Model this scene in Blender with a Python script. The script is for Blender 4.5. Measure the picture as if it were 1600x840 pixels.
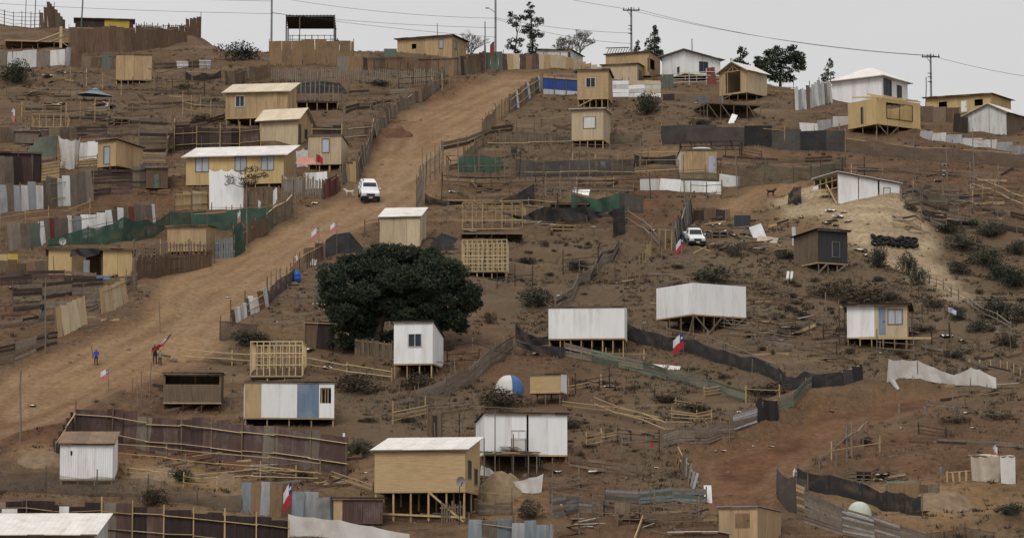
import bpy, bmesh, math, random
import numpy as np
from bisect import bisect_right
from mathutils import Vector, Matrix

for o in list(bpy.data.objects):
    bpy.data.objects.remove(o)
SC = bpy.context.scene
COL = SC.collection
rnd = random.Random(11)

# ------------------------------------------------------------------ camera
F_PX = 5000.0
PITCH = math.radians(6.6)
cam = bpy.data.cameras.new('camera')
cam.sensor_width = 36.0
cam.lens = 36.0 * F_PX / 1600.0
cam.clip_start = 1.0
cam.clip_end = 6000.0
cam_o = bpy.data.objects.new('camera', cam)
COL.objects.link(cam_o)
cam_o.location = (0, 0, 0)
cam_o.rotation_euler = (math.radians(90) + PITCH, 0, 0)
SC.camera = cam_o

# ------------------------------------------------------------------ sky, sun, exposure
SUN_EL, SUN_AZ = math.radians(52), math.radians(204)      # azimuth clockwise from +Y: behind the camera, to its left
w = bpy.data.worlds.new('World')
SC.world = w
w.use_nodes = True
nt = w.node_tree
nt.nodes.clear()
out = nt.nodes.new('ShaderNodeOutputWorld')
bg = nt.nodes.new('ShaderNodeBackground')
bg.inputs['Strength'].default_value = 0.1
sky = nt.nodes.new('ShaderNodeTexSky')
sky.sky_type = 'NISHITA'
sky.sun_disc = False
sky.sun_elevation = SUN_EL
sky.sun_rotation = SUN_AZ
hs = nt.nodes.new('ShaderNodeHueSaturation')
hs.inputs['Saturation'].default_value = 0.12
mixn = nt.nodes.new('ShaderNodeMixRGB')
mixn.inputs['Fac'].default_value = 0.93
tc = nt.nodes.new('ShaderNodeTexCoord')
mp = nt.nodes.new('ShaderNodeMapping')
mp.inputs['Scale'].default_value = (1.6, 1.6, 5.0)
cn = nt.nodes.new('ShaderNodeTexNoise')
cn.inputs['Scale'].default_value = 2.2
cn.inputs['Detail'].default_value = 4
cr = nt.nodes.new('ShaderNodeValToRGB')
cr.color_ramp.elements[0].position = 0.3
cr.color_ramp.elements[0].color = (5.2, 5.2, 5.25, 1)
cr.color_ramp.elements[1].position = 0.7
cr.color_ramp.elements[1].color = (5.95, 5.93, 5.95, 1)
L = nt.links.new
L(tc.outputs['Generated'], mp.inputs['Vector'])
L(mp.outputs['Vector'], cn.inputs['Vector'])
L(cn.outputs['Fac'], cr.inputs['Fac'])
L(sky.outputs['Color'], hs.inputs['Color'])
L(hs.outputs['Color'], mixn.inputs['Color1'])
L(cr.outputs['Color'], mixn.inputs['Color2'])
# overcast dome: brighter overhead than at the horizon, as cloud cover is
sepz = nt.nodes.new('ShaderNodeSeparateXYZ'); L(tc.outputs['Generated'], sepz.inputs[0])
mxz = nt.nodes.new('ShaderNodeMath'); mxz.operation = 'MAXIMUM'; mxz.inputs[1].default_value = 0.0; L(sepz.outputs['Z'], mxz.inputs[0])
grd = nt.nodes.new('ShaderNodeMath'); grd.operation = 'MULTIPLY_ADD'; grd.inputs[1].default_value = 0.86; grd.inputs[2].default_value = 0.86; L(mxz.outputs[0], grd.inputs[0])
vsc = nt.nodes.new('ShaderNodeVectorMath'); vsc.operation = 'SCALE'; L(mixn.outputs['Color'], vsc.inputs[0]); L(grd.outputs[0], vsc.inputs['Scale'])
L(vsc.outputs[0], bg.inputs['Color'])
L(bg.outputs['Background'], out.inputs['Surface'])

sl = bpy.data.lights.new('sun', 'SUN')
sl.energy = 1.5
sl.angle = math.radians(24)
sl.color = (1.0, 0.97, 0.92)
so = bpy.data.objects.new('sun', sl)
COL.objects.link(so)
sd = Vector((math.sin(SUN_AZ) * math.cos(SUN_EL), math.cos(SUN_AZ) * math.cos(SUN_EL), math.sin(SUN_EL)))
so.rotation_euler = sd.to_track_quat('Z', 'Y').to_euler()
so.location = (-60, -60, 120)
so['kind'] = 'structure'

SC.render.engine = 'CYCLES'
SC.view_settings.view_transform = 'Standard'
SC.view_settings.look = 'None'
SC.view_settings.exposure = 0.22
SC.view_settings.gamma = 1.0
SC.view_settings.use_curve_mapping = False
SC.cycles.max_bounces = 5
SC.cycles.transparent_max_bounces = 10

# ------------------------------------------------------------------ materials
def M(name, c1, c2=None, sc=1.5, st=(1, 1, 1), rough=0.85, var=0.12, bump=0.0, metal=0.0,
      stain=None, stain_amt=0.35, stain_sc=0.5, alpha=1.0, spec=0.25, hue=0.0, trans=0.0, drip=False):
    m = bpy.data.materials.new(name)
    m.use_nodes = True
    t = m.node_tree
    N, Lk = t.nodes, t.links.new
    b = N['Principled BSDF']
    b.inputs['Roughness'].default_value = rough
    b.inputs['Metallic'].default_value = metal
    b.inputs['Specular IOR Level'].default_value = spec
    if c2 is None:
        c2 = tuple(x * 0.72 for x in c1)
    geo = N.new('ShaderNodeNewGeometry')
    oi = N.new('ShaderNodeObjectInfo')
    mpp = N.new('ShaderNodeMapping')
    mpp.inputs['Scale'].default_value = tuple(sc * s for s in st)
    add = N.new('ShaderNodeVectorMath'); add.operation = 'ADD'
    sx = N.new('ShaderNodeVectorMath'); sx.operation = 'SCALE'
    sx.inputs[0].default_value = (37.0, 11.0, 23.0)
    Lk(oi.outputs['Random'], sx.inputs['Scale'])
    Lk(geo.outputs['Position'], add.inputs[0]); Lk(sx.outputs[0], add.inputs[1])
    Lk(add.outputs[0], mpp.inputs['Vector'])
    n1 = N.new('ShaderNodeTexNoise'); n1.inputs['Scale'].default_value = 1.0; n1.inputs['Detail'].default_value = 5
    n1.inputs['Roughness'].default_value = 0.65
    Lk(mpp.outputs[0], n1.inputs['Vector'])
    rp = N.new('ShaderNodeMapRange')
    rp.inputs['From Min'].default_value = 0.32; rp.inputs['From Max'].default_value = 0.68
    Lk(n1.outputs['Fac'], rp.inputs['Value'])
    mx = N.new('ShaderNodeMixRGB')
    mx.inputs['Color1'].default_value = (*c1, 1); mx.inputs['Color2'].default_value = (*c2, 1)
    Lk(rp.outputs[0], mx.inputs['Fac'])
    last = mx.outputs[0]
    if stain is not None:
        n2 = N.new('ShaderNodeTexNoise'); n2.inputs['Scale'].default_value = stain_sc; n2.inputs['Detail'].default_value = 6
        n2.inputs['Roughness'].default_value = 0.7
        if drip:
            md = N.new('ShaderNodeMapping'); md.inputs['Scale'].default_value = (2.6, 2.6, 0.45)
            Lk(add.outputs[0], md.inputs['Vector']); Lk(md.outputs[0], n2.inputs['Vector'])
        else: Lk(add.outputs[0], n2.inputs['Vector'])
        r2 = N.new('ShaderNodeMapRange')
        r2.inputs['From Min'].default_value = 0.5; r2.inputs['From Max'].default_value = 0.72
        r2.inputs['To Max'].default_value = stain_amt
        Lk(n2.outputs['Fac'], r2.inputs['Value'])
        m2 = N.new('ShaderNodeMixRGB'); m2.inputs['Color2'].default_value = (*stain, 1)
        Lk(r2.outputs[0], m2.inputs['Fac']); Lk(last, m2.inputs['Color1'])
        last = m2.outputs[0]
    h = N.new('ShaderNodeHueSaturation')
    r3 = N.new('ShaderNodeMapRange')
    r3.inputs['To Min'].default_value = 1 - var; r3.inputs['To Max'].default_value = 1 + var
    Lk(oi.outputs['Random'], r3.inputs['Value']); Lk(r3.outputs[0], h.inputs['Value'])
    Lk(last, h.inputs['Color'])
    Lk(h.outputs[0], b.inputs['Base Color'])
    if bump:
        bn = N.new('ShaderNodeBump'); bn.inputs['Strength'].default_value = bump; bn.inputs['Distance'].default_value = 0.05
        Lk(n1.outputs['Fac'], bn.inputs['Height']); Lk(bn.outputs[0], b.inputs['Normal'])
    if trans:
        tb = N.new('ShaderNodeBsdfTranslucent'); Lk(h.outputs[0], tb.inputs['Color'])
        ms = N.new('ShaderNodeMixShader'); ms.inputs['Fac'].default_value = trans
        Lk(b.outputs[0], ms.inputs[1]); Lk(tb.outputs[0], ms.inputs[2])
        Lk(ms.outputs[0], N['Material Output'].inputs['Surface'])
    if alpha < 1:
        tp = N.new('ShaderNodeBsdfTransparent')
        ms = N.new('ShaderNodeMixShader')
        na = N.new('ShaderNodeTexNoise'); na.inputs['Scale'].default_value = 1.3; na.inputs['Detail'].default_value = 4; Lk(geo.outputs['Position'], na.inputs['Vector'])
        ra = N.new('ShaderNodeMapRange'); ra.inputs['From Min'].default_value = .32; ra.inputs['From Max'].default_value = .58
        ra.inputs['To Min'].default_value = alpha - .22; ra.inputs['To Max'].default_value = min(1, alpha + .06); Lk(na.outputs['Fac'], ra.inputs['Value']); Lk(ra.outputs[0], ms.inputs['Fac'])
        Lk(tp.outputs[0], ms.inputs[1]); Lk(b.outputs[0], ms.inputs[2])
        Lk(ms.outputs[0], N['Material Output'].inputs['Surface'])
    return m

V = (3, 3, 0.35)
MT = {}
def defm(key, *a, **k):
    MT[key] = M(key, *a, **k)
defm('osb', (0.42, 0.295, 0.165), (0.31, 0.21, 0.115), sc=2.2, st=V, stain=(0.16, 0.10, 0.055), stain_amt=0.5, drip=True)
defm('osb_pale', (0.47, 0.375, 0.25), (0.37, 0.29, 0.185), sc=2.0, st=V, stain=(0.24, 0.17, 0.10), stain_amt=0.45, drip=True)
defm('osb_yellow', (0.49, 0.355, 0.17), (0.40, 0.285, 0.135), sc=2.2, st=V, stain=(0.25, 0.16, 0.06), stain_amt=0.3, drip=True)
defm('osb_dark', (0.23, 0.145, 0.075), (0.16, 0.10, 0.055), sc=2.2, st=V, stain=(0.06, 0.04, 0.03), stain_amt=0.6, var=0.08)
defm('pine', (0.46, 0.325, 0.175), (0.36, 0.245, 0.125), sc=3, st=(.4, 1, 5), stain=(0.24, 0.15, 0.07))
defm('timber', (0.40, 0.29, 0.15), (0.28, 0.19, 0.10), sc=3, st=V, var=0.25)
defm('timber_pale', (0.50, 0.39, 0.22), (0.38, 0.28, 0.15), sc=3, st=V, var=0.2)
defm('wood', (0.17, 0.125, 0.085), (0.105, 0.075, 0.05), sc=3, st=V, var=0.22, stain=(0.05, 0.035, 0.028))
defm('wood_grey', (0.20, 0.165, 0.13), (0.12, 0.095, 0.075), sc=3, st=V, var=0.22, stain=(0.06, 0.045, 0.035))
defm('wood_dark', (0.055, 0.038, 0.03), (0.03, 0.022, 0.018), sc=3, st=V, var=0.22)
defm('wood_brown', (0.135, 0.085, 0.052), (0.085, 0.052, 0.034), sc=2.5, st=V, var=0.14, stain=(0.045, 0.028, 0.02))
defm('white', (0.72, 0.71, 0.70), (0.66, 0.65, 0.64), sc=0.9, st=V, var=0.035, stain=(0.38, 0.33, 0.27), stain_amt=0.55, stain_sc=0.45, drip=True)
defm('white_dirty', (0.56, 0.55, 0.53), (0.45, 0.44, 0.42), sc=1.6, st=V, var=0.14, stain=(0.22, 0.17, 0.13), stain_amt=0.75, drip=True)
defm('zinc', (0.36, 0.36, 0.37), (0.24, 0.24, 0.25), sc=1.6, st=V, var=0.25, rough=0.55, metal=0.25, stain=(0.13, 0.09, 0.065), stain_amt=0.6)
defm('zinc_blue', (0.19, 0.22, 0.235), (0.12, 0.14, 0.15), sc=1.6, st=V, var=0.25, rough=0.6, metal=0.2, stain=(0.09, 0.06, 0.045), stain_amt=0.6)
defm('zinc_brown', (0.17, 0.14, 0.11), (0.11, 0.085, 0.07), sc=1.8, st=V, var=0.3, rough=0.8, stain=(0.07, 0.04, 0.03), stain_amt=0.6)
defm('rust', (0.095, 0.055, 0.045), (0.055, 0.034, 0.030), sc=1.5, st=V, var=0.35, rough=0.9, stain=(0.16, 0.13, 0.13), stain_amt=0.5, stain_sc=0.9)
defm('rust_purple', (0.098, 0.060, 0.050), (0.056, 0.036, 0.031), sc=1.5, st=V, var=0.3, rough=0.85, stain=(0.17, 0.15, 0.15), stain_amt=0.5, stain_sc=1.1)
defm('rust_red', (0.20, 0.055, 0.04), (0.12, 0.04, 0.03), sc=1.5, st=V, var=0.25, rough=0.85)
defm('rust_black', (0.020, 0.015, 0.014), (0.040, 0.025, 0.021), sc=1.3, st=V, var=0.2, rough=0.9)
defm('roof_white', (0.64, 0.61, 0.58), (0.54, 0.50, 0.46), sc=1.3, rough=0.6, var=0.06, stain=(0.36, 0.27, 0.19), stain_amt=0.5)
defm('roof_cream', (0.55, 0.47, 0.35), (0.45, 0.37, 0.26), sc=1.3, rough=0.7, var=0.08, stain=(0.28, 0.21, 0.13), stain_amt=0.5)
defm('roof_grey', (0.30, 0.29, 0.28), (0.21, 0.20, 0.19), sc=1.3, rough=0.65, var=0.12, stain=(0.12, 0.09, 0.07), stain_amt=0.5)
defm('roof_brown', (0.20, 0.13, 0.08), (0.13, 0.085, 0.055), sc=1.3, rough=0.85, var=0.15)
defm('roof_dark', (0.045, 0.038, 0.036), (0.03, 0.026, 0.025), sc=1.3, rough=0.85, var=0.15)
defm('board_green', (0.095, 0.115, 0.09), (0.065, 0.08, 0.062), sc=1.5, st=V, var=0.25, stain=(0.05, 0.045, 0.035))
defm('green_strip', (0.12, 0.145, 0.10), (0.075, 0.09, 0.065), sc=1.2, var=0.4, stain=(0.20, 0.16, 0.11), stain_amt=0.6, stain_sc=1.2)
defm('net_black', (0.020, 0.020, 0.021), (0.033, 0.031, 0.031), sc=0.8, var=0.15, alpha=0.96, rough=0.95)
defm('net_grey', (0.075, 0.068, 0.06), (0.05, 0.045, 0.042), sc=0.8, var=0.15, alpha=0.88, rough=0.95)
defm('net_green', (0.040, 0.085, 0.058), (0.028, 0.058, 0.042), sc=0.7, var=0.15, alpha=0.93, rough=0.95)
defm('net_thin', (0.09, 0.075, 0.06), (0.065, 0.055, 0.045), sc=0.7, var=0.1, alpha=0.55, rough=0.95)
defm('net_olive', (0.12, 0.105, 0.07), (0.085, 0.075, 0.052), sc=0.7, var=0.15, alpha=0.72, rough=0.95)
defm('net_brown', (0.105, 0.075, 0.055), (0.075, 0.055, 0.042), sc=0.7, var=0.15, alpha=0.82, rough=0.95)
defm('cloth_white', (0.62, 0.60, 0.56), (0.54, 0.51, 0.47), sc=1.0, var=0.05, stain=(0.38, 0.31, 0.24), stain_amt=0.5, trans=0.15)
defm('cloth_beige', (0.44, 0.38, 0.30), (0.34, 0.28, 0.21), sc=1.0, var=0.08, stain=(0.24, 0.18, 0.12), stain_amt=0.6, trans=0.1)
defm('cloth_green', (0.075, 0.085, 0.06), (0.05, 0.055, 0.042), sc=1.0, var=0.1)
defm('cloth_teal', (0.17, 0.22, 0.24), (0.13, 0.17, 0.19), sc=1.0, var=0.1)
defm('cloth_pink', (0.45, 0.22, 0.17), (0.38, 0.18, 0.14), sc=1.0, var=0.1)
defm('cloth_mint', (0.30, 0.42, 0.36), None, sc=1.0)
defm('cloth_lilac', (0.36, 0.36, 0.46), None, sc=1.0)
defm('blue', (0.035, 0.075, 0.27), (0.025, 0.055, 0.20), sc=1.0, var=0.05, stain=(0.10, 0.10, 0.13), stain_amt=0.35)
defm('blue_door', (0.07, 0.13, 0.22), None, sc=1.5, var=0.1)
defm('blue_panel', (0.14, 0.19, 0.26), (0.11, 0.15, 0.21), sc=1.5, st=V, var=0.05, stain=(0.3, 0.3, 0.3), stain_amt=0.4)
defm('blue_dark', (0.026, 0.028, 0.032), (0.044, 0.043, 0.043), sc=1.2, st=V, var=0.1)
defm('tent_blue', (0.07, 0.14, 0.31), (0.05, 0.11, 0.25), sc=1.0, var=0.05)
defm('flag_blue', (0.02, 0.04, 0.19), None, sc=1, var=0.1, trans=0.2)
defm('flag_red', (0.42, 0.035, 0.05), (0.34, 0.03, 0.04), sc=1, var=0.1, trans=0.2)
defm('flag_faded', (0.48, 0.20, 0.16), (0.42, 0.16, 0.13), sc=1, var=0.1, trans=0.2)
defm('flag_white', (0.66, 0.65, 0.65), (0.6, 0.59, 0.6), sc=1, var=0.05, trans=0.2)
defm('glass', (0.022, 0.028, 0.036), (0.035, 0.042, 0.05), sc=0.6, rough=0.3, spec=0.15)
defm('glass_pale', (0.30, 0.34, 0.36), (0.22, 0.25, 0.27), sc=1.2, rough=0.25, spec=0.5)
defm('curtain', (0.42, 0.44, 0.46), (0.28, 0.30, 0.33), sc=3, st=V, rough=0.9)
defm('metal_dark', (0.03, 0.03, 0.032), None, sc=2, rough=0.6, metal=0.2)
defm('concrete', (0.22, 0.21, 0.20), (0.16, 0.155, 0.15), sc=2, var=0.05)
defm('wire', (0.035, 0.035, 0.037), None, sc=1, rough=0.9)
defm('dish', (0.42, 0.42, 0.42), None, sc=2, rough=0.5)
defm('plastic_blue', (0.03, 0.11, 0.42), None, sc=1, rough=0.5)
defm('yellow', (0.48, 0.36, 0.07), (0.38, 0.27, 0.05), sc=1, var=0.15)
defm('car_white', (0.68, 0.69, 0.70), (0.6, 0.6, 0.61), sc=0.7, rough=0.3, var=0.02, spec=0.5, stain=(0.4, 0.33, 0.27), stain_amt=0.3)
defm('tyre', (0.018, 0.018, 0.019), None, sc=2, rough=0.9, var=0.2)
defm('rubber_dark', (0.02, 0.02, 0.022), None, sc=2, rough=0.7)
defm('lamp_glass', (0.7, 0.7, 0.66), None, sc=2, rough=0.2, spec=0.5)
defm('skin', (0.30, 0.17, 0.11), None, sc=4)
defm('hair', (0.015, 0.012, 0.01), None, sc=6)
defm('jacket_blue', (0.022, 0.055, 0.32), None, sc=3, var=0.02)
defm('jacket_navy', (0.014, 0.018, 0.05), None, sc=3, var=0.02)
defm('jacket_black', (0.015, 0.015, 0.018), None, sc=3, var=0.02)
defm('shirt_teal', (0.12, 0.24, 0.30), None, sc=3, var=0.02)
defm('trouser_dark', (0.017, 0.018, 0.024), None, sc=3, var=0.02)
defm('trouser_blue', (0.05, 0.08, 0.14), None, sc=3, var=0.02)
defm('trouser_beige', (0.25, 0.2, 0.15), None, sc=3, var=0.02)
defm('fur_white', (0.55, 0.48, 0.40), (0.40, 0.33, 0.26), sc=6, var=0.02)
defm('fur_black', (0.012, 0.012, 0.014), None, sc=6, var=0.02)
defm('dark_foliage', (0.042, 0.056, 0.031), (0.015, 0.022, 0.013), sc=0.9, var=0.1, rough=0.8)
defm('grey_foliage', (0.060, 0.062, 0.042), (0.036, 0.036, 0.026), sc=1.6, var=0.25, rough=0.85)
defm('dry_foliage', (0.085, 0.068, 0.044), (0.052, 0.040, 0.028), sc=1.6, var=0.25, rough=0.9)
defm('eucalypt_leaf', (0.045, 0.060, 0.038), (0.028, 0.038, 0.025), sc=1.6, var=0.15, rough=0.7)
defm('bark', (0.075, 0.058, 0.043), (0.045, 0.034, 0.026), sc=3, st=V, var=0.15)
defm('bark_pale', (0.16, 0.13, 0.10), (0.10, 0.08, 0.062), sc=3, st=V, var=0.15)
defm('dry_grass', (0.17, 0.125, 0.075), (0.095, 0.070, 0.045), sc=0.5, var=0.0, rough=0.95)
defm('scrub', (0.060, 0.047, 0.032), (0.036, 0.029, 0.021), sc=0.5, var=0.0, rough=0.95)
defm('stone', (0.17, 0.125, 0.09), (0.10, 0.072, 0.052), sc=1.2, var=0.0, rough=0.95)
defm('hay', (0.22, 0.155, 0.09), (0.14, 0.098, 0.058), sc=2, var=0.1, bump=0.6)
defm('green_dome', (0.52, 0.55, 0.47), (0.40, 0.45, 0.37), sc=1, var=0.05, trans=0.15)
defm('fridge', (0.62, 0.62, 0.62), None, sc=1, rough=0.4, stain=(0.3, 0.2, 0.14), stain_amt=0.4)
defm('red_cloth', (0.4, 0.06, 0.05), None, sc=1)

# ------------------------------------------------------------------ terrain heights
FW = Vector((0, math.cos(PITCH), math.sin(PITCH)))
UP = Vector((0, -math.sin(PITCH), math.cos(PITCH)))
def plane_at(v):
    d = F_PX / (12.24 + 0.0176 * v); b = (420 - v) / F_PX
    return d * (math.cos(PITCH) - b * math.sin(PITCH)), d * (math.sin(PITCH) + b * math.cos(PITCH))
y_a, z_a = plane_at(840); y_b, z_b = plane_at(100)
SLOPE = (z_b - z_a) / (y_b - y_a); Z0 = z_a - SLOPE * y_a

_tab = np.random.RandomState(5).rand(256, 256)
def vn(x, y, seed=0):
    x = np.asarray(x, float) + seed * 17.31; y = np.asarray(y, float) + seed * 9.17
    xi = np.floor(x).astype(int); yi = np.floor(y).astype(int)
    fx = x - xi; fy = y - yi
    fx = fx * fx * (3 - 2 * fx); fy = fy * fy * (3 - 2 * fy)
    a = _tab[xi & 255, yi & 255]; b = _tab[(xi + 1) & 255, yi & 255]
    c = _tab[xi & 255, (yi + 1) & 255]; d = _tab[(xi + 1) & 255, (yi + 1) & 255]
    return (a * (1 - fx) + b * fx) * (1 - fy) + (c * (1 - fx) + d * fx) * fy

def axis(segs):
    r = []
    for a, b, st in segs:
        n = max(1, int(round((b - a) / st)))
        r += list(np.linspace(a, b, n, endpoint=False))
    return np.array(r + [segs[-1][1]])
GX = axis([(-420, -100, 16), (-100, -62, 0.9), (-62, 62, 0.42), (62, 100, 0.9), (100, 420, 16)])
GY = axis([(4, 160, 8), (160, 330, 0.5), (330, 400, 0.8), (400, 1000, 25)])
XX, YY = np.meshgrid(GX, GY)

RIDGE = [(-200, 14), (-100, 18), (0, 28), (100, 36), (300, 46), (345, 66), (420, 70), (600, 77), (780, 88), (900, 100), (1000, 110),
         (1100, 116), (1200, 128), (1300, 146), (1400, 158), (1500, 168), (1600, 178), (1700, 190), (1850, 205)]
rx, rz, ryy = [], [], []
for u, v in RIDGE:
    y, z = plane_at(v)
    dd = F_PX / (12.24 + 0.0176 * v)
    rx.append((u - 800) / F_PX * dd); rz.append(z); ryy.append(y)
ZR = np.interp(XX, rx, rz) + 0.9
YR = np.interp(XX, rx, ryy)
base = Z0 + SLOPE * np.maximum(YY, 60)
top = ZR - 0.035 * np.maximum(YY - YR, 0) + 0.0 * YY
k = 3.6
hmix = np.clip(0.5 + 0.5 * (top - base) / k, 0, 1)
HB = top * (1 - hmix) + base * hmix - k * hmix * (1 - hmix)
HB = np.where(YY < 100, np.maximum(HB, Z0 + SLOPE * 60), HB)

def project(x, y, z):
    d = y * FW.y + z * FW.z
    return 800 + F_PX * x / d, 420 - F_PX * (y * UP.y + z * UP.z) / d
PU, PV = project(XX, YY, HB)
# jitter so that outlines of soil patches are ragged
JU = PU + 26 * (vn(XX * 0.22, YY * 0.22, 1) - .5) + 12 * (vn(XX * 0.8, YY * 0.8, 2) - .5)
JV = PV + 12 * (vn(XX * 0.22, YY * 0.22, 3) - .5) + 6 * (vn(XX * 0.8, YY * 0.8, 4) - .5)

def inpoly(U, Vv, poly):
    r = np.zeros(U.shape, bool)
    n = len(poly); j = n - 1
    for i in range(n):
        xi, yi = poly[i]; xj, yj = poly[j]
        if yi != yj:
            c = ((yi > Vv) != (yj > Vv)) & (U < (xj - xi) * (Vv - yi) / (yj - yi) + xi)
            r ^= c
        j = i
    return r
VALID = (YY < YR + 4) & (YY > 150)
def soft(mask, n):
    a = mask.astype(float)
    for _ in range(n):
        p = np.pad(a, 1, mode='edge')
        a = (p[1:-1, 1:-1] * 2 + p[:-2, 1:-1] + p[2:, 1:-1] + p[1:-1, :-2] + p[1:-1, 2:]) / 6
    return a
ROAD = [(-60, 640), (0, 592), (55, 560), (120, 535), (200, 500), (235, 455), (262, 425), (340, 398), (405, 372), (445, 345), (500, 318), (545, 288),
        (572, 255), (590, 222), (620, 190), (660, 160), (710, 138), (770, 122), (800, 108), (845, 106), (838, 122), (805, 160), (775, 195), (730, 235), (700, 265), (668, 305),
        (600, 342), (560, 362), (500, 392), (455, 425), (410, 455), (360, 500), (345, 540), (270, 560), (215, 596), (150, 625), (100, 645), (40, 668), (-60, 700)]
TRACK = [(1070, 722), (1085, 700), (1150, 688), (1215, 668), (1265, 640), (1330, 622), (1410, 608), (1490, 602), (1495, 622), (1410, 632), (1355, 650), (1300, 685),
         (1245, 712), (1212, 740), (1208, 800), (1120, 805), (1110, 770), (1085, 742)]
PATH = [(1120, 338), (1150, 314), (1195, 294), (1240, 286), (1262, 290), (1262, 300), (1210, 312), (1170, 334), (1130, 345)]
SAND = [(1215, 318), (1270, 312), (1405, 322), (1445, 345), (1478, 395), (1508, 440), (1512, 476), (1485, 470), (1440, 442), (1400, 415), (1345, 385), (1300, 362), (1238, 345)]
m_road = inpoly(JU, JV, ROAD) & VALID
m_track = inpoly(JU, JV, TRACK) & VALID
m_path = inpoly(JU, JV, PATH) & VALID
m_sand = inpoly(JU, JV, SAND) & VALID
S_road = soft(m_road | m_track | m_path, 5)
S_sand = soft(m_sand, 4)
def blob(lst, seed):
    r = np.zeros(XX.shape)
    for u, v, ru, rv, wt in lst:
        d = np.sqrt(((JU - u) / ru) ** 2 + ((JV - v) / rv) ** 2)
        r = np.maximum(r, wt * np.clip(1.5 - d, 0, 1))
    return r * VALID
RED = blob([(40, 670, 170, 60, 1.0), (1160, 760, 130, 70, .2), (1400, 690, 160, 25, .6), (1480, 720, 180, 40, .5), (760, 560, 120, 50, .5), (1090, 560, 90, 30, .3),
            (950, 720, 160, 50, .6), (1250, 220, 220, 30, .35), (1500, 285, 160, 60, .6), (300, 700, 280, 40, .8), (700, 140, 60, 25, .6), (1020, 340, 60, 60, .7), (620, 205, 60, 25, .9),
            (430, 700, 200, 50, .5), (200, 320, 200, 40, .5), (880, 610, 100, 60, .7), (1020, 800, 150, 50, .3), (60, 500, 120, 50, .4), (260, 600, 80, 40, .6), (1100, 680, 80, 20, .2)], 1)
SCR = blob([(1030, 740, 60, 50, 1), (1100, 655, 120, 26, 1), (1330, 590, 60, 16, .8), (900, 440, 220, 80, .9), (700, 640, 200, 60, .8), (1250, 440, 260, 110, .9), (1520, 480, 160, 120, 1), (1450, 560, 200, 60, .7), (1080, 580, 160, 50, .8), (950, 660, 180, 50, .5),
            (600, 640, 120, 70, .8), (300, 160, 220, 60, .4), (1100, 180, 150, 40, .5), (850, 200, 120, 40, .5), (560, 480, 80, 60, .7), (600, 150, 80, 40, .5), (120, 130, 200, 40, .4)], 2)
OCH = blob([(60, 712, 40, 22, .8), (245, 735, 70, 26, .9), (330, 745, 60, 20, .7), (1440, 780, 140, 40, .8), (790, 790, 60, 30, .6), (1190, 330, 90, 40, .25), (1300, 350, 90, 40, .3), (560, 745, 60, 26, .4), (350, 810, 80, 20, .7), (1060, 245, 100, 14, .4), (660, 300, 60, 30, .3)], 3)

# relief
n1 = vn(XX / 14, YY / 22, 11) - .5
n2 = vn(XX / 5, YY / 7, 12) - .5
n3 = vn(XX / 1.7, YY / 2.2, 13) - .5
n4 = vn(XX / 0.8, YY / 1.0, 14) - .5
calm = 1 - 0.75 * S_road
near = ((YY > 150) & (YY < 420)).astype(float)
ph = (HB + 2.4 * (vn(XX / 18, YY / 30, 15) - .5)) / 2.3
fr = ph - np.floor(ph)
terr = (np.clip((fr - 0.62) / 0.30, 0, 1) - fr) * 1.15 * np.clip(1.6 * vn(XX / 22, YY / 30, 16) - 0.3, 0, 1)
HH = HB + near * (0.9 * n1 * (0.6 + .4 * calm) + (0.5 * n2 + 0.24 * n3 + 0.12 * n4) * calm + terr * calm)
# raised fill under the white shack, scooped road beds
def bump_at(u, v, rxm, rym, hgt):
    y, z = plane_at(v); dd = F_PX / (12.24 + 0.0176 * v); x = (u - 800) / F_PX * dd
    d = np.sqrt(((XX - x) / rxm) ** 2 + ((YY - y) / rym) ** 2)
    return hgt * np.clip(1.45 - d, 0, 1) ** 2 * (3 - 2 * np.clip(1.45 - d, 0, 1))
HH += bump_at(1340, 335, 6.2, 7, 2.3) - bump_at(1560, 400, 8, 12, 1.6)
HH -= (0.35 * soft(m_road, 3) + 0.55 * soft(m_track, 2)) * near
HH += 0.9 * np.clip(soft(np.roll(m_track, 7, 0), 7) - soft(m_track, 2) * 1.2, 0, 1) * near + 0.7 * np.clip(soft(m_road, 12) - soft(m_road, 3), 0, 1) * near * (0.3 + 1.2 * vn(XX / 5, YY / 5, 23))
acr = (XX * 133 - YY * 43) / 140
rut = vn(acr / 0.9, (XX * 43 + YY * 133) / 140 / 14, 19) - .5
HH += 0.2 * rut * S_road + 0.12 * (vn(XX / 2.2, YY / 3.0, 27) - .5) * S_road

dR = soft(m_road, 40); dT = soft(m_track, 26)
gauss = lambda a, c, w_: np.exp(-((a - c) / w_) ** 2)
WHEEL = (gauss(dR, .58, .05) + gauss(dR, .80, .05) + .8 * gauss(dR, .97, .02)) * (.4 + .9 * vn(XX / 3, YY / 5, 51)) * S_road * m_road + (gauss(dT, .52, .07) + gauss(dT, .82, .07)) * (.5 + .8 * vn(XX / 3, YY / 4, 52)) * m_track
WHEEL = soft(np.clip(WHEEL, 0, 1), 1)
HH -= 0.10 * WHEEL

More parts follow.
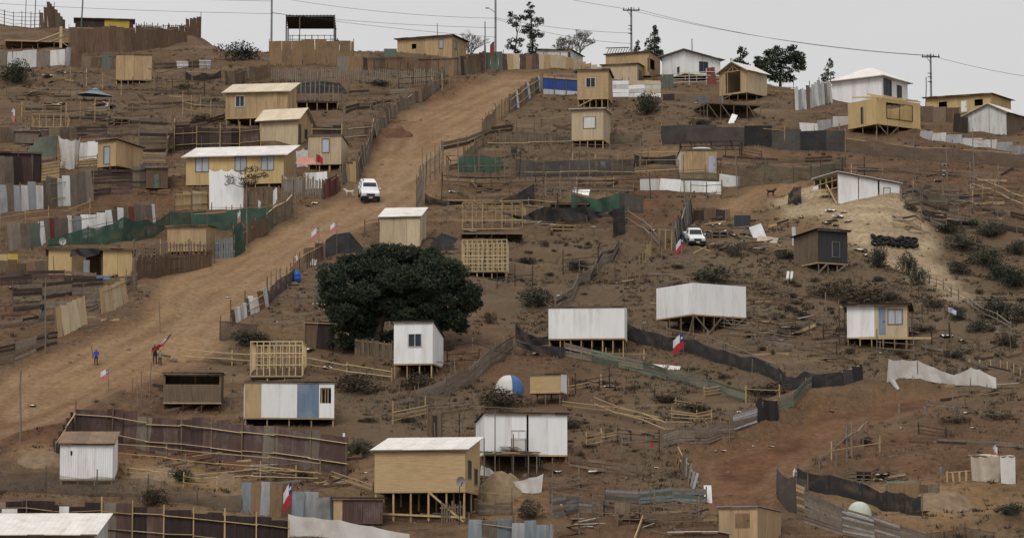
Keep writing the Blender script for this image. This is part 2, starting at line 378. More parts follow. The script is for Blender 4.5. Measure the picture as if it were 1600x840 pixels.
def hgrid(x, y):
    x = np.asarray(x, float); y = np.asarray(y, float)
    i = np.clip(np.searchsorted(GX, x) - 1, 0, len(GX) - 2); j = np.clip(np.searchsorted(GY, y) - 1, 0, len(GY) - 2)
    fx = np.clip((x - GX[i]) / (GX[i + 1] - GX[i]), 0, 1); fy = np.clip((y - GY[j]) / (GY[j + 1] - GY[j]), 0, 1)
    return (HH[j, i] * (1 - fx) + HH[j, i + 1] * fx) * (1 - fy) + (HH[j + 1, i] * (1 - fx) + HH[j + 1, i + 1] * fx) * fy
def gz(x, y):
    return float(hgrid(x, y))
_D = np.arange(120, 520, 0.4)
def G(u, v, back=1.5):
    """where the view ray through a pixel meets the hillside (past the crest: on the plateau just behind it)"""
    a = (u - 800) / F_PX; b = (420 - v) / F_PX
    dx = a; dy = FW.y + b * UP.y; dz = FW.z + b * UP.z
    X, Y, Z = _D * dx, _D * dy, _D * dz
    h = hgrid(X, Y)
    below = np.nonzero(Z < h)[0]
    if len(below) and below[0] > 0:
        i = below[0]
        e0 = Z[i - 1] - h[i - 1]; e1 = Z[i] - h[i]
        t = e0 / (e0 - e1)
        d = _D[i - 1] + t * (_D[i] - _D[i - 1])
    else:
        i = int(np.argmax((h - 0.0) / Y))
        d = _D[i] + back
    x, y = d * dx, d * dy
    return Vector((x, y, gz(x, y)))
def crest(u, back=6.0):
    """a point on the plateau, so many metres behind the crest seen in this direction"""
    a = (u - 800) / F_PX
    X, Y = _D * a, _D * FW.y
    i = int(np.argmax(hgrid(X, Y) / Y))
    d = _D[i] + back
    return Vector((d * a, d * FW.y, gz(d * a, d * FW.y)))
def depth(p):
    return p.y * FW.y + p.z * FW.z
def scl(p):
    return F_PX / depth(p)
def pix(p):
    d = depth(p)
    return 800 + F_PX * p.x / d, 420 - F_PX * (p.y * UP.y + p.z * UP.z) / d

# ------------------------------------------------------------------ terrain meshes
def soil_material():
    m = bpy.data.materials.new('soil'); m.use_nodes = True
    t = m.node_tree; N = t.nodes; Lk = t.links.new
    b = N['Principled BSDF']; b.inputs['Roughness'].default_value = 0.95; b.inputs['Specular IOR Level'].default_value = 0.15
    geo = N.new('ShaderNodeNewGeometry')
    at = N.new('ShaderNodeAttribute'); at.attribute_name = 'soil'
    at2 = N.new('ShaderNodeAttribute'); at2.attribute_name = 'soil2'
    sp = N.new('ShaderNodeSeparateColor'); Lk(at.outputs['Color'], sp.inputs[0])
    sp2 = N.new('ShaderNodeSeparateColor'); Lk(at2.outputs['Color'], sp2.inputs[0])
    def noise(s, det=5, st=(1, 1, 1), rg=0.65):
        mp = N.new('ShaderNodeMapping'); mp.inputs['Scale'].default_value = st
        Lk(geo.outputs['Position'], mp.inputs['Vector'])
        n = N.new('ShaderNodeTexNoise'); n.inputs['Scale'].default_value = s; n.inputs['Detail'].default_value = det
        n.inputs['Roughness'].default_value = rg
        Lk(mp.outputs[0], n.inputs['Vector'])
        return n.outputs['Fac']
    def rng(x, a, c, lo=0, hi=1):
        r = N.new('ShaderNodeMapRange'); r.inputs['From Min'].default_value = a; r.inputs['From Max'].default_value = c
        r.inputs['To Min'].default_value = lo; r.inputs['To Max'].default_value = hi
        Lk(x, r.inputs['Value']); return r.outputs[0]
    def mix(f, c1, c2):
        x = N.new('ShaderNodeMixRGB')
        if f is not None and not isinstance(f, float): Lk(f, x.inputs['Fac'])
        else: x.inputs['Fac'].default_value = f
        for s, c in (('Color1', c1), ('Color2', c2)):
            if isinstance(c, tuple): x.inputs[s].default_value = (*c, 1)
            else: Lk(c, x.inputs[s])
        return x.outputs[0]
    def mul(a, b_):
        x = N.new('ShaderNodeMath'); x.operation = 'MULTIPLY'; x.use_clamp = True
        Lk(a, x.inputs[0])
        if isinstance(b_, float): x.inputs[1].default_value = b_
        else: Lk(b_, x.inputs[1])
        return x.outputs[0]
    ns2 = lambda: noise(0.8, 4, (0.35, 0.25, 1.0))
    big = noise(0.09, 4); mid = noise(0.45, 6); fine = noise(2.6, 5, rg=0.75); band = noise(0.5, 5, (0.22, 0.5, 2.2)); tiny = noise(7.0, 3)
    c = mix(rng(mid, .34, .66), (0.146, 0.093, 0.053), (0.081, 0.050, 0.030))
    c = mix(mul(rng(band, .5, .68), 0.75), c, (0.196, 0.131, 0.078))
    c = mix(mul(rng(big, .48, .66), 0.6), c, (0.115, 0.065, 0.036))
    c = mix(sp.outputs[2], c, mix(rng(mid, .35, .65), (0.135, 0.065, 0.033), (0.076, 0.037, 0.021)))
    grey = mix(rng(fine, .36, .64), (0.171, 0.123, 0.077), (0.070, 0.050, 0.031))
    c = mix(mul(sp2.outputs[0], rng(mid, .25, .6, .25, 1.0)), c, grey)
    c = mix(mul(sp2.outputs[1], rng(mid, .2, .55, .35, 1.0)), c, (0.262, 0.164, 0.080))
    c = mix(mul(sp.outputs[1], rng(fine, .2, .5, .7, 1.0)), c, mix(rng(band, .35, .65), (0.390, 0.305, 0.195), (0.255, 0.185, 0.110)))
    roadc = mix(rng(band, .35, .65), (0.262, 0.160, 0.082), (0.192, 0.114, 0.058))
    mpr = N.new('ShaderNodeMapping'); mpr.vector_type = 'TEXTURE'; mpr.inputs['Rotation'].default_value = (0, 0, -0.313); mpr.inputs['Scale'].default_value = (0.9, 16.0, 16.0)
    Lk(geo.outputs['Position'], mpr.inputs['Vector'])
    ns = N.new('ShaderNodeTexNoise'); ns.inputs['Scale'].default_value = 1.0; ns.inputs['Detail'].default_value = 4; Lk(mpr.outputs[0], ns.inputs['Vector'])
    roadc = mix(mul(rng(ns.outputs['Fac'], .48, .64), 0.5), roadc, (0.137, 0.081, 0.043))
    roadc = mix(mul(rng(ns.outputs['Fac'], .46, .3), 0.3), roadc, (0.305, 0.195, 0.105))
    roadc = mix(mul(sp.outputs[2], 0.75), roadc, (0.145, 0.069, 0.033))
    trk = mix(rng(ns2(), .36, .64), (0.068, 0.030, 0.016), (0.150, 0.072, 0.037))
    roadc = mix(sp2.outputs[2], roadc, trk)
    wl = mix(sp2.outputs[2], (0.285, 0.195, 0.118), (0.205, 0.120, 0.066))
    roadc = mix(mul(at2.outputs['Alpha'], 0.75), roadc, wl)
    c = mix(mul(sp.outputs[0], rng(fine, .2, .5, .75, 1.0)), c, roadc)
    sm = N.new('ShaderNodeMath'); sm.operation = 'MULTIPLY_ADD'; Lk(fine, sm.inputs[0]); sm.inputs[1].default_value = 1.5; sm.inputs[2].default_value = 0.25
    hv = N.new('ShaderNodeHueSaturation'); Lk(c, hv.inputs['Color']); Lk(sm.outputs[0], hv.inputs['Value'])
    Lk(hv.outputs[0], b.inputs['Base Color'])
    bn = N.new('ShaderNodeBump'); bn.inputs['Strength'].default_value = 0.9; bn.inputs['Distance'].default_value = 0.3
    ad = N.new('ShaderNodeMath'); ad.operation = 'ADD'; Lk(fine, ad.inputs[0]); Lk(mid, ad.inputs[1])
    Lk(ad.outputs[0], bn.inputs['Height']); Lk(bn.outputs[0], b.inputs['Normal'])
    return m
SOIL = soil_material()
ny, nx = XX.shape
gy_, gx_ = np.gradient(HH, GY, GX)
NRM = np.stack([-gx_, -gy_, np.ones_like(HH)], -1)
NRM /= np.linalg.norm(NRM, axis=-1, keepdims=True)
VERTS = np.stack([XX, YY, HH], -1).reshape(-1, 3)
NF = NRM.reshape(-1, 3)
C1 = np.stack([S_road, S_sand, RED, np.ones_like(RED)], -1).reshape(-1, 4)
C2 = np.stack([SCR, OCH, soft(m_track, 4), WHEEL], -1).reshape(-1, 4)
idx = np.arange(ny * nx).reshape(ny, nx)
QUADS = np.stack([idx[:-1, :-1], idx[:-1, 1:], idx[1:, 1:], idx[1:, :-1]], -1).reshape(-1, 4)
cell = lambda m: (m[:-1, :-1]).reshape(-1)
owner = np.zeros(len(QUADS), int)
owner[cell(m_road)] = 1; owner[cell(m_track)] = 2; owner[cell(m_path)] = 3; owner[cell(m_sand)] = 4
def terrain_object(name, q):
    used, inv = np.unique(q, return_inverse=True)
    me = bpy.data.meshes.new(name)
    me.vertices.add(len(used)); me.vertices.foreach_set('co', VERTS[used].ravel())
    nq = len(q)
    me.loops.add(nq * 4); me.polygons.add(nq)
    me.loops.foreach_set('vertex_index', inv.reshape(-1).astype(np.int32))
    me.polygons.foreach_set('loop_start', np.arange(0, nq * 4, 4, dtype=np.int32))
    me.update(calc_edges=True)
    me.polygons.foreach_set('use_smooth', np.ones(nq, bool))
    for nm, c in (('soil', C1), ('soil2', C2)):
        a = me.attributes.new(nm, 'FLOAT_COLOR', 'POINT')
        a.data.foreach_set('color', c[used].astype(np.float32).ravel())
    me.normals_split_custom_set_from_vertices([tuple(x) for x in NF[used]])
    me.materials.append(SOIL)
    o = bpy.data.objects.new(name, me); COL.objects.link(o)
    o['kind'] = 'structure'
    return o
for i, nm in enumerate(['hillside', 'dirt_road', 'dirt_track', 'footpath', 'sand_bank']):
    terrain_object(nm, QUADS[owner == i])
# open flat ground stretching to the horizon behind the hill and in the valley
# ------------------------------------------------------------------ builders
def prop(o, label, cat, group=None, kind=None):
    if label: o['label'] = label
    if cat: o['category'] = cat
    if group: o['group'] = group
    if kind: o['kind'] = kind
    return o
def thing(name, label, cat, loc, rotz=0.0, group=None):
    o = bpy.data.objects.new(name, None)
    o.empty_display_size = 0.3
    COL.objects.link(o)
    o.matrix_basis = Matrix.Translation(loc) @ Matrix.Rotation(rotz, 4, 'Z')
    return prop(o, label, cat, group)
_cache = {}
def unit(shape, mat):
    key = (shape, mat)
    if key in _cache: return _cache[key]
    me = bpy.data.meshes.new(shape)
    bm = bmesh.new()
    if shape == 'box':
        bmesh.ops.create_cube(bm, size=1.0)
    elif shape == 'pole':
        bmesh.ops.create_cone(bm, cap_ends=True, segments=7, radius1=0.5, radius2=0.42, depth=1.0)
    elif shape == 'ball':
        bmesh.ops.create_icosphere(bm, subdivisions=2, radius=0.5)
    elif shape == 'disc':
        bmesh.ops.create_cone(bm, cap_ends=True, segments=20, radius1=0.5, radius2=0.5, depth=1.0)
    elif shape == 'log':       # slightly bent, uneven pole
        r = random.Random(3)
        rings = []
        for i in range(5):
            t = i / 4 - .5
            ox, oy = .35 * math.sin(t * 5), .3 * math.cos(t * 4 + 1) - .2
            rad = .5 - .12 * (i / 4) + r.uniform(-.04, .04)
            rings.append([bm.verts.new((ox + rad * math.cos(a), oy + rad * math.sin(a), t)) for a in [j * math.pi / 3 for j in range(6)]])
        for i in range(4):
            for j in range(6):
                bm.faces.new((rings[i][j], rings[i][(j + 1) % 6], rings[i + 1][(j + 1) % 6], rings[i + 1][j]))
        bm.faces.new(rings[0][::-1]); bm.faces.new(rings[4])
    elif shape == 'corr':      # corrugated sheet: x width, z height, waves along x
        nw = 10; n = nw * 4; th = .02
        f, b = [], []
        for z in (-.5, .5):
            rf, rb = [], []
            for i in range(n + 1):
                x = i / n - .5; y = .5 * math.sin(2 * math.pi * nw * i / n)
                rf.append(bm.verts.new((x, y - .12, z))); rb.append(bm.verts.new((x, y + .12, z)))
            f.append(rf); b.append(rb)
        for i in range(n):
            bm.faces.new((f[0][i], f[0][i + 1], f[1][i + 1], f[1][i]))
            bm.faces.new((b[0][i + 1], b[0][i], b[1][i], b[1][i + 1]))
            bm.faces.new((f[1][i], f[1][i + 1], b[1][i + 1], b[1][i]))
    elif shape == 'tyre':
        R, r_ = .33, .12
        ring = []
        for i in range(16):
            a = 2 * math.pi * i / 16
            ring.append([bm.verts.new(((R + r_ * math.cos(c)) * math.cos(a), (R + r_ * math.cos(c)) * math.sin(a), r_ * .9 * math.sin(c))) for c in [2 * math.pi * j / 8 for j in range(8)]])
        for i in range(16):
            for j in range(8):
                bm.faces.new((ring[i][j], ring[(i + 1) % 16][j], ring[(i + 1) % 16][(j + 1) % 8], ring[i][(j + 1) % 8]))
    bm.normal_update()
    bm.to_mesh(me); bm.free()
    if shape in ('pole', 'ball', 'tyre', 'log', 'corr'):
        for p in me.polygons: p.use_smooth = True
    me.materials.append(MT[mat])
    _cache[key] = me
    return me
def link(me, name, parent, mtx=None):
    o = bpy.data.objects.new(name, me)
    COL.objects.link(o)
    if parent is not None: o.parent = parent
    if mtx is not None: o.matrix_basis = mtx
    return o
def box(parent, name, size, c, mat, rot=None, shape='box'):
    m = Matrix.Translation(c)
    if rot is not None: m = m @ rot
    return link(unit(shape, mat), name, parent, m @ Matrix.Diagonal((*size, 1)))
def bar(parent, name, p, q, wd, mat, ht=None, shape='box'):
    p, q = Vector(p), Vector(q)
    d = q - p
    ln = max(d.length, 1e-3)
    rot = d.to_track_quat('Z', 'Y').to_matrix().to_4x4()
    if abs(d.normalized().z) > 0.999: rot = Matrix.Identity(4)
    return link(unit(shape, mat), name, parent, Matrix.Translation((p + q) / 2) @ rot @ Matrix.Diagonal((wd, ht or wd, ln, 1)))
def mesh_obj(name, verts, faces, mat, parent=None, smooth=False):
    me = bpy.data.meshes.new(name)
    me.from_pydata([tuple(v) for v in verts], [], faces)
    if smooth:
        for p in me.polygons: p.use_smooth = True
    me.materials.append(MT[mat])
    return link(me, name, parent)
def prism(poly, n):
    """polygon (list of Vector) extruded by vector n -> verts, faces"""
    k = len(poly)
    vs = [Vector(p) for p in poly] + [Vector(p) + n for p in poly]
    fs = [tuple(range(k)), tuple(range(2 * k - 1, k - 1, -1))]
    for i in range(k):
        j = (i + 1) % k
        fs.append((i, i + k, j + k, j))
    return vs, fs
def joined(name, pieces, mat, parent, kind=None, smooth=False):
    vs, fs = [], []
    for pv, pf in pieces:
        o = len(vs); vs += pv; fs += [tuple(i + o for i in f) for f in pf]
    ob = mesh_obj(name, vs, fs, mat, parent, smooth)
    if kind: ob['kind'] = kind
    return ob

def wall_face(root, org, d, n, ln, z0, topf, style, mat, opens=(), pw=1.22, cuts=(), t0=0.0, gap=0.016, jit=0.008):
    if mat == 'white': gap, jit = 0.007, 0.004
    """a wall from org along unit vector d, outward normal n; openings (a,b,zlo,zhi) are left open"""
    th = 0.05
    edges = {t0, t0 + ln}
    if style in ('panel', 'corr', 'lap', 'plank'):
        npn = max(1, round(ln / pw))
        if style in ('panel', 'corr'):
            for i in range(1, npn): edges.add(t0 + ln * i / npn)
    main = set(edges)
    for c in cuts:
        if t0 < c < t0 + ln: edges.add(c)
    for a, b, _, _ in opens:
        for e in (a, b):
            if t0 + .02 < e < t0 + ln - .02: edges.add(e)
    es = sorted(edges)
    coll = []
    off = 0
    for i in range(len(es) - 1):
        a, b = es[i], es[i + 1]
        if b - a < 0.02: continue
        if a in main: off = rnd.uniform(-jit, jit)
        ga = gap / 2 if a in main else 0; gb = gap / 2 if b in main else 0
        mid = (a + b) / 2
        iv = [(z0, None)]
        for oa, ob, zl, zh in opens:
            if oa - .01 <= mid <= ob + .01:
                iv = [(z0, zl), (zh, None)]
        for zl, zh in iv:
            if zh is not None and zh - zl < .03: continue
            A, B = a + ga, b - gb
            za = topf(A) if zh is None else zh
            zb = topf(B) if zh is None else zh
            if max(za, zb) - zl < .03: continue
            za, zb = max(za, zl + .01), max(zb, zl + .01)
            o = Vector(org) + Vector(n) * off
            P = lambda t, z: o + Vector(d) * t + Vector((0, 0, z))
            if style == 'panel':
                sj = rnd.uniform(-.01, .01)
                vs, fs = prism([P(A, zl + sj), P(B, zl + sj), P(B, zb), P(A, za)], -Vector(n) * th)
                mesh_obj('wall_panel', vs, fs, mat, root)
            elif style == 'lap' or style == 'plank':
                if style == 'lap':
                    z = zl
                    zz = max(za, zb)
                    while z < zz - .02:
                        z2 = min(z + .14, zz)
                        f1 = lambda t, q: min(q, za + (zb - za) * (t - A) / max(B - A, 1e-6))
                        p4 = [P(A, f1(A, z)), P(B, f1(B, z)), P(B, f1(B, z2)) , P(A, f1(A, z2))]
                        p4[0] += Vector(n) * .013; p4[1] += Vector(n) * .013
                        coll.append(prism(p4, -Vector(n) * th))
                        z = z2
                else:
                    m_ = max(1, round((B - A) / .17))
                    for q in range(m_):
                        ta, tb = A + (B - A) * q / m_, A + (B - A) * (q + 1) / m_ - .012
                        f1 = lambda t: za + (zb - za) * (t - A) / max(B - A, 1e-6)
                        e = Vector(n) * rnd.uniform(-.012, .012)
                        coll.append(prism([P(ta, zl) + e, P(tb, zl) + e, P(tb, f1(tb)) + e, P(ta, f1(ta)) + e], -Vector(n) * .03))
            elif style == 'corr':
                nn = max(4, int((B - A) / .034))
                vs, fs = [], []
                for q in range(nn + 1):
                    t = A + (B - A) * q / nn
                    w_ = .014 * math.sin(math.pi * q * .5)
                    zt = za + (zb - za) * q / nn
                    for z in (zl, zt):
                        vs.append(P(t, z) + Vector(n) * (w_ + .01)); vs.append(P(t, z) + Vector(n) * (w_ - .01))
                for q in range(nn):
                    e = q * 4
                    fs += [(e, e + 4, e + 6, e + 2), (e + 5, e + 1, e + 3, e + 7), (e + 2, e + 6, e + 7, e + 3)]
                mesh_obj('wall_sheet', vs, fs, mat, root)
    if coll:
        joined('siding', coll, mat, root)

def window(root, org, d, n, a, b, zl, zh, kind):
    """kinds: open (bare hole), dark / pale / curtain glass with frame, shutter, door colours"""
    o, d, n = Vector(org), Vector(d), Vector(n)
    if kind == 'open': return
    door = kind.startswith('door')
    wf = bpy.data.objects.new('door' if door else 'window', None)
    def slab(name, t0, t1, z0, z1, y0, y1, mat, par):
        vs, fs = prism([o + d * t0 + n * y1 + Vector((0, 0, z0)), o + d * t1 + n * y1 + Vector((0, 0, z0)), o + d * t1 + n * y1 + Vector((0, 0, z1)), o + d * t0 + n * y1 + Vector((0, 0, z1))], -n * (y1 - y0))
        return mesh_obj(name, vs, fs, mat, par)
    if door:
        mat = kind.split(':')[1]
        dr = slab('door', a + .01, b - .01, zl, zh, -.03, .012, mat, root)
        slab('handle', b - .14, b - .09, (zl + zh) / 2 - .05, (zl + zh) / 2 + .05, .012, .05, 'metal_dark', dr)
        return
    bpy.data.objects.remove(wf)
    if kind == 'frame':
        s = slab('window', a - .06, a + .02, zl - .05, zh + .05, -.03, .03, 'wood_dark', root)
        fm = 'wood_dark'; par = s
    elif kind == 'shutter':
        s = slab('window', a, b, zl, zh, -.02, .02, 'white_dirty', root)
        fm = 'wood_grey'; par = s
    else:
        gm = {'dark': 'glass', 'pale': 'glass_pale', 'curtain': 'curtain', 'darkw': 'glass', 'curtainw': 'curtain', 'palew': 'glass_pale'}[kind]
        s = slab('window', a, b, zl, zh, -.045, -.025, gm, root)
        fm = 'white_dirty' if kind.endswith('w') else 'wood_grey'; par = s
    fw = .055
    slab('frame', a - fw, a + fw * .3, zl - fw, zh + fw, -.02, .03, fm, par)
    slab('frame', b - fw * .3, b + fw, zl - fw, zh + fw, -.02, .03, fm, par)
    slab('frame', a + fw * .3, b - fw * .3, zh, zh + fw, -.02, .027, fm, par)
    slab('sill', a + fw * .3, b - fw * .3, zl - fw, zl, -.02, .045, fm, par)
    if b - a > .7 and kind != 'shutter':
        slab('mullion', (a + b) / 2 - .025, (a + b) / 2 + .025, zl, zh, -.022, .02, fm, par)

def roof_sheets(root, c00, c10, c11, c01, mat, sw=0.95, th=.045, name='roof_sheet'):
    """quad c00 (eave start) c10 (eave end) c11 (top end) c01 (top start), split in sheets across the eave"""
    c00, c10, c11, c01 = map(Vector, (c00, c10, c11, c01))
    n = max(1, round((c10 - c00).length / sw))
    nn = (c10 - c00).cross(c01 - c00).normalized()
    if nn.z < 0: nn = -nn
    for i in range(n):
        a, b = i / n, (i + 1) / n
        e = nn * (.006 * (i % 2) + rnd.uniform(0, .004))
        so = (c00 - c01).normalized() * rnd.uniform(-.07, .07)
        ov = .02
        a2, b2 = max(0, a - ov / n), min(1, b + ov / n)
        p = [c00.lerp(c10, a2) + e + so, c00.lerp(c10, b2) + e + so, c01.lerp(c11, b2) + e, c01.lerp(c11, a2) + e]
        vs, fs = prism(p, nn * th)
        # ribs that run down the slope
        o_ = len(vs)
        for r_ in (.18, .5, .82):
            q0 = p[0].lerp(p[1], r_) + nn * th; q1 = p[3].lerp(p[2], r_) + nn * th
            wv = (p[1] - p[0]).normalized() * .03
            pv, pf = prism([q0 - wv, q0 + wv, q1 + wv, q1 - wv], nn * .009)
            o_ = len(vs); vs += pv; fs += [tuple(x + o_ for x in f) for f in pf]
        mesh_obj(name, vs, fs, mat, root)

def house(name, label, cat, us, side, vt, vb, vg, d=3.4, wall='osb', style='panel', roof=('mono', 0.1, -0.35), roofm='roof_grey', over=0.22,
          opens=(), segs=None, swall=None, sstyle=None, stilts=(4, 3), brace=(), beam='timber', post='timber', pw=1.22, rafters=None, closed=True, psi=None, group=None, bases=True, stilt_w=.11, back=True, shade_skirt=0.0):
    if side == 'R': uf0, uf1, us0, us1 = us[0], us[1], us[1], us[2]; ua = us[1]
    elif side == 'L': uf0, uf1, us0, us1 = us[1], us[2], us[1], us[0]; ua = us[1]
    else: uf0, uf1 = us[0], us[1]; us0 = us1 = None; ua = (uf0 + uf1) / 2
    g = G(ua, vg)
    s = scl(g)
    ps = 0.0
    if side:
        ps = math.asin(min(.93, abs(us1 - us0) / (s * d)))
    if psi is not None and not side: ps = psi
    sg = -1 if side == 'R' else 1
    al = math.atan((ua - 800) / F_PX)
    rot = -al + sg * ps
    W = (uf1 - uf0) / s / math.cos(ps)
    x0 = -W if side == 'R' else (0.0 if side == 'L' else -W / 2)
    vgp = pix(g)[1]
    if vgp > vg + 1.5:
        vg = vgp
        if stilts is None: stilts = (4, 2)
    zf = (vg - vb) / s; h = (vb - vt) / s
    root = thing(name, label, cat, g, rot, group)
    MW = Matrix.Translation(g) @ Matrix.Rotation(rot, 4, 'Z')
    k = roof[0] if roof else 'none'
    if k == 'mono':
        top = lambda x, y: h + zf + roof[1] + (roof[2] - roof[1]) * y / d
    elif k == 'monox':
        top = lambda x, y: h + zf + roof[1] + (roof[2] - roof[1]) * (x - x0) / W
    elif k == 'gx':
        top = lambda x, y: h + zf + roof[1] * (1 - abs(y - d / 2) / (d / 2))
    elif k == 'gy':
        rp = roof[2] if len(roof) > 2 else .5
        def top(x, y):
            t = (x - x0) / W
            return h + zf + roof[1] * (t / rp if t < rp else (1 - t) / (1 - rp))
    else:
        top = lambda x, y: h + zf
    fx = lambda u: x0 + (u - uf0) / s / math.cos(ps)
    def conv(o):
        face, u0, u1, v0, v1, kd = o
        if face == 'F': a, b = fx(u0) - x0, fx(u1) - x0
        else:
            a, b = sorted((abs(u0 - us0) / (s * math.sin(ps)), abs(u1 - us0) / (s * math.sin(ps))))
        return face, a, b, (vb - v1) / s + zf, (vb - v0) / s + zf, kd
    ops = [conv(o) for o in opens]
    apex = (roof[2] if len(roof) > 2 else .5) * W if k == 'gy' else None
    # front
    fo, fd, fn = Vector((x0, 0, 0)), Vector((1, 0, 0)), Vector((0, -1, 0))
    fops = [(a, b, zl, zh) for f, a, b, zl, zh, kd in ops if f == 'F']
    if segs is None: segs = [(uf0, uf1, style, wall)]
    for u0, u1, st_, mt_ in segs:
        if st_ == 'none': continue
        a, b = fx(u0) - x0, fx(u1) - x0
        wall_face(root, fo, fd, fn, b - a, zf, lambda t: top(x0 + t, 0), st_, mt_, [q for q in fops if q[1] > a and q[0] < b], pw, [apex] if apex else (), t0=a)
    for f, a, b, zl, zh, kd in ops:
        if f == 'F': window(root, fo, fd, fn, a, b, zl, zh, kd)
    swall = swall or wall; sstyle = sstyle or style
    ym = (d / 2,) if k == 'gx' else ()
    sops = [(a, b, zl, zh) for f, a, b, zl, zh, kd in ops if f == 'S']
    for sd_, xs, nrm in (('L', x0, Vector((-1, 0, 0))), ('R', x0 + W, Vector((1, 0, 0)))):
        if sstyle == 'none': break
        o_ = sops if sd_ == side else []
        wall_face(root, Vector((xs, 0, 0)) , Vector((0, 1, 0)), nrm, d - .06, zf, (lambda t, xs=xs: top(xs, t)), sstyle, swall, o_, pw, ym, t0=.055) if True else None
        if sd_ == side:
            for f, a, b, zl, zh, kd in ops:
                if f == 'S': window(root, Vector((xs, 0, 0)), Vector((0, 1, 0)), nrm, a, b, zl, zh, kd)
    if back:
        wall_face(root, Vector((x0, d, 0)), Vector((1, 0, 0)), Vector((0, 1, 0)), W, zf, lambda t: top(x0 + t, d), 'panel' if style != 'corr' else style, swall, (), 2.4, [apex] if apex else ())
    # floor
    box(root, 'floor', (W - .12, d - .12, .08), (x0 + W / 2, d / 2, zf + .045), 'timber')
    # roof
    ov = over
    x1 = x0 + W
    if k in ('mono', 'monox', 'flat'):
        T = (lambda x, y: top(x, y) + .03)
        c = [(x0 - ov, -ov), (x1 + ov, -ov), (x1 + ov, d + ov), (x0 - ov, d + ov)]
        roof_sheets(root, *[Vector((x, y, T(x, y))) for x, y in c], roofm)
        box_h = .1
        bar(root, 'fascia', (x0 - ov * .7, -ov * .75, T(x0, 0) - .06), (x1 + ov * .7, -ov * .75, T(x1, 0) - .06), .03, 'wood', .09)
    elif k == 'gx':
        e = roof[1] / (d / 2) * ov
        zr = h + zf + roof[1] + .03; ze = h + zf + .03 - e
        roof_sheets(root, (x0 - ov, -ov, ze), (x1 + ov, -ov, ze), (x1 + ov, d / 2, zr), (x0 - ov, d / 2, zr), roofm)
        roof_sheets(root, (x1 + ov, d + ov, ze), (x0 - ov, d + ov, ze), (x0 - ov, d / 2 + .01, zr), (x1 + ov, d / 2 + .01, zr), roofm)
        bar(root, 'fascia', (x0 - ov, -ov + .02, ze - .05), (x1 + ov, -ov + .02, ze - .05), .03, 'wood', .09)
    elif k == 'gy':
        xr = x0 + W * rp
        zr = h + zf + roof[1] + .03
        sl_ = roof[1] / (W * rp); sr_ = roof[1] / (W * (1 - rp))
        roof_sheets(root, (x0 - ov, d + ov, h + zf + .03 - sl_ * ov), (x0 - ov, -ov, h + zf + .03 - sl_ * ov), (xr, -ov, zr), (xr, d + ov, zr), roofm)
        roof_sheets(root, (x1 + ov, -ov, h + zf + .03 - sr_ * ov), (x1 + ov, d + ov, h + zf + .03 - sr_ * ov), (xr + .01, d + ov, zr), (xr + .01, -ov, zr), roofm)
        bar(root, 'barge_board', (x0 - ov, -ov + .01, h + zf - sl_ * ov - .04), (xr, -ov + .01, zr - .07), .03, 'wood', .1)
        bar(root, 'barge_board', (x1 + ov, -ov + .01, h + zf - sr_ * ov - .04), (xr, -ov + .01, zr - .07), .03, 'wood', .1)
    elif k == 'hip':
        ze = h + zf + .03; zr = ze + roof[1]
        i_ = min(d, W) / 2
        if W >= d: r0, r1 = Vector((x0 + i_, d / 2, zr)), Vector((x1 - i_, d / 2, zr))
        else: r0, r1 = Vector((x0 + W / 2, i_, zr)), Vector((x0 + W / 2, d - i_, zr))
        a, b, c, e = Vector((x0 - ov, -ov, ze)), Vector((x1 + ov, -ov, ze)), Vector((x1 + ov, d + ov, ze)), Vector((x0 - ov, d + ov, ze))
        vs = [a, b, c, e, r0, r1] + [p - Vector((0, 0, .08)) for p in (a, b, c, e)]
        mesh_obj('roof', vs, [(0, 1, 5, 4), (1, 2, 5), (2, 3, 4, 5), (3, 0, 4), (6, 7, 1, 0), (7, 8, 2, 1), (8, 9, 3, 2), (9, 6, 0, 3), (9, 8, 7, 6)], roofm, root)
        if (r1 - r0).length > .1: bar(root, 'ridge_cap', r0, r1, .12, roofm, .06)
    if rafters:
        for i in range(rafters):
            x = x0 + W * (i + .5) / rafters
            z = h + zf + rnd.uniform(.05, .16)
            bar(root, 'rafter', (x + rnd.uniform(-.15, .15), -.4 + rnd.uniform(-.2, .1), z), (x + rnd.uniform(-.3, .3), d * rnd.uniform(.5, 1), z + rnd.uniform(.35, .75)), .07, 'timber_pale', .14)
    # stilts, beams, braces
    if zf > .12 and stilts:
        nxs, nys = stilts
        for j in range(nys):
            for i in range(nxs):
                x = x0 + .08 + (W - .16) * i / max(1, nxs - 1); y = .08 + (d - .16) * j / max(1, nys - 1)
                wp = MW @ Vector((x, y, 0))
                zb = gz(wp.x, wp.y) - g.z - .25
                if zb < zf - .1:
                    bar(root, 'stilt', (x + rnd.uniform(-.04, .04), y, zb), (x, y, zf - .06), stilt_w * rnd.uniform(.85, 1.15), post, shape='pole')
        if shade_skirt:  # added dark boards that stand in for the shade under the floor
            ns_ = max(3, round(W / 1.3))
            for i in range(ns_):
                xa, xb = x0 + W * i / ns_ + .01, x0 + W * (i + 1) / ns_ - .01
                wp = MW @ Vector(((xa + xb) / 2, d * shade_skirt, 0)); zb = gz(wp.x, wp.y) - g.z - .2
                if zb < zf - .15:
                    vs, fs = prism([Vector((xa, d * shade_skirt, zb)), Vector((xb, d * shade_skirt, zb)), Vector((xb, d * shade_skirt, zf - .1)), Vector((xa, d * shade_skirt, zf - .1))], Vector((0, .03, 0)))
                    mesh_obj('underfloor_shade_board', vs, fs, rnd.choice(['wood_dark', 'rust_black']), root)
        for y in (0.02, d - .02):
            bar(root, 'floor_beam', (x0, y, zf - .055), (x1, y, zf - .055), .1, beam, .1)
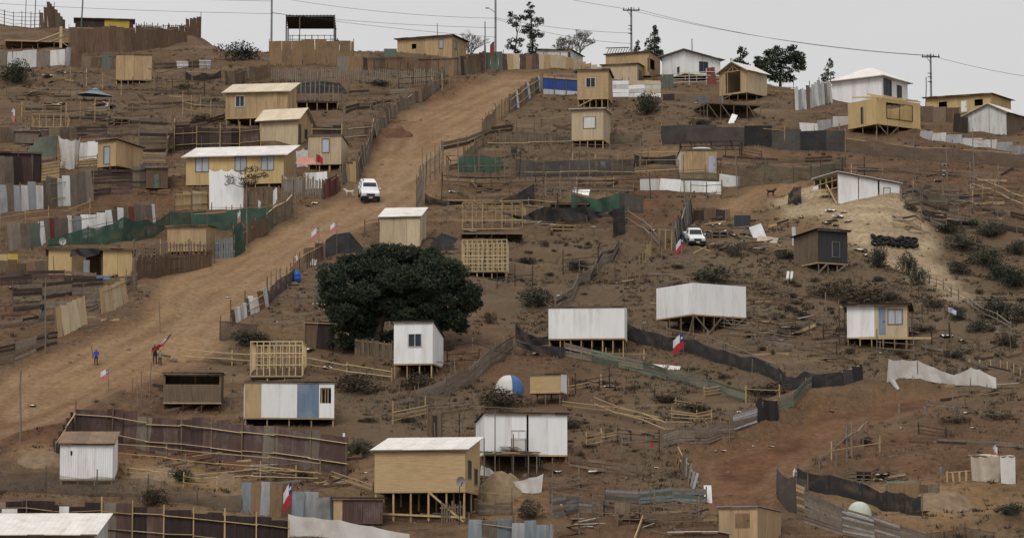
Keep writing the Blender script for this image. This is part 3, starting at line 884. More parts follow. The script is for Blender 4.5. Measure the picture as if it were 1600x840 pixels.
        for x in (x0 + .03, x1 - .03):
            bar(root, 'floor_beam', (x, .08, zf - .05), (x, d - .08, zf - .05), .09, beam, .09)
        for (a, za, b, zb2) in brace:
            xa, xb = x0 + W * a, x0 + W * b
            def zz(x, t):
                wp = MW @ Vector((x, 0, 0)); zg = gz(wp.x, wp.y) - g.z
                return zg + (zf - .06 - zg) * t
            bar(root, 'brace', (xa, -.03, zz(xa, za)), (xb, -.03, zz(xb, zb2)), .05, post, .12)
    return root, dict(g=g, s=s, rot=rot, W=W, x0=x0, d=d, zf=zf, h=h, top=top, M=MW, fx=fx)

def frame_house(label, us, vt, vb, vg, d=3.0, ns=7, rows=2, mat='timber_pale', top_rafters=0, stilts=True, psi=.12, wd=.07, cat='timber frame', infill=None, name='timber_frame', deck_mat='wood'):
    u0, u1 = us; ua = (u0 + u1) / 2
    g = G(ua, vg); s = scl(g)
    W = (u1 - u0) / s; zf = (vg - vb) / s; h = (vb - vt) / s
    rot = -math.atan((ua - 800) / F_PX) - psi
    root = thing(name, label, cat, g, rot)
    MW = Matrix.Translation(g) @ Matrix.Rotation(rot, 4, 'Z')
    x0, x1 = -W / 2, W / 2
    box(root, 'deck', (W + .1, d + .1, .08), (0, d / 2, zf - .04), deck_mat)
    for y in (0, d):
        bar(root, 'top_plate', (x0, y, zf + h), (x1, y, zf + h), wd, mat, wd)
        bar(root, 'sole_plate', (x0, y, zf + .04), (x1, y, zf + .04), wd, mat, wd)
        for i in range(ns):
            x = x0 + W * i / (ns - 1)
            bar(root, 'stud', (x, y, zf + .075), (x + rnd.uniform(-.02, .02), y, zf + h - .035), wd, mat)
        for r in range(1, rows):
            z = zf + h * r / rows
            bar(root, 'rail', (x0, y - .045, z), (x1, y - .045, z), .04, mat, wd)
    for x in (x0, x1):
        bar(root, 'top_plate', (x, .04, zf + h - .002), (x, d - .04, zf + h - .002), wd, mat)
        n2 = max(2, ns // 2)
        for i in range(1, n2):
            bar(root, 'stud', (x, d * i / n2, zf + .002), (x, d * i / n2, zf + h - .04), wd, mat)
    for i in range(top_rafters):
        x = x0 + W * (i + .5) / top_rafters
        bar(root, 'rafter', (x, -.3, zf + h + .09), (x, d + .3, zf + h + .09 + rnd.uniform(.0, .15)), .05, mat, .12)
    if stilts and zf > .1:
        for j in range(2):
            for i in range(4):
                x = x0 + W * i / 3; y = .05 + (d - .1) * j
                wp = MW @ Vector((x, y, 0))
                zb = gz(wp.x, wp.y) - g.z - .25
                if zb < zf - .15: bar(root, 'stilt', (x, y, zb), (x, y, zf - .085), .11, 'timber', shape='pole')
    return root, dict(g=g, s=s, rot=rot, W=W, x0=x0, d=d, zf=zf, h=h, M=MW)

# ---- fences
def poly_world(pts):
    return [G(u, v) for u, v in pts]
def walk(P, step):
    """points about every step metres along a ground polyline"""
    r = [P[0].copy()]
    for a, b in zip(P[:-1], P[1:]):
        n = max(1, round((b - a).xy.length / step))
        for i in range(1, n + 1):
            q = a.lerp(b, i / n); q.z = gz(q.x, q.y); r.append(q)
    return r
def fence(label, pts, hp, style, mats=('wood',), step=2.4, post='wood', rail='timber', rails=2, cat='fence', name='fence', sheet_w=.85, jit=.08, posts=True, post_h=1.15, post_w=.1,
          rail_w=.07, sag=0.0, gap=.02, rot=0.0, front_rails=False, lift=0.0, shape='box', group=None, boards=4, board_h=None):
    P = poly_world(pts)
    s = sum(scl(p) for p in P) / len(P)
    if isinstance(hp, (int, float)): hp = [hp] * len(P)
    hh = [x / s for x in hp]
    root = thing(name, label, cat, P[0], 0.0, group)
    O = P[0]
    # running length -> height
    cum = [0.0]
    for a, b in zip(P[:-1], P[1:]): cum.append(cum[-1] + (b - a).xy.length)
    def at(t):
        t = min(max(t, 0), cum[-1])
        i = min(max(bisect_right(cum, t) - 1, 0), len(P) - 2)
        f = (t - cum[i]) / max(cum[i + 1] - cum[i], 1e-6)
        q = P[i].lerp(P[i + 1], f); q.z = gz(q.x, q.y)
        dv = (P[i + 1] - P[i]); dv.z = 0
        return q - O, dv.normalized(), hh[i] + (hh[i + 1] - hh[i]) * f
    Ltot = cum[-1]
    npst = max(1, round(Ltot / step))
    nrm = lambda dv: Vector((dv.y, -dv.x, 0))       # towards the viewer for a fence drawn left to right
    PT = [at(Ltot * i / npst) for i in range(npst + 1)]
    for q, dv, h in PT:
        if posts:
            bk = -nrm(dv) * .07 if style in ('sheet', 'flat', 'net', 'picket') and not front_rails else nrm(dv) * (.07 if style in ('sheet', 'flat', 'net', 'picket') else 0)
            tl = Vector((rnd.uniform(-.05, .05), rnd.uniform(-.05, .05), 0)) * h
            bar(root, 'post', q + bk + Vector((0, 0, -.25)), q + bk + tl + Vector((0, 0, h * post_h * rnd.uniform(.92, 1.12))), post_w * rnd.uniform(.8, 1.25), post, shape='pole')
    rl = rails if style in ('rail', 'sheet', 'flat', 'picket') else (1 if style == 'net' and rails else 0)
    for i in range(npst):
        (a, da, ha), (b, db, hb) = PT[i], PT[i + 1]
        n_ = nrm(da)
        if rl:
            for r in range(rl):
                f = (r + 1) / (rl + .15) if style == 'rail' else ((.28, .8, .55)[r] if rl > 1 else .92)
                off = n_ * ((.10 if front_rails else -.06) if style != 'rail' else .05)
                e0, e1 = rnd.uniform(-.06, .06), rnd.uniform(-.06, .06)
                ex = (b - a).normalized() * rnd.uniform(0, .12)
                bar(root, 'rail', a + off - ex + Vector((0, 0, ha * f + e0)), b + off + ex + Vector((0, 0, hb * f + e1)), rail_w * rnd.uniform(.8, 1.2), rail, .05)
        if style == 'board':
            for r in range(boards):
                z0 = (r + .5) / boards
                bh = board_h or (ha / boards * .8)
                e0, e1 = rnd.uniform(-.04, .04), rnd.uniform(-.04, .04)
                bar(root, 'board', a + n_ * .07 + Vector((0, 0, lift + ha * z0 + e0)), b + n_ * .07 + Vector((0, 0, lift + hb * z0 + e1)), .03, rnd.choice(mats), bh) if False else None
                p0 = a + n_ * (.07 + .006 * r) + Vector((0, 0, lift + ha * z0 + e0)); p1 = b + n_ * (.07 + .006 * r) + Vector((0, 0, lift + hb * z0 + e1))
                up = Vector((0, 0, bh / 2))
                vs, fs = prism([p0 - up, p1 - up, p1 + up, p0 + up], -n_ * .03)
                mesh_obj('board', vs, fs, rnd.choice(mats), root)
    if style in ('sheet', 'flat'):
        t = 0.0
        j = 0
        while t < Ltot - .15:
            w_ = sheet_w * rnd.uniform(.85, 1.12)
            if t + w_ > Ltot: w_ = Ltot - t
            q, dv, h = at(t + w_ / 2)
            hz = h * (1 + rnd.uniform(-jit, jit))
            ang = math.atan2(dv.y, dv.x)
            qa, qb = at(t)[0], at(t + w_)[0]
            mt = mats[j % len(mats)] if shape == 'seq' else rnd.choice(mats)
            zc = q.z + hz / 2 + lift - .06
            sh = math.atan2(qb.z - qa.z, w_)
            R_ = Matrix.Rotation(ang, 4, 'Z') @ Matrix.Rotation(rnd.uniform(-.03, .03) - sh * .0, 4, 'Y') @ Matrix.Rotation(rnd.uniform(-.03, .03), 4, 'X')
            c = q + nrm(dv) * (.012 * (j % 2)); c.z = zc
            She = Matrix.Identity(4); She[2][0] = (qb.z - qa.z) / max(w_, .1) * (1.0 if sheet_w > 1.25 else .65)
            m_ = Matrix.Translation(c) @ R_ @ She
            if style == 'sheet':
                link(unit('corr', mt), 'sheet', root, m_ @ Matrix.Diagonal((w_ + .03, .03, hz + .12, 1)))
            else:
                link(unit('box', mt), 'board', root, m_ @ Matrix.Diagonal((w_ - gap, .03, hz + .12, 1)))
            t += w_; j += 1
    if style == 'picket':
        pcs = []
        t = 0.0
        while t < Ltot:
            q, dv, h = at(t)
            hz = h * rnd.uniform(.86, 1.08); wv = dv * .05 * rnd.uniform(.7, 1.3)
            tl = dv * rnd.uniform(-.06, .06)
            n_ = nrm(dv)
            b0 = q + Vector((0, 0, -.1))
            pcs.append(prism([b0 - wv, b0 + wv, q + wv + tl + Vector((0, 0, hz)), q - wv + tl + Vector((0, 0, hz))], -n_ * .025))
            t += gap + .1
        joined('pickets', pcs, mats[0], root, 'stuff')
    if style == 'net':
        nn = max(6, int(Ltot / .35)); rows = 5
        vs, fs = [], []
        for i in range(nn + 1):
            t = Ltot * i / nn
            q, dv, h = at(t)
            ft = (t / Ltot * npst) % 1
            sg = (sag + .05) * 4 * ft * (1 - ft) * h + h * .10 * max(0, math.sin(t * .9 + Ltot) + .25 * math.sin(t * 3.7))
            n_ = nrm(dv)
            for r in range(rows + 1):
                z = r / rows
                wob = .10 * math.sin(t * 2.1 + z * 2) * (1 - abs(2 * z - 1)) + .04 * math.sin(t * 7.3 + z * 5)
                vs.append(q + n_ * (.02 + wob * .6) + Vector((0, 0, lift - .05 + (h + .05) * z - sg * z)))
        for i in range(nn):
            for r in range(rows):
                a = i * (rows + 1) + r
                fs.append((a, a + rows + 1, a + rows + 2, a + 1))
        mesh_obj('netting', vs, fs, mats[0], root, True)
    return root

def hanging(name, label, cat, cols, mat, part=None, wr=.07, sub=6, rows=8, posts=None, lean=0.0, fold=3.0):
    """cloth hung between columns (u_top, v_top, u_bottom, v_bottom); depth comes from the ground below each column"""
    P = []
    for ut, vt, ub, vb in cols:
        g = G(ub, vb); s = scl(g)
        P.append((g, g + Vector(((ut - ub) / s, lean * (vb - vt) / s, (vb - vt) / s))))
    O = P[0][0]
    vs, fs = [], []
    n = (len(P) - 1) * sub
    for i in range(n + 1):
        k = min(i // sub, len(P) - 2); f = i / sub - k
        b = P[k][0].lerp(P[k + 1][0], f) - O; t = P[k][1].lerp(P[k + 1][1], f) - O
        # tops sag between the columns
        t.z -= .12 * (t - b).length * 4 * f * (1 - f) * .5
        for r in range(rows + 1):
            z = r / rows
            q = b.lerp(t, z)
            ph = i / sub * fold * 2
            q.y += -wr * (math.sin(ph + z * 2.3) * .7 + math.sin(ph * 2.7 + 1.3 + z * 4) * .4) * (1 - .4 * z)
            q.z += .02
            vs.append(q)
    for i in range(n):
        for r in range(rows):
            a = i * (rows + 1) + r
            fs.append((a, a + rows + 1, a + rows + 2, a + 1))
    root = thing(name, label, cat, O)
    mesh_obj(part or 'cloth', vs, fs, mat, root, True)
    if posts:
        for k in posts:
            bar(root, 'pole', P[k][0] - O + Vector((0, .06, -.2)), P[k][1] - O + Vector((0, .06, .1)), .06, 'wood', shape='pole')
    return root

def stick(u, v0, v1, label, name='post', cat='post', w_=.09, mat='wood', group=None, lean=0.0, shape='log', du=0):
    g = G(u, v1); s = scl(g); h = (v1 - v0) / s
    root = link(unit(shape, mat), name, None, Matrix.Translation(g + Vector((du / s / 2, 0, h / 2 - .12))) @ Vector((du / s, lean, h)).to_track_quat('Z', 'Y').to_matrix().to_4x4() @ Matrix.Diagonal((w_, w_, h + .25, 1)))
    prop(root, label, cat, group)
    return root
def plank(label, a, b, za=.05, zb=.05, w_=.15, th=.05, mat='timber', name='plank', cat='plank', group=None, shape='box'):
    p, q = G(*a), G(*b)
    p.z += za; q.z += zb
    d = q - p
    m = Matrix.Translation((p + q) / 2) @ d.to_track_quat('Z', 'Y').to_matrix().to_4x4() @ Matrix.Diagonal((w_, th, d.length, 1))
    return prop(link(unit(shape, mat), name, None, m), label, cat, group)
def panel_on_ground(label, u, v, wpx, hpx, mat, name='board', cat='board', tilt=.25, rz=0.0, th=.05, group=None, roll=0.0):
    """a loose board standing or leaning on the slope, its bottom edge at the pixel"""
    g = G(u, v); s = scl(g); W, H_ = wpx / s, hpx / s
    root = thing(name, label, cat, g, rz - math.atan((u - 800) / F_PX), group)
    R_ = Matrix.Rotation(-tilt, 4, 'X') @ Matrix.Rotation(roll, 4, 'Y')
    vs, fs = prism([R_ @ Vector(p) for p in ((-W / 2, 0, -.04), (W / 2, 0, -.04), (W / 2, 0, H_), (-W / 2, 0, H_))], R_ @ Vector((0, th, 0)))
    mesh_obj('panel', vs, fs, mat, root)
    return root

def drape(name, label, cat, tops, bots, vg, mat, part='netting', rows=6, sub=5, wr=.12, posts=()):
    """cloth or net held up off the ground: top and bottom outlines in the upright plane over the ground line vg"""
    n = (len(tops) - 1) * sub
    def at(L_, t):
        k_ = min(int(t), len(L_) - 2); f = t - k_
        f2 = f
        return L_[k_][0] + (L_[k_ + 1][0] - L_[k_][0]) * f2, L_[k_][1] + (L_[k_ + 1][1] - L_[k_][1]) * f2
    O = G(bots[0][0], vg)
    vs, fs = [], []
    for i in range(n + 1):
        t = i / sub
        a, b = at(tops, t), at(bots, t)
        g = G(b[0], vg); s = scl(g)
        for r in range(rows + 1):
            z = r / rows
            u = b[0] + (a[0] - b[0]) * z; v = b[1] + (a[1] - b[1]) * z
            vs.append(g + Vector(((u - b[0]) / s, -wr * (math.sin(t * 4 + z * 3) + .5 * math.sin(t * 9 + z * 5)), (vg - v) / s + .02)) - O)
    for i in range(n):
        for r in range(rows):
            q = i * (rows + 1) + r
            fs.append((q, q + rows + 1, q + rows + 2, q + 1))
    root = thing(name, label, cat, O)
    mesh_obj(part, vs, fs, mat, root, True)
    for k_ in posts:
        g = G(bots[k_][0], vg); s = scl(g)
        x = (tops[k_][0] - bots[k_][0]) / s
        bar(root, 'pole', g - O + Vector((0, .08, -.25)), g - O + Vector((x, .08, (vg - tops[k_][1]) / s + .08)), .07, 'wood', shape='pole')
    return root
# ------------------------------------------------------------------ houses on the crest
house('cabin', 'tan board cabin with flat dark roof behind the brown crest fence', 'cabin', (620, 706, 729), 'R', 55, 90, 92, d=4.5, roof=('monox', 0.0, 0.0), roofm='roof_dark',
      opens=[('F', 643, 650, 64, 72, 'open'), ('F', 686, 692, 60, 74, 'pale'), ('S', 709, 714, 62, 74, 'pale')], stilts=None, over=.35)
house('cabin', 'low white panel house behind the pale crest fence', 'house', (838, 892, 911), 'R', 76, 100, 101, d=4.5, wall='white_dirty', roof=('monox', 0.15, -.15), roofm='roof_dark', stilts=None,
      opens=[('F', 888, 891, 82, 96, 'dark')])
h_, i_ = house('unfinished_house', 'tan board house with bare roof trusses next to the white crest house', 'house', (946, 1014, 1032), 'R', 82, 118, 122, d=4.0, wall='osb', roof=('mono', .1, .1), roofm='roof_brown',
      opens=[('F', 1012, 1013.5, 90, 112, 'open'), ('S', 1016, 1023, 90, 106, 'open')], stilts=None)
for k in range(9):
    x = i_['x0'] + i_['W'] * k / 16 + .1
    z = i_['zf'] + i_['h'] + .2
    bar(h_, 'truss', (x, .1, z), (x + .32, .1, z + .62), .05, 'wood_dark', .06)
bar(h_, 'truss_beam', (i_['x0'], .05, i_['zf'] + i_['h'] + .85), (i_['x0'] + i_['W'] * .55, .05, i_['zf'] + i_['h'] + .75), .06, 'wood_dark', .09)
house('annex', 'small plank annex with brown roof in front of the truss house', 'shed', (940, 996, 1005), 'R', 100, 126, 127, d=3.0, wall='osb_pale', style='plank', roof=('mono', .05, .2), roofm='roof_brown', stilts=None,
      opens=[('S', 998, 1003, 106, 124, 'door:wood')])
house('house', 'white house with lean-to roof and high corner beside the bare pole', 'house', (1034, 1070, 1126), 'L', 82, 114, 127, d=5.0, wall='white', roof=('monox', .25, -.45), roofm='roof_grey', over=.4, stilts=(4, 2),
      opens=[('F', 1093, 1106, 94, 110, 'dark'), ('S', 1058, 1062, 101, 113, 'door:wood_dark')])
h_, i_ = house('gabled_shed', 'gabled shed on stilts with an open front and board side wall', 'shed', (1124, 1167, 1199), 'R', 108, 143, 159, d=3.6, wall='osb_pale', roof=('gy', .95, .5), roofm='roof_white', over=.3,
      segs=[(1124, 1133, 'panel', 'osb'), (1158, 1167, 'panel', 'osb')], opens=[], stilts=(4, 3), brace=((0.1, 0, .5, 1),), post='wood')
x0, W, zf, h = i_['x0'], i_['W'], i_['zf'], i_['h']
for x in (.22, .30, .78):
    bar(h_, 'stud', (x0 + W * x, 0, zf), (x0 + W * x, 0, zf + h), .07, 'timber')
bar(h_, 'lintel', (x0, -.01, zf + h), (x0 + W, -.01, zf + h), .07, 'timber', .1)
for a, b in ((.3, .5), (.7, .5), (.5, .5)):
    bar(h_, 'truss', (x0 + W * a, .01, zf + h + .04), (x0 + W * b, .01, zf + h + .85 if a == b else zf + h + .6), .05, 'timber', .07)
house('house', 'white house with pale hip roof and tall dark windows', 'house', (1300, 1378, 1419), 'R', 118, 155, 166, d=5.5, wall='white', roof=('hip', 1.55), roofm='roof_white', over=.45, stilts=(5, 3),
      opens=[('S', 1381, 1393, 121, 146, 'dark'), ('S', 1402, 1409, 126, 148, 'dark')])
house('unfinished_house', 'roofless yellow board house with a wide window hole and loose rafters on top', 'house', (1325, 1370, 1439), 'L', 152, 192, 215, d=4.2, wall='osb_yellow', roof=None, rafters=13, stilts=(5, 3), pw=1.4,
      opens=[('F', 1386, 1426, 158, 182, 'frame'), ('S', 1346, 1349, 163, 188, 'dark')], brace=((.02, 1, .25, 0), (.5, 1, .3, 0), (.9, 1, .7, 0)), back=True, post='wood')
house('cabin', 'long yellow board house with dark window holes on the far right crest', 'house', (1447, 1548, 1580), 'R', 145, 170, 172, d=5.0, wall='osb_yellow', roof=('monox', .15, -.1), roofm='roof_brown', over=.35, stilts=None,
      opens=[('F', 1467, 1480, 151, 163, 'open'), ('F', 1502, 1511, 153, 172, 'door:white'), ('F', 1523, 1536, 153, 163, 'open')])
house('house', 'weathered white corrugated gable shack with dark plank side', 'shack', (1507, 1573, 1606), 'R', 174, 211, 212, d=4.5, wall='white_dirty', style='corr', pw=.85, roof=('gy', .95, .58), roofm='roof_white', swall='wood', sstyle='plank', stilts=None)

# open pavilion on the crest
g = crest(482, 1.0); s = scl(g)
W = 75 / s; H_ = (pix(g)[1] - 24) / s; B_0 = (pix(g)[1] - 62) / s
pv = thing('pavilion', 'open timber pavilion with a dark slatted roof on the crest', 'pavilion', g)
d = 3.0
for x in (-W / 2, W / 2):
    for y, hh_ in ((0, H_), (d, H_ - .9)):
        bar(pv, 'post', (x, y, -.3), (x, y, hh_), .14, 'wood_dark')
bar(pv, 'post', (-W * .22, .02, -.3), (-W * .22, .02, H_ - .1), .1, 'wood_grey')
for t in np.linspace(0, 1, 6):
    bar(pv, 'roof_beam', (-W / 2 - .1, d * t, H_ - .9 * t), (W / 2 + .1, d * t, H_ - .9 * t), .08, 'wood_dark', .12)
for t in np.linspace(0, 1, 15):
    x = -W / 2 + W * t
    bar(pv, 'rafter', (x, -.2, H_ + .09), (x, d + .1, H_ - .83), .05, 'wood', .07)
vs, fs = prism([Vector((-W / 2, .3, H_ - .05)), Vector((W / 2, .3, H_ - .05)), Vector((W / 2, d, H_ - .86)), Vector((-W / 2, d, H_ - .86))], Vector((0, 0, .03)))
mesh_obj('roof_sheet', vs, fs, 'roof_dark', pv)
for z in (.25, .55, 1.0):
    bar(pv, 'rail', (-W / 2, d * .9, B_0 + z), (W / 2, d * .9, B_0 + z), .05, 'wood_dark')
for t in np.linspace(.1, .9, 7):
    bar(pv, 'baluster', (-W / 2 + W * t, d * .9, -.1), (-W / 2 + W * t, d * .9, B_0 + 1.1), .06, 'wood_dark')

# hut roof with yellow strip beyond the brown sheet fence
house('hut', 'low hut with black and yellow roof edge beside the skyline pickets', 'hut', (118, 208), None, 30, 44, 46, d=3.0, wall='wood_brown', roof=('mono', 0.0, 0.0), roofm='roof_dark', stilts=None,
      segs=[(118, 163, 'panel', 'wood_dark'), (163, 202, 'panel', 'yellow'), (202, 208, 'panel', 'wood_dark')])

# ------------------------------------------------------------------ upper tiers
house('cabin', 'plain windowless board box on short stilts, high on the left slope', 'cabin', (181, 237), None, 85, 124, 134, d=3.0, wall='osb', roof=('mono', .02, -.3), roofm='roof_brown', over=.03, stilts=(4, 2), pw=1.0)
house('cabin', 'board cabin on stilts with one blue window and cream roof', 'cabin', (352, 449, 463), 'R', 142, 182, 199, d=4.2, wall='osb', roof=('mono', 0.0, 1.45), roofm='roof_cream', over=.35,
      opens=[('F', 368, 381, 148, 164, 'darkw')], shade_skirt=.6, stilts=(6, 3), pw=1.0)
house('cabin', 'pale board cabin with cream roof and gable end below the blue-window cabin', 'cabin', (405, 465, 488), 'R', 184, 227, 229, d=4.0, wall='osb_pale', swall='osb', roof=('gx', 1.25), roofm='roof_cream', over=.35, stilts=(4, 2),
      opens=[('S', 466.5, 470.5, 192, 227, 'door:wood_brown'), ('S', 476, 480, 197, 210, 'dark')])
house('cabin', 'long yellowish board house with cream roof and three curtained windows', 'house', (290, 443, 461), 'R', 241, 284, 297, d=4.4, wall='osb_yellow', swall='osb', roof=('mono', 0.0, 1.4), roofm='roof_white', over=.4,
      opens=[('F', 305, 325, 243.5, 264, 'curtain'), ('F', 367, 384, 243.5, 264, 'curtain'), ('F', 408, 427, 243.5, 264, 'curtain')], stilts=(8, 3))
house('cabin', 'pale board cabin with one dark-framed window beside the pink awning', 'cabin', (481, 533, 544), 'R', 211, 255, 268, d=4.0, wall='osb_pale', roof=('mono', .02, -.3), roofm='roof_brown', over=.1, shade_skirt=.6, stilts=(4, 3),
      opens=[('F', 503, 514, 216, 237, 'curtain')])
house('cabin', 'pale board box with white roof above the dark pine', 'cabin', (593, 656, 666), 'R', 338, 384, 389, d=3.6, wall='osb_pale', roof=('mono', 0.0, 1.15), roofm='roof_white', over=.15, stilts=(4, 2))
house('cabin', 'pale board cabin on stilts with a white shutter', 'cabin', (893, 943, 954), 'R', 170, 217, 232, d=3.6, wall='osb_pale', roof=('mono', .05, .05), roofm='roof_white', over=.25, stilts=(5, 3),
      opens=[('F', 912, 930, 182, 199, 'shutter')])
house('cabin', 'plank cabin on stilts with a white-framed window beside the blue banner wall', 'cabin', (902, 951, 957), 'R', 109, 153, 169, d=3.8, wall='osb', style='lap', roof=('mono', .05, -.2), roofm='roof_dark', over=.2, shade_skirt=.6, stilts=(6, 3), brace=((0, 0, .5, 1),),
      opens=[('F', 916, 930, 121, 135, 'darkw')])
house('cabin', 'small tan hut on dark stilts beside the green tarpaulin', 'hut', (152, 181, 223), 'L' if False else 'R', 218, 257, 276, d=4.0, wall='osb', roof=('mono', .02, -.25), roofm='roof_dark', over=.2, shade_skirt=.6, stilts=(5, 3), post='wood_dark',
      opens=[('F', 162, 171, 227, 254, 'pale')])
house('shed', 'tan shed with brown roof beside the green netting', 'shed', (261, 322, 338), 'R', 352, 390, 400, d=3.4, wall='osb', roof=('mono', .0, .25), roofm='roof_brown', over=.2, stilts=(4, 2))
h_, i_ = house('shack', 'low tan shack with brown roof edge and blue tarpaulin porch', 'shack', (76, 206), None, 389, 431, 434, d=3.2, wall='osb_yellow', roof=('mono', .0, -.2), roofm='roof_brown', over=.25, stilts=None,
      segs=[(76, 112, 'panel', 'osb_yellow'), (112, 134, 'panel', 'osb_dark'), (160, 206, 'panel', 'osb_yellow')], opens=[])
bar(h_, 'door', (i_['fx'](135), -.02, .05), (i_['fx'](135), -.02, 1.4), .5, 'zinc', .03)
drape('blue_tarpaulin', 'dark blue tarpaulin awning over the low tan shack', 'tarpaulin', [(110, 392), (120, 389), (135, 388), (156, 390)], [(109, 402), (120, 398), (135, 403), (155, 397)], 437, 'blue_dark', part='cloth')

# ------------------------------------------------------------------ middle and right
h_, i_ = house('shack', 'white panel shack with a half-open timber frame on the sandy bank', 'shack', (1272, 1310, 1406), 'L', 279, 318, 320, d=4.5, wall='white', roof=('monox', .55, -.12), roofm='roof_white', over=.2, stilts=None, pw=1.9,
      segs=[(1310, 1341, 'panel', 'white'), (1342.5, 1372, 'panel', 'white'), (1374.5, 1406, 'corr', 'white')], swall='wood', sstyle='none', opens=[('F', 1381, 1391, 289, 306, 'shutter')], back=True)
x0, W, zf, h = i_['x0'], i_['W'], i_['zf'], i_['h']
for y in (0.05, 1.1, 2.2, 3.3, 4.4):
    bar(h_, 'stud', (0, y, -.1), (0, y, h + .5), .08, 'timber')
for z in (.5, 1.5, h + .05):
    bar(h_, 'rail', (-.05, .05, z), (-.05, 4.4, z), .05, 'timber', .08)
bar(h_, 'brace', (-.07, .2, .1), (-.07, 2.0, 2.0), .05, 'timber_pale', .09)
mesh_obj('wall_panel', *prism([Vector((-.12, 3.5, -.05)), Vector((-.12, 4.45, -.05)), Vector((-.12, 4.45, h)), Vector((-.12, 3.5, h))], Vector((.03, 0, 0))), 'white', h_)
h_, i_ = house('shack', 'tan board shack with a white sack on its roof and a blue door', 'shack', (1058, 1064, 1120), 'L', 234, 279, 281, d=3.4, wall='osb', swall='white_dirty', roof=('mono', .03, -.2), roofm='roof_dark', over=.06, stilts=None,
      segs=[(1064, 1120, 'panel', 'osb')], opens=[('F', 1107, 1118, 243, 270, 'door:cloth_lilac')])
mo = box(h_, 'sack', (1.9, .9, .35), (i_['x0'] + i_['W'] * .6, .6, i_['h'] + i_['zf'] + .2), 'cloth_white', shape='ball')
h_, i_ = house('shack', 'dark blue-black sheet shack with a plank side, propped on poles', 'shack', (1240, 1279, 1325), 'L', 359, 409, 428, d=3.6, wall='blue_dark', style='plank', swall='wood', sstyle='plank', roof=('mono', .05, -.2), roofm='roof_dark', over=.25, stilts=(4, 3), post='wood_grey', pw=1.0,
      opens=[('F', 1301, 1312, 376, 399, 'dark')], brace=((-.05, 0, .3, 1), (.6, 0, .95, 1)))
h_, i_ = house('shack', 'shack half white sheeting, half tan board, with a grey-blue door and a wide window', 'shack', (1324, 1418), None, 477, 526, 545, d=3.6, wall='osb', roof=('mono', .05, -.1), roofm='roof_dark', over=.35, stilts=(6, 3), psi=-.05,
      segs=[(1324, 1367, 'panel', 'white'), (1367, 1418, 'panel', 'osb_pale')], opens=[('F', 1373.5, 1384, 481, 523, 'door:blue_panel'), ('F', 1388, 1410, 484, 506, 'curtain')], pw=.8)
x0, W, zf, h = i_['x0'], i_['W'], i_['zf'], i_['h']
for x in (x0 - .55, x0 - .15): bar(h_, 'stud', (x, .1, -.2), (x, .1, zf + h), .08, 'wood_dark')
bar(h_, 'rail', (x0 - .6, .1, zf + .1), (x0, .1, zf + .1), .06, 'wood')
bar(h_, 'rail', (x0 - .6, .1, zf + h - .05), (x0, .1, zf + h - .05), .06, 'timber', .1)
bar(h_, 'veranda_beam', (x0 + W * .2, -.5, zf - .12), (x0 + W + 1.7, -.45, zf - .2), .14, 'timber', .16)
for x in (x0 + W * .55, x0 + W * .98, x0 + W + 1.3): bar(h_, 'stilt', (x, -.45, -.9), (x, -.45, zf - .2), .11, 'wood_grey', shape='pole')
house('house', 'large white corner-on panel house on cross-braced stilts', 'house', (1025, 1083, 1167), 'L', 441, 490, 528, d=4.6, wall='white', roof=None, stilts=(6, 4), post='wood', stilt_w=.13,
      brace=((.02, 1, -.1, .1), (.3, 0, .02, 1), (.3, 0, .55, 1) , (.75, .0, .55, 1), (.75, .0, .98, 1)), rafters=None, pw=1.22)
house('house', 'long white panel house front on stilts with see-through underfloor', 'house', (857, 976), None, 479, 528, 557, d=4.0, wall='white', roof=('mono', .0, .3), roofm='roof_brown', over=.02, shade_skirt=.6, stilts=(8, 3), post='timber', psi=-.06, pw=1.6)
house('house', 'small white cabin with a sloping roof and one white-framed window below the pine', 'house', (615, 676, 693), 'R', 502, 567, 592, d=3.8, wall='white', roof=('mono', .0, -.75), roofm='roof_dark', over=.1, stilts=(4, 3),
      opens=[('F', 638, 658, 521, 540, 'darkw')], pw=1.6)
h_, i_ = house('shack', 'patchwork shack of tan, white and blue panels on low stilts', 'shack', (382, 522), None, 597, 652, 668, d=3.4, wall='white', roof=('mono', .0, -.15), roofm='roof_dark', over=.02, shade_skirt=.6, stilts=(5, 3), psi=.03, pw=1.3, post='timber',
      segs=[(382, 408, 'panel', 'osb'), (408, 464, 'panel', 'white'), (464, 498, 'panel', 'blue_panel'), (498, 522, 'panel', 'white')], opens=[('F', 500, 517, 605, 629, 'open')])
x0, W, zf, h = i_['x0'], i_['W'], i_['zf'], i_['h']
for t in (.86, .90, .93): bar(h_, 'stud', (x0 + W * t, .08, zf + .9), (x0 + W * t, .08, zf + h - .2), .06, 'timber')
h_, i_ = house('shack', 'dark weathered plank shack with flat black roof', 'shack', (255, 345), None, 583, 628, 645, d=3.2, wall='wood', style='lap', roof=('mono', .0, .12), roofm='roof_dark', over=.12, shade_skirt=.6, stilts=(4, 2), post='wood_dark', psi=-.06,
      segs=[(255, 345, 'lap', 'wood')], opens=[('F', 258, 342, 585, 600, 'open')])
house('shed', 'white corrugated shed with brown roof behind grey netting', 'shed', (94, 176, 183), 'R', 693, 748, 756, d=3.0, wall='white', style='corr', roof=('mono', .0, .85), roofm='roof_brown', over=.15, stilts=(4, 2),
      opens=[('F', 110, 113, 704, 711, 'open')])
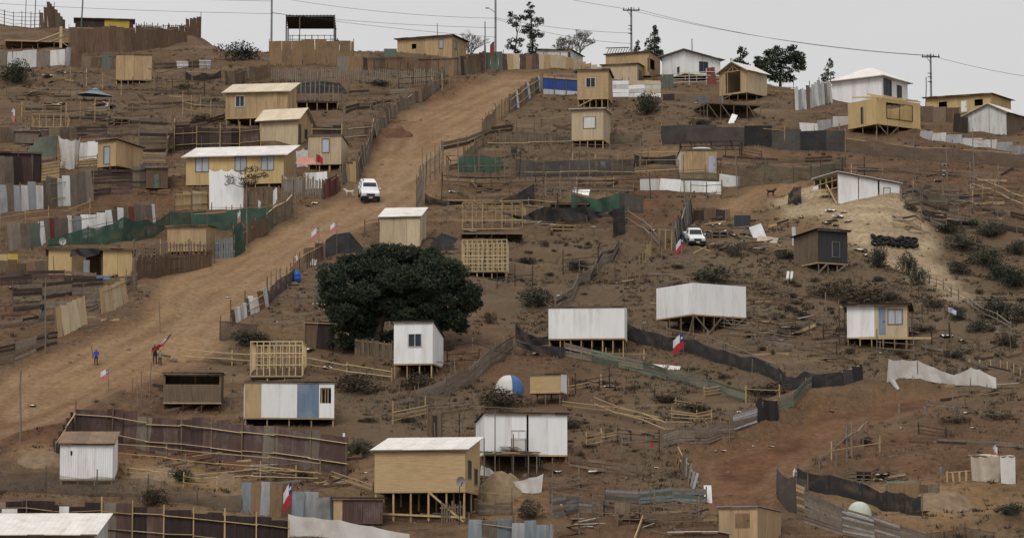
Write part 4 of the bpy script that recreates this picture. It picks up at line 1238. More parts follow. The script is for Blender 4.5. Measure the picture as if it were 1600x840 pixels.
h_, i_ = house('house', 'yellow plank house with white roof and satellite dish on tall stilts', 'house', (584, 727, 750), 'R', 702, 766, 815, d=4.8, wall='pine', style='lap', roof=('mono', .0, .95), roofm='roof_white', over=.22, shade_skirt=.6, stilts=(6, 3), stilt_w=.14,
      opens=[('S', 731, 736, 718, 745, 'dark'), ('S', 741, 746, 728, 752, 'dark')], brace=((.6, 1, .98, 0), (.0, .25, 1, .15)), post='timber')
h_, i_ = house('house', 'white panel house with a small window and ragged porch on stilts', 'house', (743, 757, 887), 'L', 646, 709, 738, d=4.0, wall='white', roof=('mono', .03, -.3), roofm='roof_dark', over=.12, stilts=(7, 3), post='wood_grey', pw=1.22,
      segs=[(757, 823, 'panel', 'white'), (826, 887, 'panel', 'white')], opens=[('F', 800, 821, 672, 684, 'palew'), ('F', 800, 821, 685, 703, 'shutter')])
x0, W, zf = i_['x0'], i_['W'], i_['zf']
for k in range(12):
    x = x0 - .3 + W * .66 * k / 11
    bar(h_, 'porch_board', (x, -1.45 + rnd.uniform(-.15, .1), zf + .02 + .02 * (k % 2) + (.18 if 4 < k < 8 else 0)), (x + rnd.uniform(-.12, .12), -.08, zf + .16 + .02 * (k % 2) + (.3 if 4 < k < 8 else 0)), rnd.uniform(.3, .5), rnd.choice(['wood_dark', 'wood', 'roof_dark', 'wood_grey', 'rust']), .03)
for t, zt in ((-.05, .9), (.08, 2.6), (.30, 1.2), (.48, .2), (.58, .1)):
    x = x0 + W * t
    bar(h_, 'porch_pole', (x + .1, -1.35, -1.1), (x, -1.35, zf + zt), .08, 'wood_grey', shape='pole')
bar(h_, 'porch_beam', (x0 - .4, -1.4, zf + .05), (x0 + W * .62, -1.4, zf - .0), .09, 'timber', .09)
h_, i_ = house('hen_house', 'small plywood hen house with a white end on wooden legs', 'hen house', (828, 876, 886), 'R', 584, 611, 634, d=1.7, wall='pine', style='lap', swall='white', sstyle='panel', roof=('mono', .02, .1), roofm='roof_brown', over=.05, stilts=(3, 2), post='wood')
house('cabin', 'tan board box with thin grey roof at the foot of the red track', 'cabin', (1123, 1184, 1221), 'L' if False else 'R', 793, 848, 856, d=3.2, wall='osb', roof=('mono', .05, -.15), roofm='roof_grey', over=.08, stilts=(4, 2), opens=[('F', 1149, 1172, 801, 824, 'door:osb_dark')])
house('shack', 'low shack with a white roof edge next to the tan box', 'shack', (1049, 1119, 1140), 'R', 832, 870, 874, d=3.0, wall='osb_dark', roof=('mono', .02, -.02), roofm='roof_white', over=.2, stilts=None)
house('house', 'brown plank house with a broad white roof beside the rusty sheet fence', 'house', (-60, 146, 168), 'R', 835, 890, 896, d=4.6, wall='osb_dark', swall='white_dirty', roof=('mono', 0.0, 1.25), roofm='roof_white', over=.25, stilts=None)
house('shack', 'brown sheet shack with tan corner board beside the plank house', 'shack', (521, 598), None, 779, 818, 822, d=2.6, wall='zinc_brown', style='panel', roof=('mono', .02, .02), roofm='roof_dark', over=.12, stilts=None, psi=.05,
      segs=[(521, 535, 'panel', 'osb'), (535, 598, 'corr', 'rust')])

# ------------------------------------------------------------------ timber frames and decks
frame_house('bare stud frame with top rails behind the patchwork shack', (391, 472), 533, 588, 594, ns=9, rows=3, d=3.0, psi=.1)
frame_house('pale stud frame standing on a low deck right of the pine', (722, 792), 374, 424, 434, ns=10, rows=4, d=2.4, psi=.06)
frame_house('thin pole skeleton with lattice top behind the pale stud frame', (722, 816), 316, 358, 360, ns=7, rows=3, d=3.2, psi=.1, wd=.05, top_rafters=7, mat='timber', stilts=False, deck_mat='wood')
frame_house('half-built timber frame under a slanted beam high on the left slope', (50, 106), 178, 199, 203, ns=6, rows=1, d=3.0, mat='timber', psi=.1, stilts=False)
frame_house('dark steel-like frame behind the roof-sack shack', (1062, 1158), 221, 248, 250, ns=5, rows=2, d=2.8, mat='wood_dark', psi=.05, wd=.08, stilts=False, top_rafters=3)
frame_house('dark pole frame between the green nets beside the road', (697, 800), 242, 276, 279, ns=5, rows=2, d=3.0, mat='wood', psi=.12, wd=.07, stilts=False)
def deck(label, us, vt, vg, d=3.0, psi=.0, mat='wood', post='wood', ns=5, braces=(), name='deck', joists=True):
    u0, u1 = us; ua = (u0 + u1) / 2
    g = G(ua, vg); s = scl(g); W = (u1 - u0) / s; z = (vg - vt) / s
    rot = -math.atan((ua - 800) / F_PX) + psi
    root = thing(name, label, 'deck', g, rot)
    MW = Matrix.Translation(g) @ Matrix.Rotation(rot, 4, 'Z')
    n = max(4, int(d / .3))
    for i in range(n):
        y = d * (i + .5) / n
        box(root, 'deck_board', (W, d / n - .02, .04), (0, y, z - .02 + rnd.uniform(0, .01)), mat)
    for y in (0.0, d):
        bar(root, 'beam', (-W / 2, y, z - .11), (W / 2, y, z - .11), .07, mat, .13)
    for x in (-W / 2 + .05, W / 2 - .05):
        bar(root, 'beam', (x, .05, z - .115), (x, d - .05, z - .115), .07, mat, .12)
    for y in (.03, d / 2, d - .03):
        for i in range(ns):
            x = -W / 2 + .06 + (W - .12) * i / (ns - 1)
            wp = MW @ Vector((x, y, 0)); zb = gz(wp.x, wp.y) - g.z - .2
            if zb < z - .3: bar(root, 'stilt', (x, y, zb), (x, y, z - .18), .1, post, shape='pole')
    for a, za, b, zb in braces:
        bar(root, 'brace', (-W / 2 + W * a, -.04, z * za - (.3 if za == 0 else .1)), (-W / 2 + W * b, -.04, z * zb - (.3 if zb == 0 else .1)), .05, post, .09)
    return root
deck('bare timber deck on braced stilts below the gabled shed', (1102, 1192), 161, 186, d=4.2, psi=.35, braces=((.0, 1, .25, 0), (.5, 0, .25, 1), (.75, 1, .95, 0)))
deck('dark deck on pale posts beside the cream-roofed cabins', (463, 528), 158, 173, d=3.0, mat='wood_dark', post='timber')
deck('low dark deck under the pole skeleton', (720, 817), 363, 376, d=3.4, mat='wood', post='wood_dark')
r_ = deck('half-built deck with raking props in the top left corner', (8, 110), 63, 77, d=3.0, mat='timber', post='wood')
bar(r_, 'prop', (2.6, -.05, 2.7), (2.6, -.05, .2), .32, 'timber_pale', .06)
bar(r_, 'prop', (-.2, -.1, .85), (2.5, -.1, 2.0), .09, 'timber_pale', .09)
bar(r_, 'prop', (1.4, -.1, .85), (2.9, -.1, 1.6), .09, 'timber_pale', .09)
bar(r_, 'prop', (2.7, -.1, .9), (4.0, -.1, .0), .09, 'timber_pale', .09)

house('shack', 'dark rusty sheet shack left of the green tarpaulin', 'shack', (-30, 62), None, 238, 283, 286, d=3.2, wall='rust_black', style='corr', roof=('mono', .02, .3), roofm='rust', over=.15, stilts=None, opens=[('F', 20, 34, 262, 282, 'door:wood_brown')])
house('shack', 'low grey board shack behind the pale grey sheets of the upper left', 'shack', (24, 60), None, 205, 224, 226, d=2.6, wall='wood_grey', style='plank', roof=('mono', .02, .25), roofm='roof_grey', over=.15, stilts=None)
house('shack', 'brown plank shack with a grey roof between the hut and the purple-brown planks', 'shack', (228, 262), None, 262, 294, 297, d=2.6, wall='wood_brown', style='plank', roof=('mono', .02, .3), roofm='roof_grey', over=.15, stilts=None, opens=[('F', 240, 248, 272, 294, 'door:board_green')])
# ------------------------------------------------------------------ fences: top left
fence('row of thin dark pickets on the skyline at the top left', [(212, 46), (250, 49), (294, 50)], 17, 'picket', ('wood_dark',), gap=.16, rails=1, rail='wood_dark', post='wood_dark')
fence('tall brown sheet fence below the skyline pickets', [(108, 84), (200, 82), (292, 66)], [40, 40, 24], 'flat', ('wood_brown',), sheet_w=.9, rails=1, jit=.05, post='wood')
fence('short stepped brown board fence at the end of the skyline pickets', [(291, 56), (314, 60)], [24, 34], 'flat', ('wood_brown',), sheet_w=.5, rails=1, jit=.04)
fence('high brown board wall rising to a peak in the top left corner', [(62, 46), (77, 44), (102, 42)], [22, 42, 12], 'flat', ('wood', 'wood_brown'), sheet_w=.6, rails=1, jit=.03)
fence('thin wire fence with leaning posts on the top left skyline', [(-20, 34), (62, 36)], 24, 'rail', rails=4, rail='wire', rail_w=.025, post='wood_dark', step=1.6)
fence('patchwork of pale grey sheets beside the dark round bush', [(-10, 103), (110, 103)], 27, 'flat', ('white_dirty', 'zinc', 'white_dirty', 'wood_grey'), sheet_w=1.7, rails=1, jit=.12)
fence('dark green and brown board fence right of the pale grey sheets', [(111, 104), (180, 108)], [18, 22], 'flat', ('board_green', 'wood_brown', 'wood', 'wood_dark'), sheet_w=1.2, jit=.2)
fence('red and white sheets above the windowless board box', [(124, 82), (160, 81), (194, 81)], [17, 16, 16], 'flat', ('rust', 'rust_red', 'rust_red', 'white_dirty', 'white_dirty'), sheet_w=1.1, shape='seq', jit=.05, rails=1)
fence('low white sheet fence right of the windowless board box', [(240, 109), (330, 107)], 13, 'flat', ('white', 'white_dirty', 'wood', 'white_dirty', 'wood'), sheet_w=1.4, rails=2, front_rails=True, rail='wood', jit=.2)
fence('sagging dark net fence right of the low white sheets', [(290, 126), (345, 122)], 15, 'net', ('net_black',), sag=.4)
fence('thin leaning pole fence across the upper left slope', [(15, 150), (90, 160), (170, 158), (270, 160)], 20, 'rail', rails=1, post='wood', rail='wire', rail_w=.02, step=4.5, post_w=.06)
fence('row of grey stakes below the tall brown sheet fence', [(170, 112), (240, 140), (300, 128)], 28, 'rail', rails=1, rail='wire', rail_w=.02, post='wood_grey', step=4, post_w=.06)
fence('low white and dark board strip below the half-built frame', [(0, 209), (34, 210), (106, 208)], [9, 9, 8], 'flat', ('wood_dark', 'white_dirty', 'white', 'white_dirty'), sheet_w=1.5, shape='seq', jit=.1, rails=0)
fence('dark brown boards behind the green tarpaulin', [(0, 224), (60, 222), (135, 214)], [22, 22, 18], 'flat', ('wood', 'wood_brown', 'wood_grey', 'rust'), sheet_w=1.0, jit=.15)
fence('dark slatted boards behind the small tan hut', [(120, 216), (215, 213)], 18, 'board', ('wood_dark', 'wood', 'rust'), boards=4)
fence('purple-brown plank fence left of the long yellowish house', [(218, 240), (270, 238)], [46, 42], 'board', ('wood', 'rust_purple', 'wood_dark', 'wood'), boards=7)
fence('leaning brown boards at the corner of the purple-brown planks', [(262, 245), (274, 205)], [34, 26], 'flat', ('wood_brown', 'wood'), sheet_w=1.4)
fence('pale stacked slats beside the small tan hut', [(221, 256), (259, 256)], 18, 'board', ('timber', 'timber_pale', 'wood_grey'), boards=5, step=2.4)
fence('dark panels with pale rails between the cream-roofed cabins', [(272, 236), (340, 234), (406, 230)], 34, 'flat', ('wood_dark', 'rust_black', 'rust_purple'), rails=2, front_rails=True, rail='timber', sheet_w=1.0, jit=.06, post='timber')
fence('rail fence with dark net between cabin and road top', [(488, 222), (540, 222), (580, 218)], 24, 'flat', ('rust_purple', 'wood_dark', 'wood'), rails=2, front_rails=True, rail='timber_pale', post='timber', sheet_w=1.0)
fence('dark brown planks left of the blue-window cabin', [(268, 205), (350, 190)], [14, 12], 'board', ('wood', 'wood_dark'), boards=3)
fence('dark corrugated wall in front of the green tarpaulin', [(-8, 290), (64, 284)], [46, 42], 'sheet', ('rust_black', 'rust', 'zinc_brown'), jit=.04, rails=0)
fence('tan pallet slats right of the dark corrugated wall', [(64, 284), (92, 280)], 30, 'board', ('timber', 'osb'), boards=6, step=1.5)
fence('pale rails under the hanging white sheet', [(93, 264), (152, 260)], 18, 'board', ('timber', 'timber_pale'), boards=4, step=1.6, board_h=.1)
fence('white wall boards behind the hanging white sheet', [(120, 250), (153, 248)], 26, 'flat', ('white_dirty', 'white'), sheet_w=1.1, rails=0)
fence('row of whitish corrugated sheets on the left edge', [(-12, 338), (72, 326)], [46, 38], 'sheet', ('white_dirty', 'zinc', 'white_dirty', 'zinc', 'zinc_brown'), jit=.12, sheet_w=.8)
fence('tall weathered sheets, brown then white, right of the whitish row', [(73, 324), (97, 321), (132, 318), (146, 314)], [46, 46, 52, 46], 'sheet', ('zinc_brown', 'zinc_brown', 'white_dirty', 'white_dirty', 'zinc_brown'), shape='seq', sheet_w=.72, jit=.06)
fence('dark plank fence under the small tan hut', [(140, 308), (206, 302)], [42, 38], 'board', ('wood', 'wood_dark', 'rust', 'wood_dark'), boards=7, step=2.0)
fence('grey boards and dark slats right of the small tan hut', [(205, 292), (238, 292)], [34, 36], 'flat', ('wood_dark', 'zinc_brown', 'zinc_brown'), sheet_w=.8, rails=2, front_rails=True, rail='wood')
fence('dark green sheets at the start of the sheet row above the dish', [(12, 392), (62, 386)], [42, 38], 'sheet', ('board_green', 'board_green', 'zinc_brown'), jit=.06, sheet_w=.95)
fence('patchwork corrugated row of white, grey and rusty sheets above the green net', [(62, 385), (110, 375), (170, 364), (242, 348)], [36, 38, 34, 32], 'sheet', ('white', 'zinc_brown', 'rust_red', 'zinc_brown', 'zinc_brown', 'wood_grey', 'white', 'zinc_blue', 'white', 'white_dirty', 'white', 'white', 'zinc_brown'), shape='seq', sheet_w=.8, jit=.07)
plank('long dark pole lying along the patchwork corrugated row', (60, 396), (245, 344), .5, .6, .09, .09, 'wood', 'pole', 'pole', shape='pole')
fence('long green netting in front of the patchwork corrugated row', [(75, 386), (188, 378), (260, 356), (322, 350)], [12, 40, 24, 22], 'net', ('net_green',), sag=.05, rails=1, rail='wood', step=3)
fence('green netting enclosure beside the road pole', [(300, 362), (425, 356)], [30, 32], 'net', ('net_green',), sag=.05, rails=1, rail='timber', step=3)
fence('olive net fence along the road edge', [(418, 364), (440, 348), (457, 332)], [34, 32, 30], 'net', ('net_olive',), rails=1, rail='timber_pale', step=2)
fence('brown board fence beside the olive net', [(382, 384), (418, 366)], [28, 26], 'flat', ('wood_brown', 'wood'), sheet_w=.7)
fence('green gate board at the road edge', [(365, 402), (381, 392)], [44, 42], 'flat', ('net_green', 'net_green'), sheet_w=.8, rails=0)
fence('blue-grey slats beside the green gate board', [(338, 404), (366, 402)], 32, 'picket', ('zinc_blue',), gap=.05, rails=2)
fence('weathered pickets in front of the tan shed', [(215, 412), (262, 408), (336, 412)], 30, 'picket', ('wood',), gap=.14, rails=2, rail='wood')
fence('brown slab fence below the tan shed', [(212, 440), (270, 428), (330, 416)], [36, 34, 26], 'picket', ('wood_brown',), gap=.03, rails=2, rail='wood')
fence('dark pickets below the long yellowish house', [(384, 328), (442, 322)], [30, 30], 'picket', ('wood',), gap=.08, rails=2)
fence('tan plank enclosure below the long yellowish house', [(272, 330), (324, 326)], 30, 'flat', ('osb', 'osb_pale', 'timber'), sheet_w=1.1, rails=2, front_rails=True, jit=.15)
fence('brown slat fence with a pale top rail along the upper road edge', [(440, 312), (475, 306), (505, 312)], [34, 34, 26], 'picket', ('wood_grey',), gap=.06, rails=1, rail='timber')
fence('pale low wall panels under the pink awning', [(440, 300), (474, 296)], 22, 'flat', ('white_dirty', 'cloth_beige'), sheet_w=1.2, rails=1, front_rails=True)
fence('white sheet wall under the board cabin by the road', [(474, 296), (513, 292)], 26, 'flat', ('white', 'white_dirty', 'white'), sheet_w=1.2, rails=1, jit=.03)
fence('red-brown corrugated sheets facing the road', [(505, 312), (530, 296)], [30, 28], 'sheet', ('rust_red', 'rust', 'rust_red'), sheet_w=.6, jit=.04)
fence('tan and green door boards by the road corner', [(536, 290), (556, 284)], [30, 30], 'flat', ('osb', 'osb_yellow', 'board_green'), sheet_w=.6, rails=0)
fence('grey board fence climbing beside the road', [(554, 284), (568, 258), (580, 230), (585, 205)], [30, 30, 28, 26], 'flat', ('wood_grey', 'wood', 'wood_grey', 'net_grey'), sheet_w=.7, jit=.1)
fence('dark slat fence on the upper road edge below the crest', [(586, 216), (612, 186), (640, 165), (672, 150), (695, 128)], [22, 22, 20, 22, 24], 'flat', ('wood', 'wood_grey', 'wood_brown'), sheet_w=.9, jit=.15)
fence('olive wire fence on the slope above the road', [(535, 200), (600, 175), (640, 160)], 18, 'rail', rails=2, rail='wood_grey', rail_w=.04, step=3, post='wood_grey')

# ------------------------------------------------------------------ fences: crest
fence('tan plank wall under the open pavilion', [(420, 102), (480, 100), (552, 98)], [38, 38, 34], 'flat', ('osb_dark',), sheet_w=1.3, jit=.02, rails=0)
fence('pale board wall right of the tan pavilion wall', [(526, 112), (566, 112)], 25, 'flat', ('osb_dark', 'wood_grey', 'osb_dark'), sheet_w=1.3, jit=.03, rails=1)
fence('long brown board fence below the flat-roofed tan cabin', [(566, 112), (640, 112), (716, 118), (758, 110)], [22, 24, 30, 32], 'flat', ('wood_brown', 'osb_dark', 'wood', 'wood_brown', 'rust'), sheet_w=.75, jit=.05, rails=1, front_rails=True, rail='wood')
fence('weathered picket line across the slope below the crest wall', [(425, 128), (520, 126), (610, 130), (692, 136)], [22, 20, 22, 26], 'picket', ('wood_grey',), gap=.14, rails=2, rail='wood_grey')
fence('brown plank fence running down from the dark crest bush', [(352, 134), (385, 128), (422, 120)], [20, 24, 22], 'flat', ('wood', 'wood_brown'), sheet_w=.8)
fence('leaning slats in front of the dark ragged shelter', [(463, 168), (500, 166), (534, 168)], [40, 42, 40], 'picket', ('wood_grey',), gap=.38, rails=2, rail='wood_grey')
fence('green and dark board gate fence at the road top', [(757, 108), (785, 110)], 28, 'flat', ('board_green', 'wood_dark', 'board_green'), sheet_w=.8, rails=0)
fence('tan board fence at the road head', [(783, 110), (850, 108)], [26, 24], 'flat', ('osb', 'osb', 'rust', 'osb_pale', 'osb_dark', 'osb'), sheet_w=.8, jit=.04)
fence('pale board fence below the low white panel house', [(850, 108), (910, 108), (960, 112)], [22, 18, 14], 'flat', ('osb_pale', 'osb', 'osb_pale'), sheet_w=1.0, jit=.04)
fence('board fence with a blue sheet right of the road head', [(797, 178), (815, 164), (829, 152), (844, 142)], [26, 28, 26, 24], 'flat', ('wood_grey', 'wood', 'blue_door', 'white_dirty', 'wood', 'osb_dark'), shape='seq', sheet_w=1.0, jit=.06, rails=2, front_rails=True, rail='timber')
fence('thin stake fence following the right road edge', [(755, 215), (775, 192), (797, 175)], [26, 26, 28], 'picket', ('wood',), gap=.2, rails=1)
# blue and white banner wall
P0, P1 = G(848, 147), G(903, 147)
s = scl(P0)
bw = thing('banner_wall', 'banner wall with blue upper half and white lower half', 'wall', P0)
dv = (P1 - P0); dv.z = 0
for j, (z0, z1, mt) in enumerate(((.0, .55, 'white_dirty'), (.56, 1.75, 'blue'))):
    for i in range(3):
        a = dv * (i / 3) + Vector((0, .01 * i, 0)); b = dv * ((i + 1) / 3 - .004) + Vector((0, .01 * i, 0))
        vs, fs = prism([a + Vector((0, 0, z0)), b + Vector((0, 0, z0)), b + Vector((0, 0, z1)), a + Vector((0, 0, z1))], Vector((0, .04, 0)))
        mesh_obj('banner', vs, fs, mt, bw)
for i in range(4):
    a = dv * (i / 3) + Vector((0, -.05, 0))
    bar(bw, 'post', a + Vector((0, 0, -.3)), a + Vector((0, 0, 2.1)), .09, 'wood', shape='pole')
bar(bw, 'top_board', Vector((0, -.03, 1.85)), dv + Vector((0, -.03, 1.85)), .04, 'osb', .22)
fence('white and orange-streaked sheets below the truss house', [(958, 152), (1033, 152)], [26, 26], 'board', ('white_dirty', 'white', 'osb_pale', 'white'), boards=4, board_h=.42, step=1.8, post='wood')
fence('grey plank fence with dark gap left of the white streaked sheets', [(952, 148), (972, 150)], 24, 'flat', ('zinc_blue', 'wood_dark', 'white_dirty'), sheet_w=.6, rails=0)
fence('white rail fence in front of the white lean-to house', [(1050, 134), (1130, 132)], 20, 'rail', rails=4, rail='white_dirty', rail_w=.09, post='white_dirty', step=1.6)
fence('thin dark board strip below the white lean-to house', [(1036, 158), (1085, 160), (1130, 160)], 10, 'flat', ('wood_dark', 'zinc_blue', 'wood'), sheet_w=1.4, rails=0)
fence('grey-white upright sheets left of the hip-roofed house', [(1242, 172), (1262, 170), (1300, 162)], [36, 34, 40], 'flat', ('white_dirty', 'zinc', 'white_dirty', 'wood_grey', 'zinc', 'white_dirty'), sheet_w=.55, jit=.15, shape='seq')
fence('brown rail fence behind the bushy crest trees', [(1195, 148), (1245, 150)], 14, 'rail', rails=2, rail='osb', post='wood')
fence('low white wall under the roofless yellow house', [(1250, 208), (1290, 202), (1326, 194)], [15, 16, 14], 'flat', ('white_dirty', 'white', 'zinc'), sheet_w=2.2, jit=.06, rails=0)
fence('curving strip of low white sheets below the right crest', [(1438, 213), (1480, 222), (1530, 230), (1580, 238), (1620, 246)], [13, 13, 13, 14, 14], 'flat', ('white_dirty', 'zinc', 'white_dirty'), sheet_w=2.2, jit=.06, post='wood_grey', step=3.5)
fence('brown board fence behind the roofless yellow house', [(1438, 190), (1500, 192)], [24, 22], 'flat', ('wood_brown', 'osb_dark', 'wood'), sheet_w=1.4, rails=1)
fence('dark boards left of the corrugated gable shack', [(1490, 206), (1512, 208)], [30, 24], 'flat', ('rust_black', 'wood_dark'), sheet_w=.8, rails=0)
fence('long dark mesh panel fence below the timber deck', [(1033, 226), (1120, 228), (1210, 232), (1320, 238)], [30, 30, 32, 32], 'flat', ('net_grey', 'net_grey', 'net_black'), sheet_w=2.7, jit=.02, rails=1, front_rails=False, rail='timber', step=2.8, post='timber', gap=.0)
fence('brown mesh band across the upper right slope', [(1312, 236), (1400, 246), (1500, 254), (1610, 264)], [24, 22, 22, 24], 'net', ('net_brown',), sag=.05, rails=1, rail='timber', rail_w=.09, step=4, post='wood_grey', post_h=1.7)
fence('pale lower rail under the brown mesh band', [(1310, 246), (1400, 254), (1500, 262), (1610, 272)], 8, 'rail', rails=1, rail='wood_grey', rail_w=.1, step=5, post_w=.06)
fence('greenish net fence along the track to the white shack', [(1152, 296), (1180, 290), (1240, 286), (1322, 262)], [40, 36, 24, 18], 'net', ('net_olive',), sag=.05, rails=1, rail='board_green', step=2.6, post='board_green')
fence('low white wall below the roof-sack shack', [(1000, 297), (1062, 299), (1128, 303)], [17, 18, 18], 'flat', ('white', 'white_dirty', 'white'), sheet_w=2.0, rails=0, jit=.05)
fence('grey net apron in front of the roof-sack shack', [(1060, 286), (1122, 288)], 18, 'net', ('net_olive',), rails=1, rail='wood', step=3)
fence('gate frame of grey poles below the low white wall', [(1080, 312), (1128, 312)], 24, 'rail', rails=2, rail='wood_grey', post='wood_grey', step=1.3)
panel_on_ground('grey-white board leaning at the end of the low white wall', 1140, 292, 34, 20, 'white_dirty', rz=.3, roll=.12)

# ------------------------------------------------------------------ fences: middle
fence('pale top rail on tall posts beside the right road edge', [(762, 250), (830, 248), (892, 246)], 30, 'rail', rails=1, rail='timber_pale', rail_w=.15, step=4.5)
fence('brown stake fence between road and pale top rail', [(725, 258), (745, 236), (770, 226), (890, 226)], [24, 22, 18, 16], 'picket', ('wood',), gap=.2, rails=2, rail='wood')
fence('olive net strip under the pale shuttered cabin', [(780, 222), (890, 226), (1003, 226)], [18, 16, 20], 'net', ('net_olive',), step=3, sag=.1, rails=1, rail='wood')
fence('dark green netting behind the dark pole frame', [(716, 270), (782, 268)], 26, 'net', ('net_green',), rails=0)
fence('long grey-green netting strip below the shuttered cabin', [(806, 276), (870, 276), (935, 276), (990, 272)], [28, 28, 28, 26], 'net', ('net_grey',), rails=1, rail='wood', step=4)
fence('double dark rails stepping across the middle plots', [(690, 292), (780, 296), (880, 292), (1010, 290)], [20, 18, 20, 20], 'rail', rails=2, rail='wood_dark', rail_w=.12, step=3.2, post_h=1.9)
fence('pale pole rail above the fallen white board', [(820, 282), (960, 278), (1060, 276)], 14, 'rail', rails=1, rail='timber_pale', rail_w=.13, step=4, post_h=1.8)
fence('low brown rails beside the wedge net', [(690, 312), (760, 312), (850, 310)], [18, 20, 18], 'rail', rails=2, rail='wood', step=3)
fence('row of grey stakes between road and wedge net', [(652, 330), (662, 300), (680, 280), (694, 262)], [44, 46, 44, 40], 'picket', ('wood_grey',), gap=.5, rails=2, rail='wood')
drape('shade_net', 'black shade net slung in a wedge beside the tall post', 'net', [(760, 318), (785, 312), (808, 302), (835, 287)], [(760, 320), (785, 319), (808, 319), (835, 320)], 322, 'net_black', posts=(3,))
drape('shade_net', 'low black shade net sagging toward the road', 'net', [(664, 302), (676, 310), (694, 314), (724, 315)], [(664, 319), (676, 320), (694, 320), (724, 319)], 322, 'net_black', posts=(0,))
drape('shade_net', 'broad black shade net draped over the plot right of the pole skeleton', 'net', [(785, 331), (805, 337), (822, 337), (838, 328), (850, 323), (885, 326), (915, 321), (930, 330), (945, 334), (960, 329), (977, 318)],
      [(785, 334), (805, 341), (822, 344), (838, 345), (850, 346), (885, 347), (918, 346), (930, 342), (945, 339), (960, 340), (977, 352)], 352, 'net_black', wr=.2, posts=(4, 6, 10))
house('shelter', 'low black sheet shelter above the draped shade net', 'shelter', (865, 918), None, 319, 330, 332, d=2.5, wall='rust_black', roof=('mono', .02, .1), roofm='roof_dark', stilts=None)
drape('shade_net', 'sagging dark green net below the fallen white board', 'net', [(893, 302), (912, 308), (932, 310), (952, 307), (972, 299)], [(893, 326), (912, 329), (932, 331), (952, 331), (972, 330)], 333, 'net_green', wr=.15, posts=(0, 4))
hanging('shade_net', 'dark cloth wall with two pale posts below the low white wall', 'net', [(968, 300, 968, 345), (976, 300, 976, 336), (992, 302, 994, 332), (1004, 304, 1005, 334)], 'net_grey', wr=.1, posts=(2, 3))
hanging('shade_net', 'narrow dark net curtain beside the dark cloth wall', 'net', [(958, 322, 958, 372), (966, 326, 967, 368), (976, 324, 977, 366)], 'net_black', wr=.08)
hanging('shade_net', 'dark net lean-to left of the roof-sack shack', 'net', [(992, 242, 990, 262), (1020, 246, 1020, 256), (1055, 242, 1056, 258)], 'net_black', wr=.2, posts=(0, 2))
def net_tent(label, cols, mat, back=2.2):
    """ridge tent of netting: cols = (u, v_top, v_ground)"""
    P = [(G(u, vg), vt, vg) for u, vt, vg in cols]
    O = P[0][0]
    root = thing('net_tent', label, 'tent', O)
    vs, fs = [], []
    for g, vt, vg in P:
        t = g + Vector((0, back * .5, (vg - vt) / scl(g)))
        b2 = g + Vector((0, back, 0)); b2.z = gz(b2.x, b2.y)
        for r in range(7):
            f = r / 6
            q = (g.lerp(t, f * 2) if f <= .5 else t.lerp(b2, f * 2 - 1)) - O
            q.z += .03 - .05 * math.sin(f * 6.28) + rnd.uniform(-.03, .03)
            vs.append(q)
    for i in range(len(P) - 1):
        for r in range(6):
            a = i * 7 + r
            fs.append((a, a + 7, a + 8, a + 1))
    mesh_obj('netting', vs, fs, mat, root, False)
    for g, vt, vg in (P[0], P[-1]):
        bar(root, 'pole', g - O + Vector((0, back * .5, -.2)), g - O + Vector((0, back * .5, (vg - vt) / scl(g))), .06, 'wood', shape='pole')
    return root
net_tent('dark net tent standing under the two faded flags', [(508, 372, 402), (520, 364, 400), (545, 360, 396), (566, 386, 394)], 'net_black')
net_tent('low dark net tent left of the pale stud frame', [(664, 384, 390), (690, 362, 392), (716, 372, 390)], 'net_black')
fence('brown boards between the net tent and the road stones', [(476, 412), (508, 404)], [22, 26], 'flat', ('wood_brown', 'wood'), sheet_w=.8, rails=1)
fence('small stake fence beside the pale white-roofed box', [(570, 366), (592, 362)], 22, 'rail', rails=2, rail='wood', post='wood', step=1.3)
fence('dark net fence along the lower road edge', [(418, 478), (440, 456), (460, 438)], [26, 24, 22], 'net', ('net_grey',), rails=1, rail='wood_grey', step=1.5, post_h=1.6)
fence('white and rusty tin sheets along the lower road edge', [(362, 510), (390, 492), (418, 478)], [24, 24, 26], 'sheet', ('wood_brown', 'white_dirty', 'white', 'white_dirty', 'wood_grey', 'white_dirty'), sheet_w=.6, jit=.2, post_h=1.8, post='wood_brown')
fence('reddish stakes along the road beside the blue barrel', [(455, 442), (480, 420), (505, 405)], [26, 26, 24], 'picket', ('wood_brown',), gap=.25, rails=1)
fence('brown mesh fence below the lower road corner', [(343, 532), (403, 534)], [32, 28], 'net', ('net_brown',), rails=1, rail='wood_dark', step=3)
fence('grey slatted fence right of the brown mesh', [(403, 536), (478, 540)], [28, 24], 'board', ('wood', 'wood_grey', 'osb_dark'), boards=5, step=1.8)
fence('dark rusty panel beside the pine shadow', [(476, 542), (522, 546)], [42, 44], 'flat', ('rust_black', 'rust', 'wood_brown'), sheet_w=1.0, jit=.03, front_rails=True, rail='timber', rails=1)
fence('weathered board fence in the shade of the pine', [(555, 556), (612, 560)], [26, 24], 'picket', ('wood',), gap=.02, rails=1)
fence('pale timber rails across the red plot', [(290, 566), (355, 570), (425, 574)], [22, 22, 20], 'rail', rails=2, rail='timber_pale', rail_w=.11, post='timber', step=3.2)
fence('long pale timber rails below the pine', [(472, 578), (540, 588), (612, 596)], [22, 20, 18], 'rail', rails=2, rail='timber_pale', rail_w=.1, post='timber', step=3.2)
fence('thin wire fence with grey stakes on the pine slope', [(640, 560), (740, 556), (800, 575)], 24, 'rail', rails=1, rail='wire', rail_w=.02, post='wood_grey', step=2.5, post_w=.06)
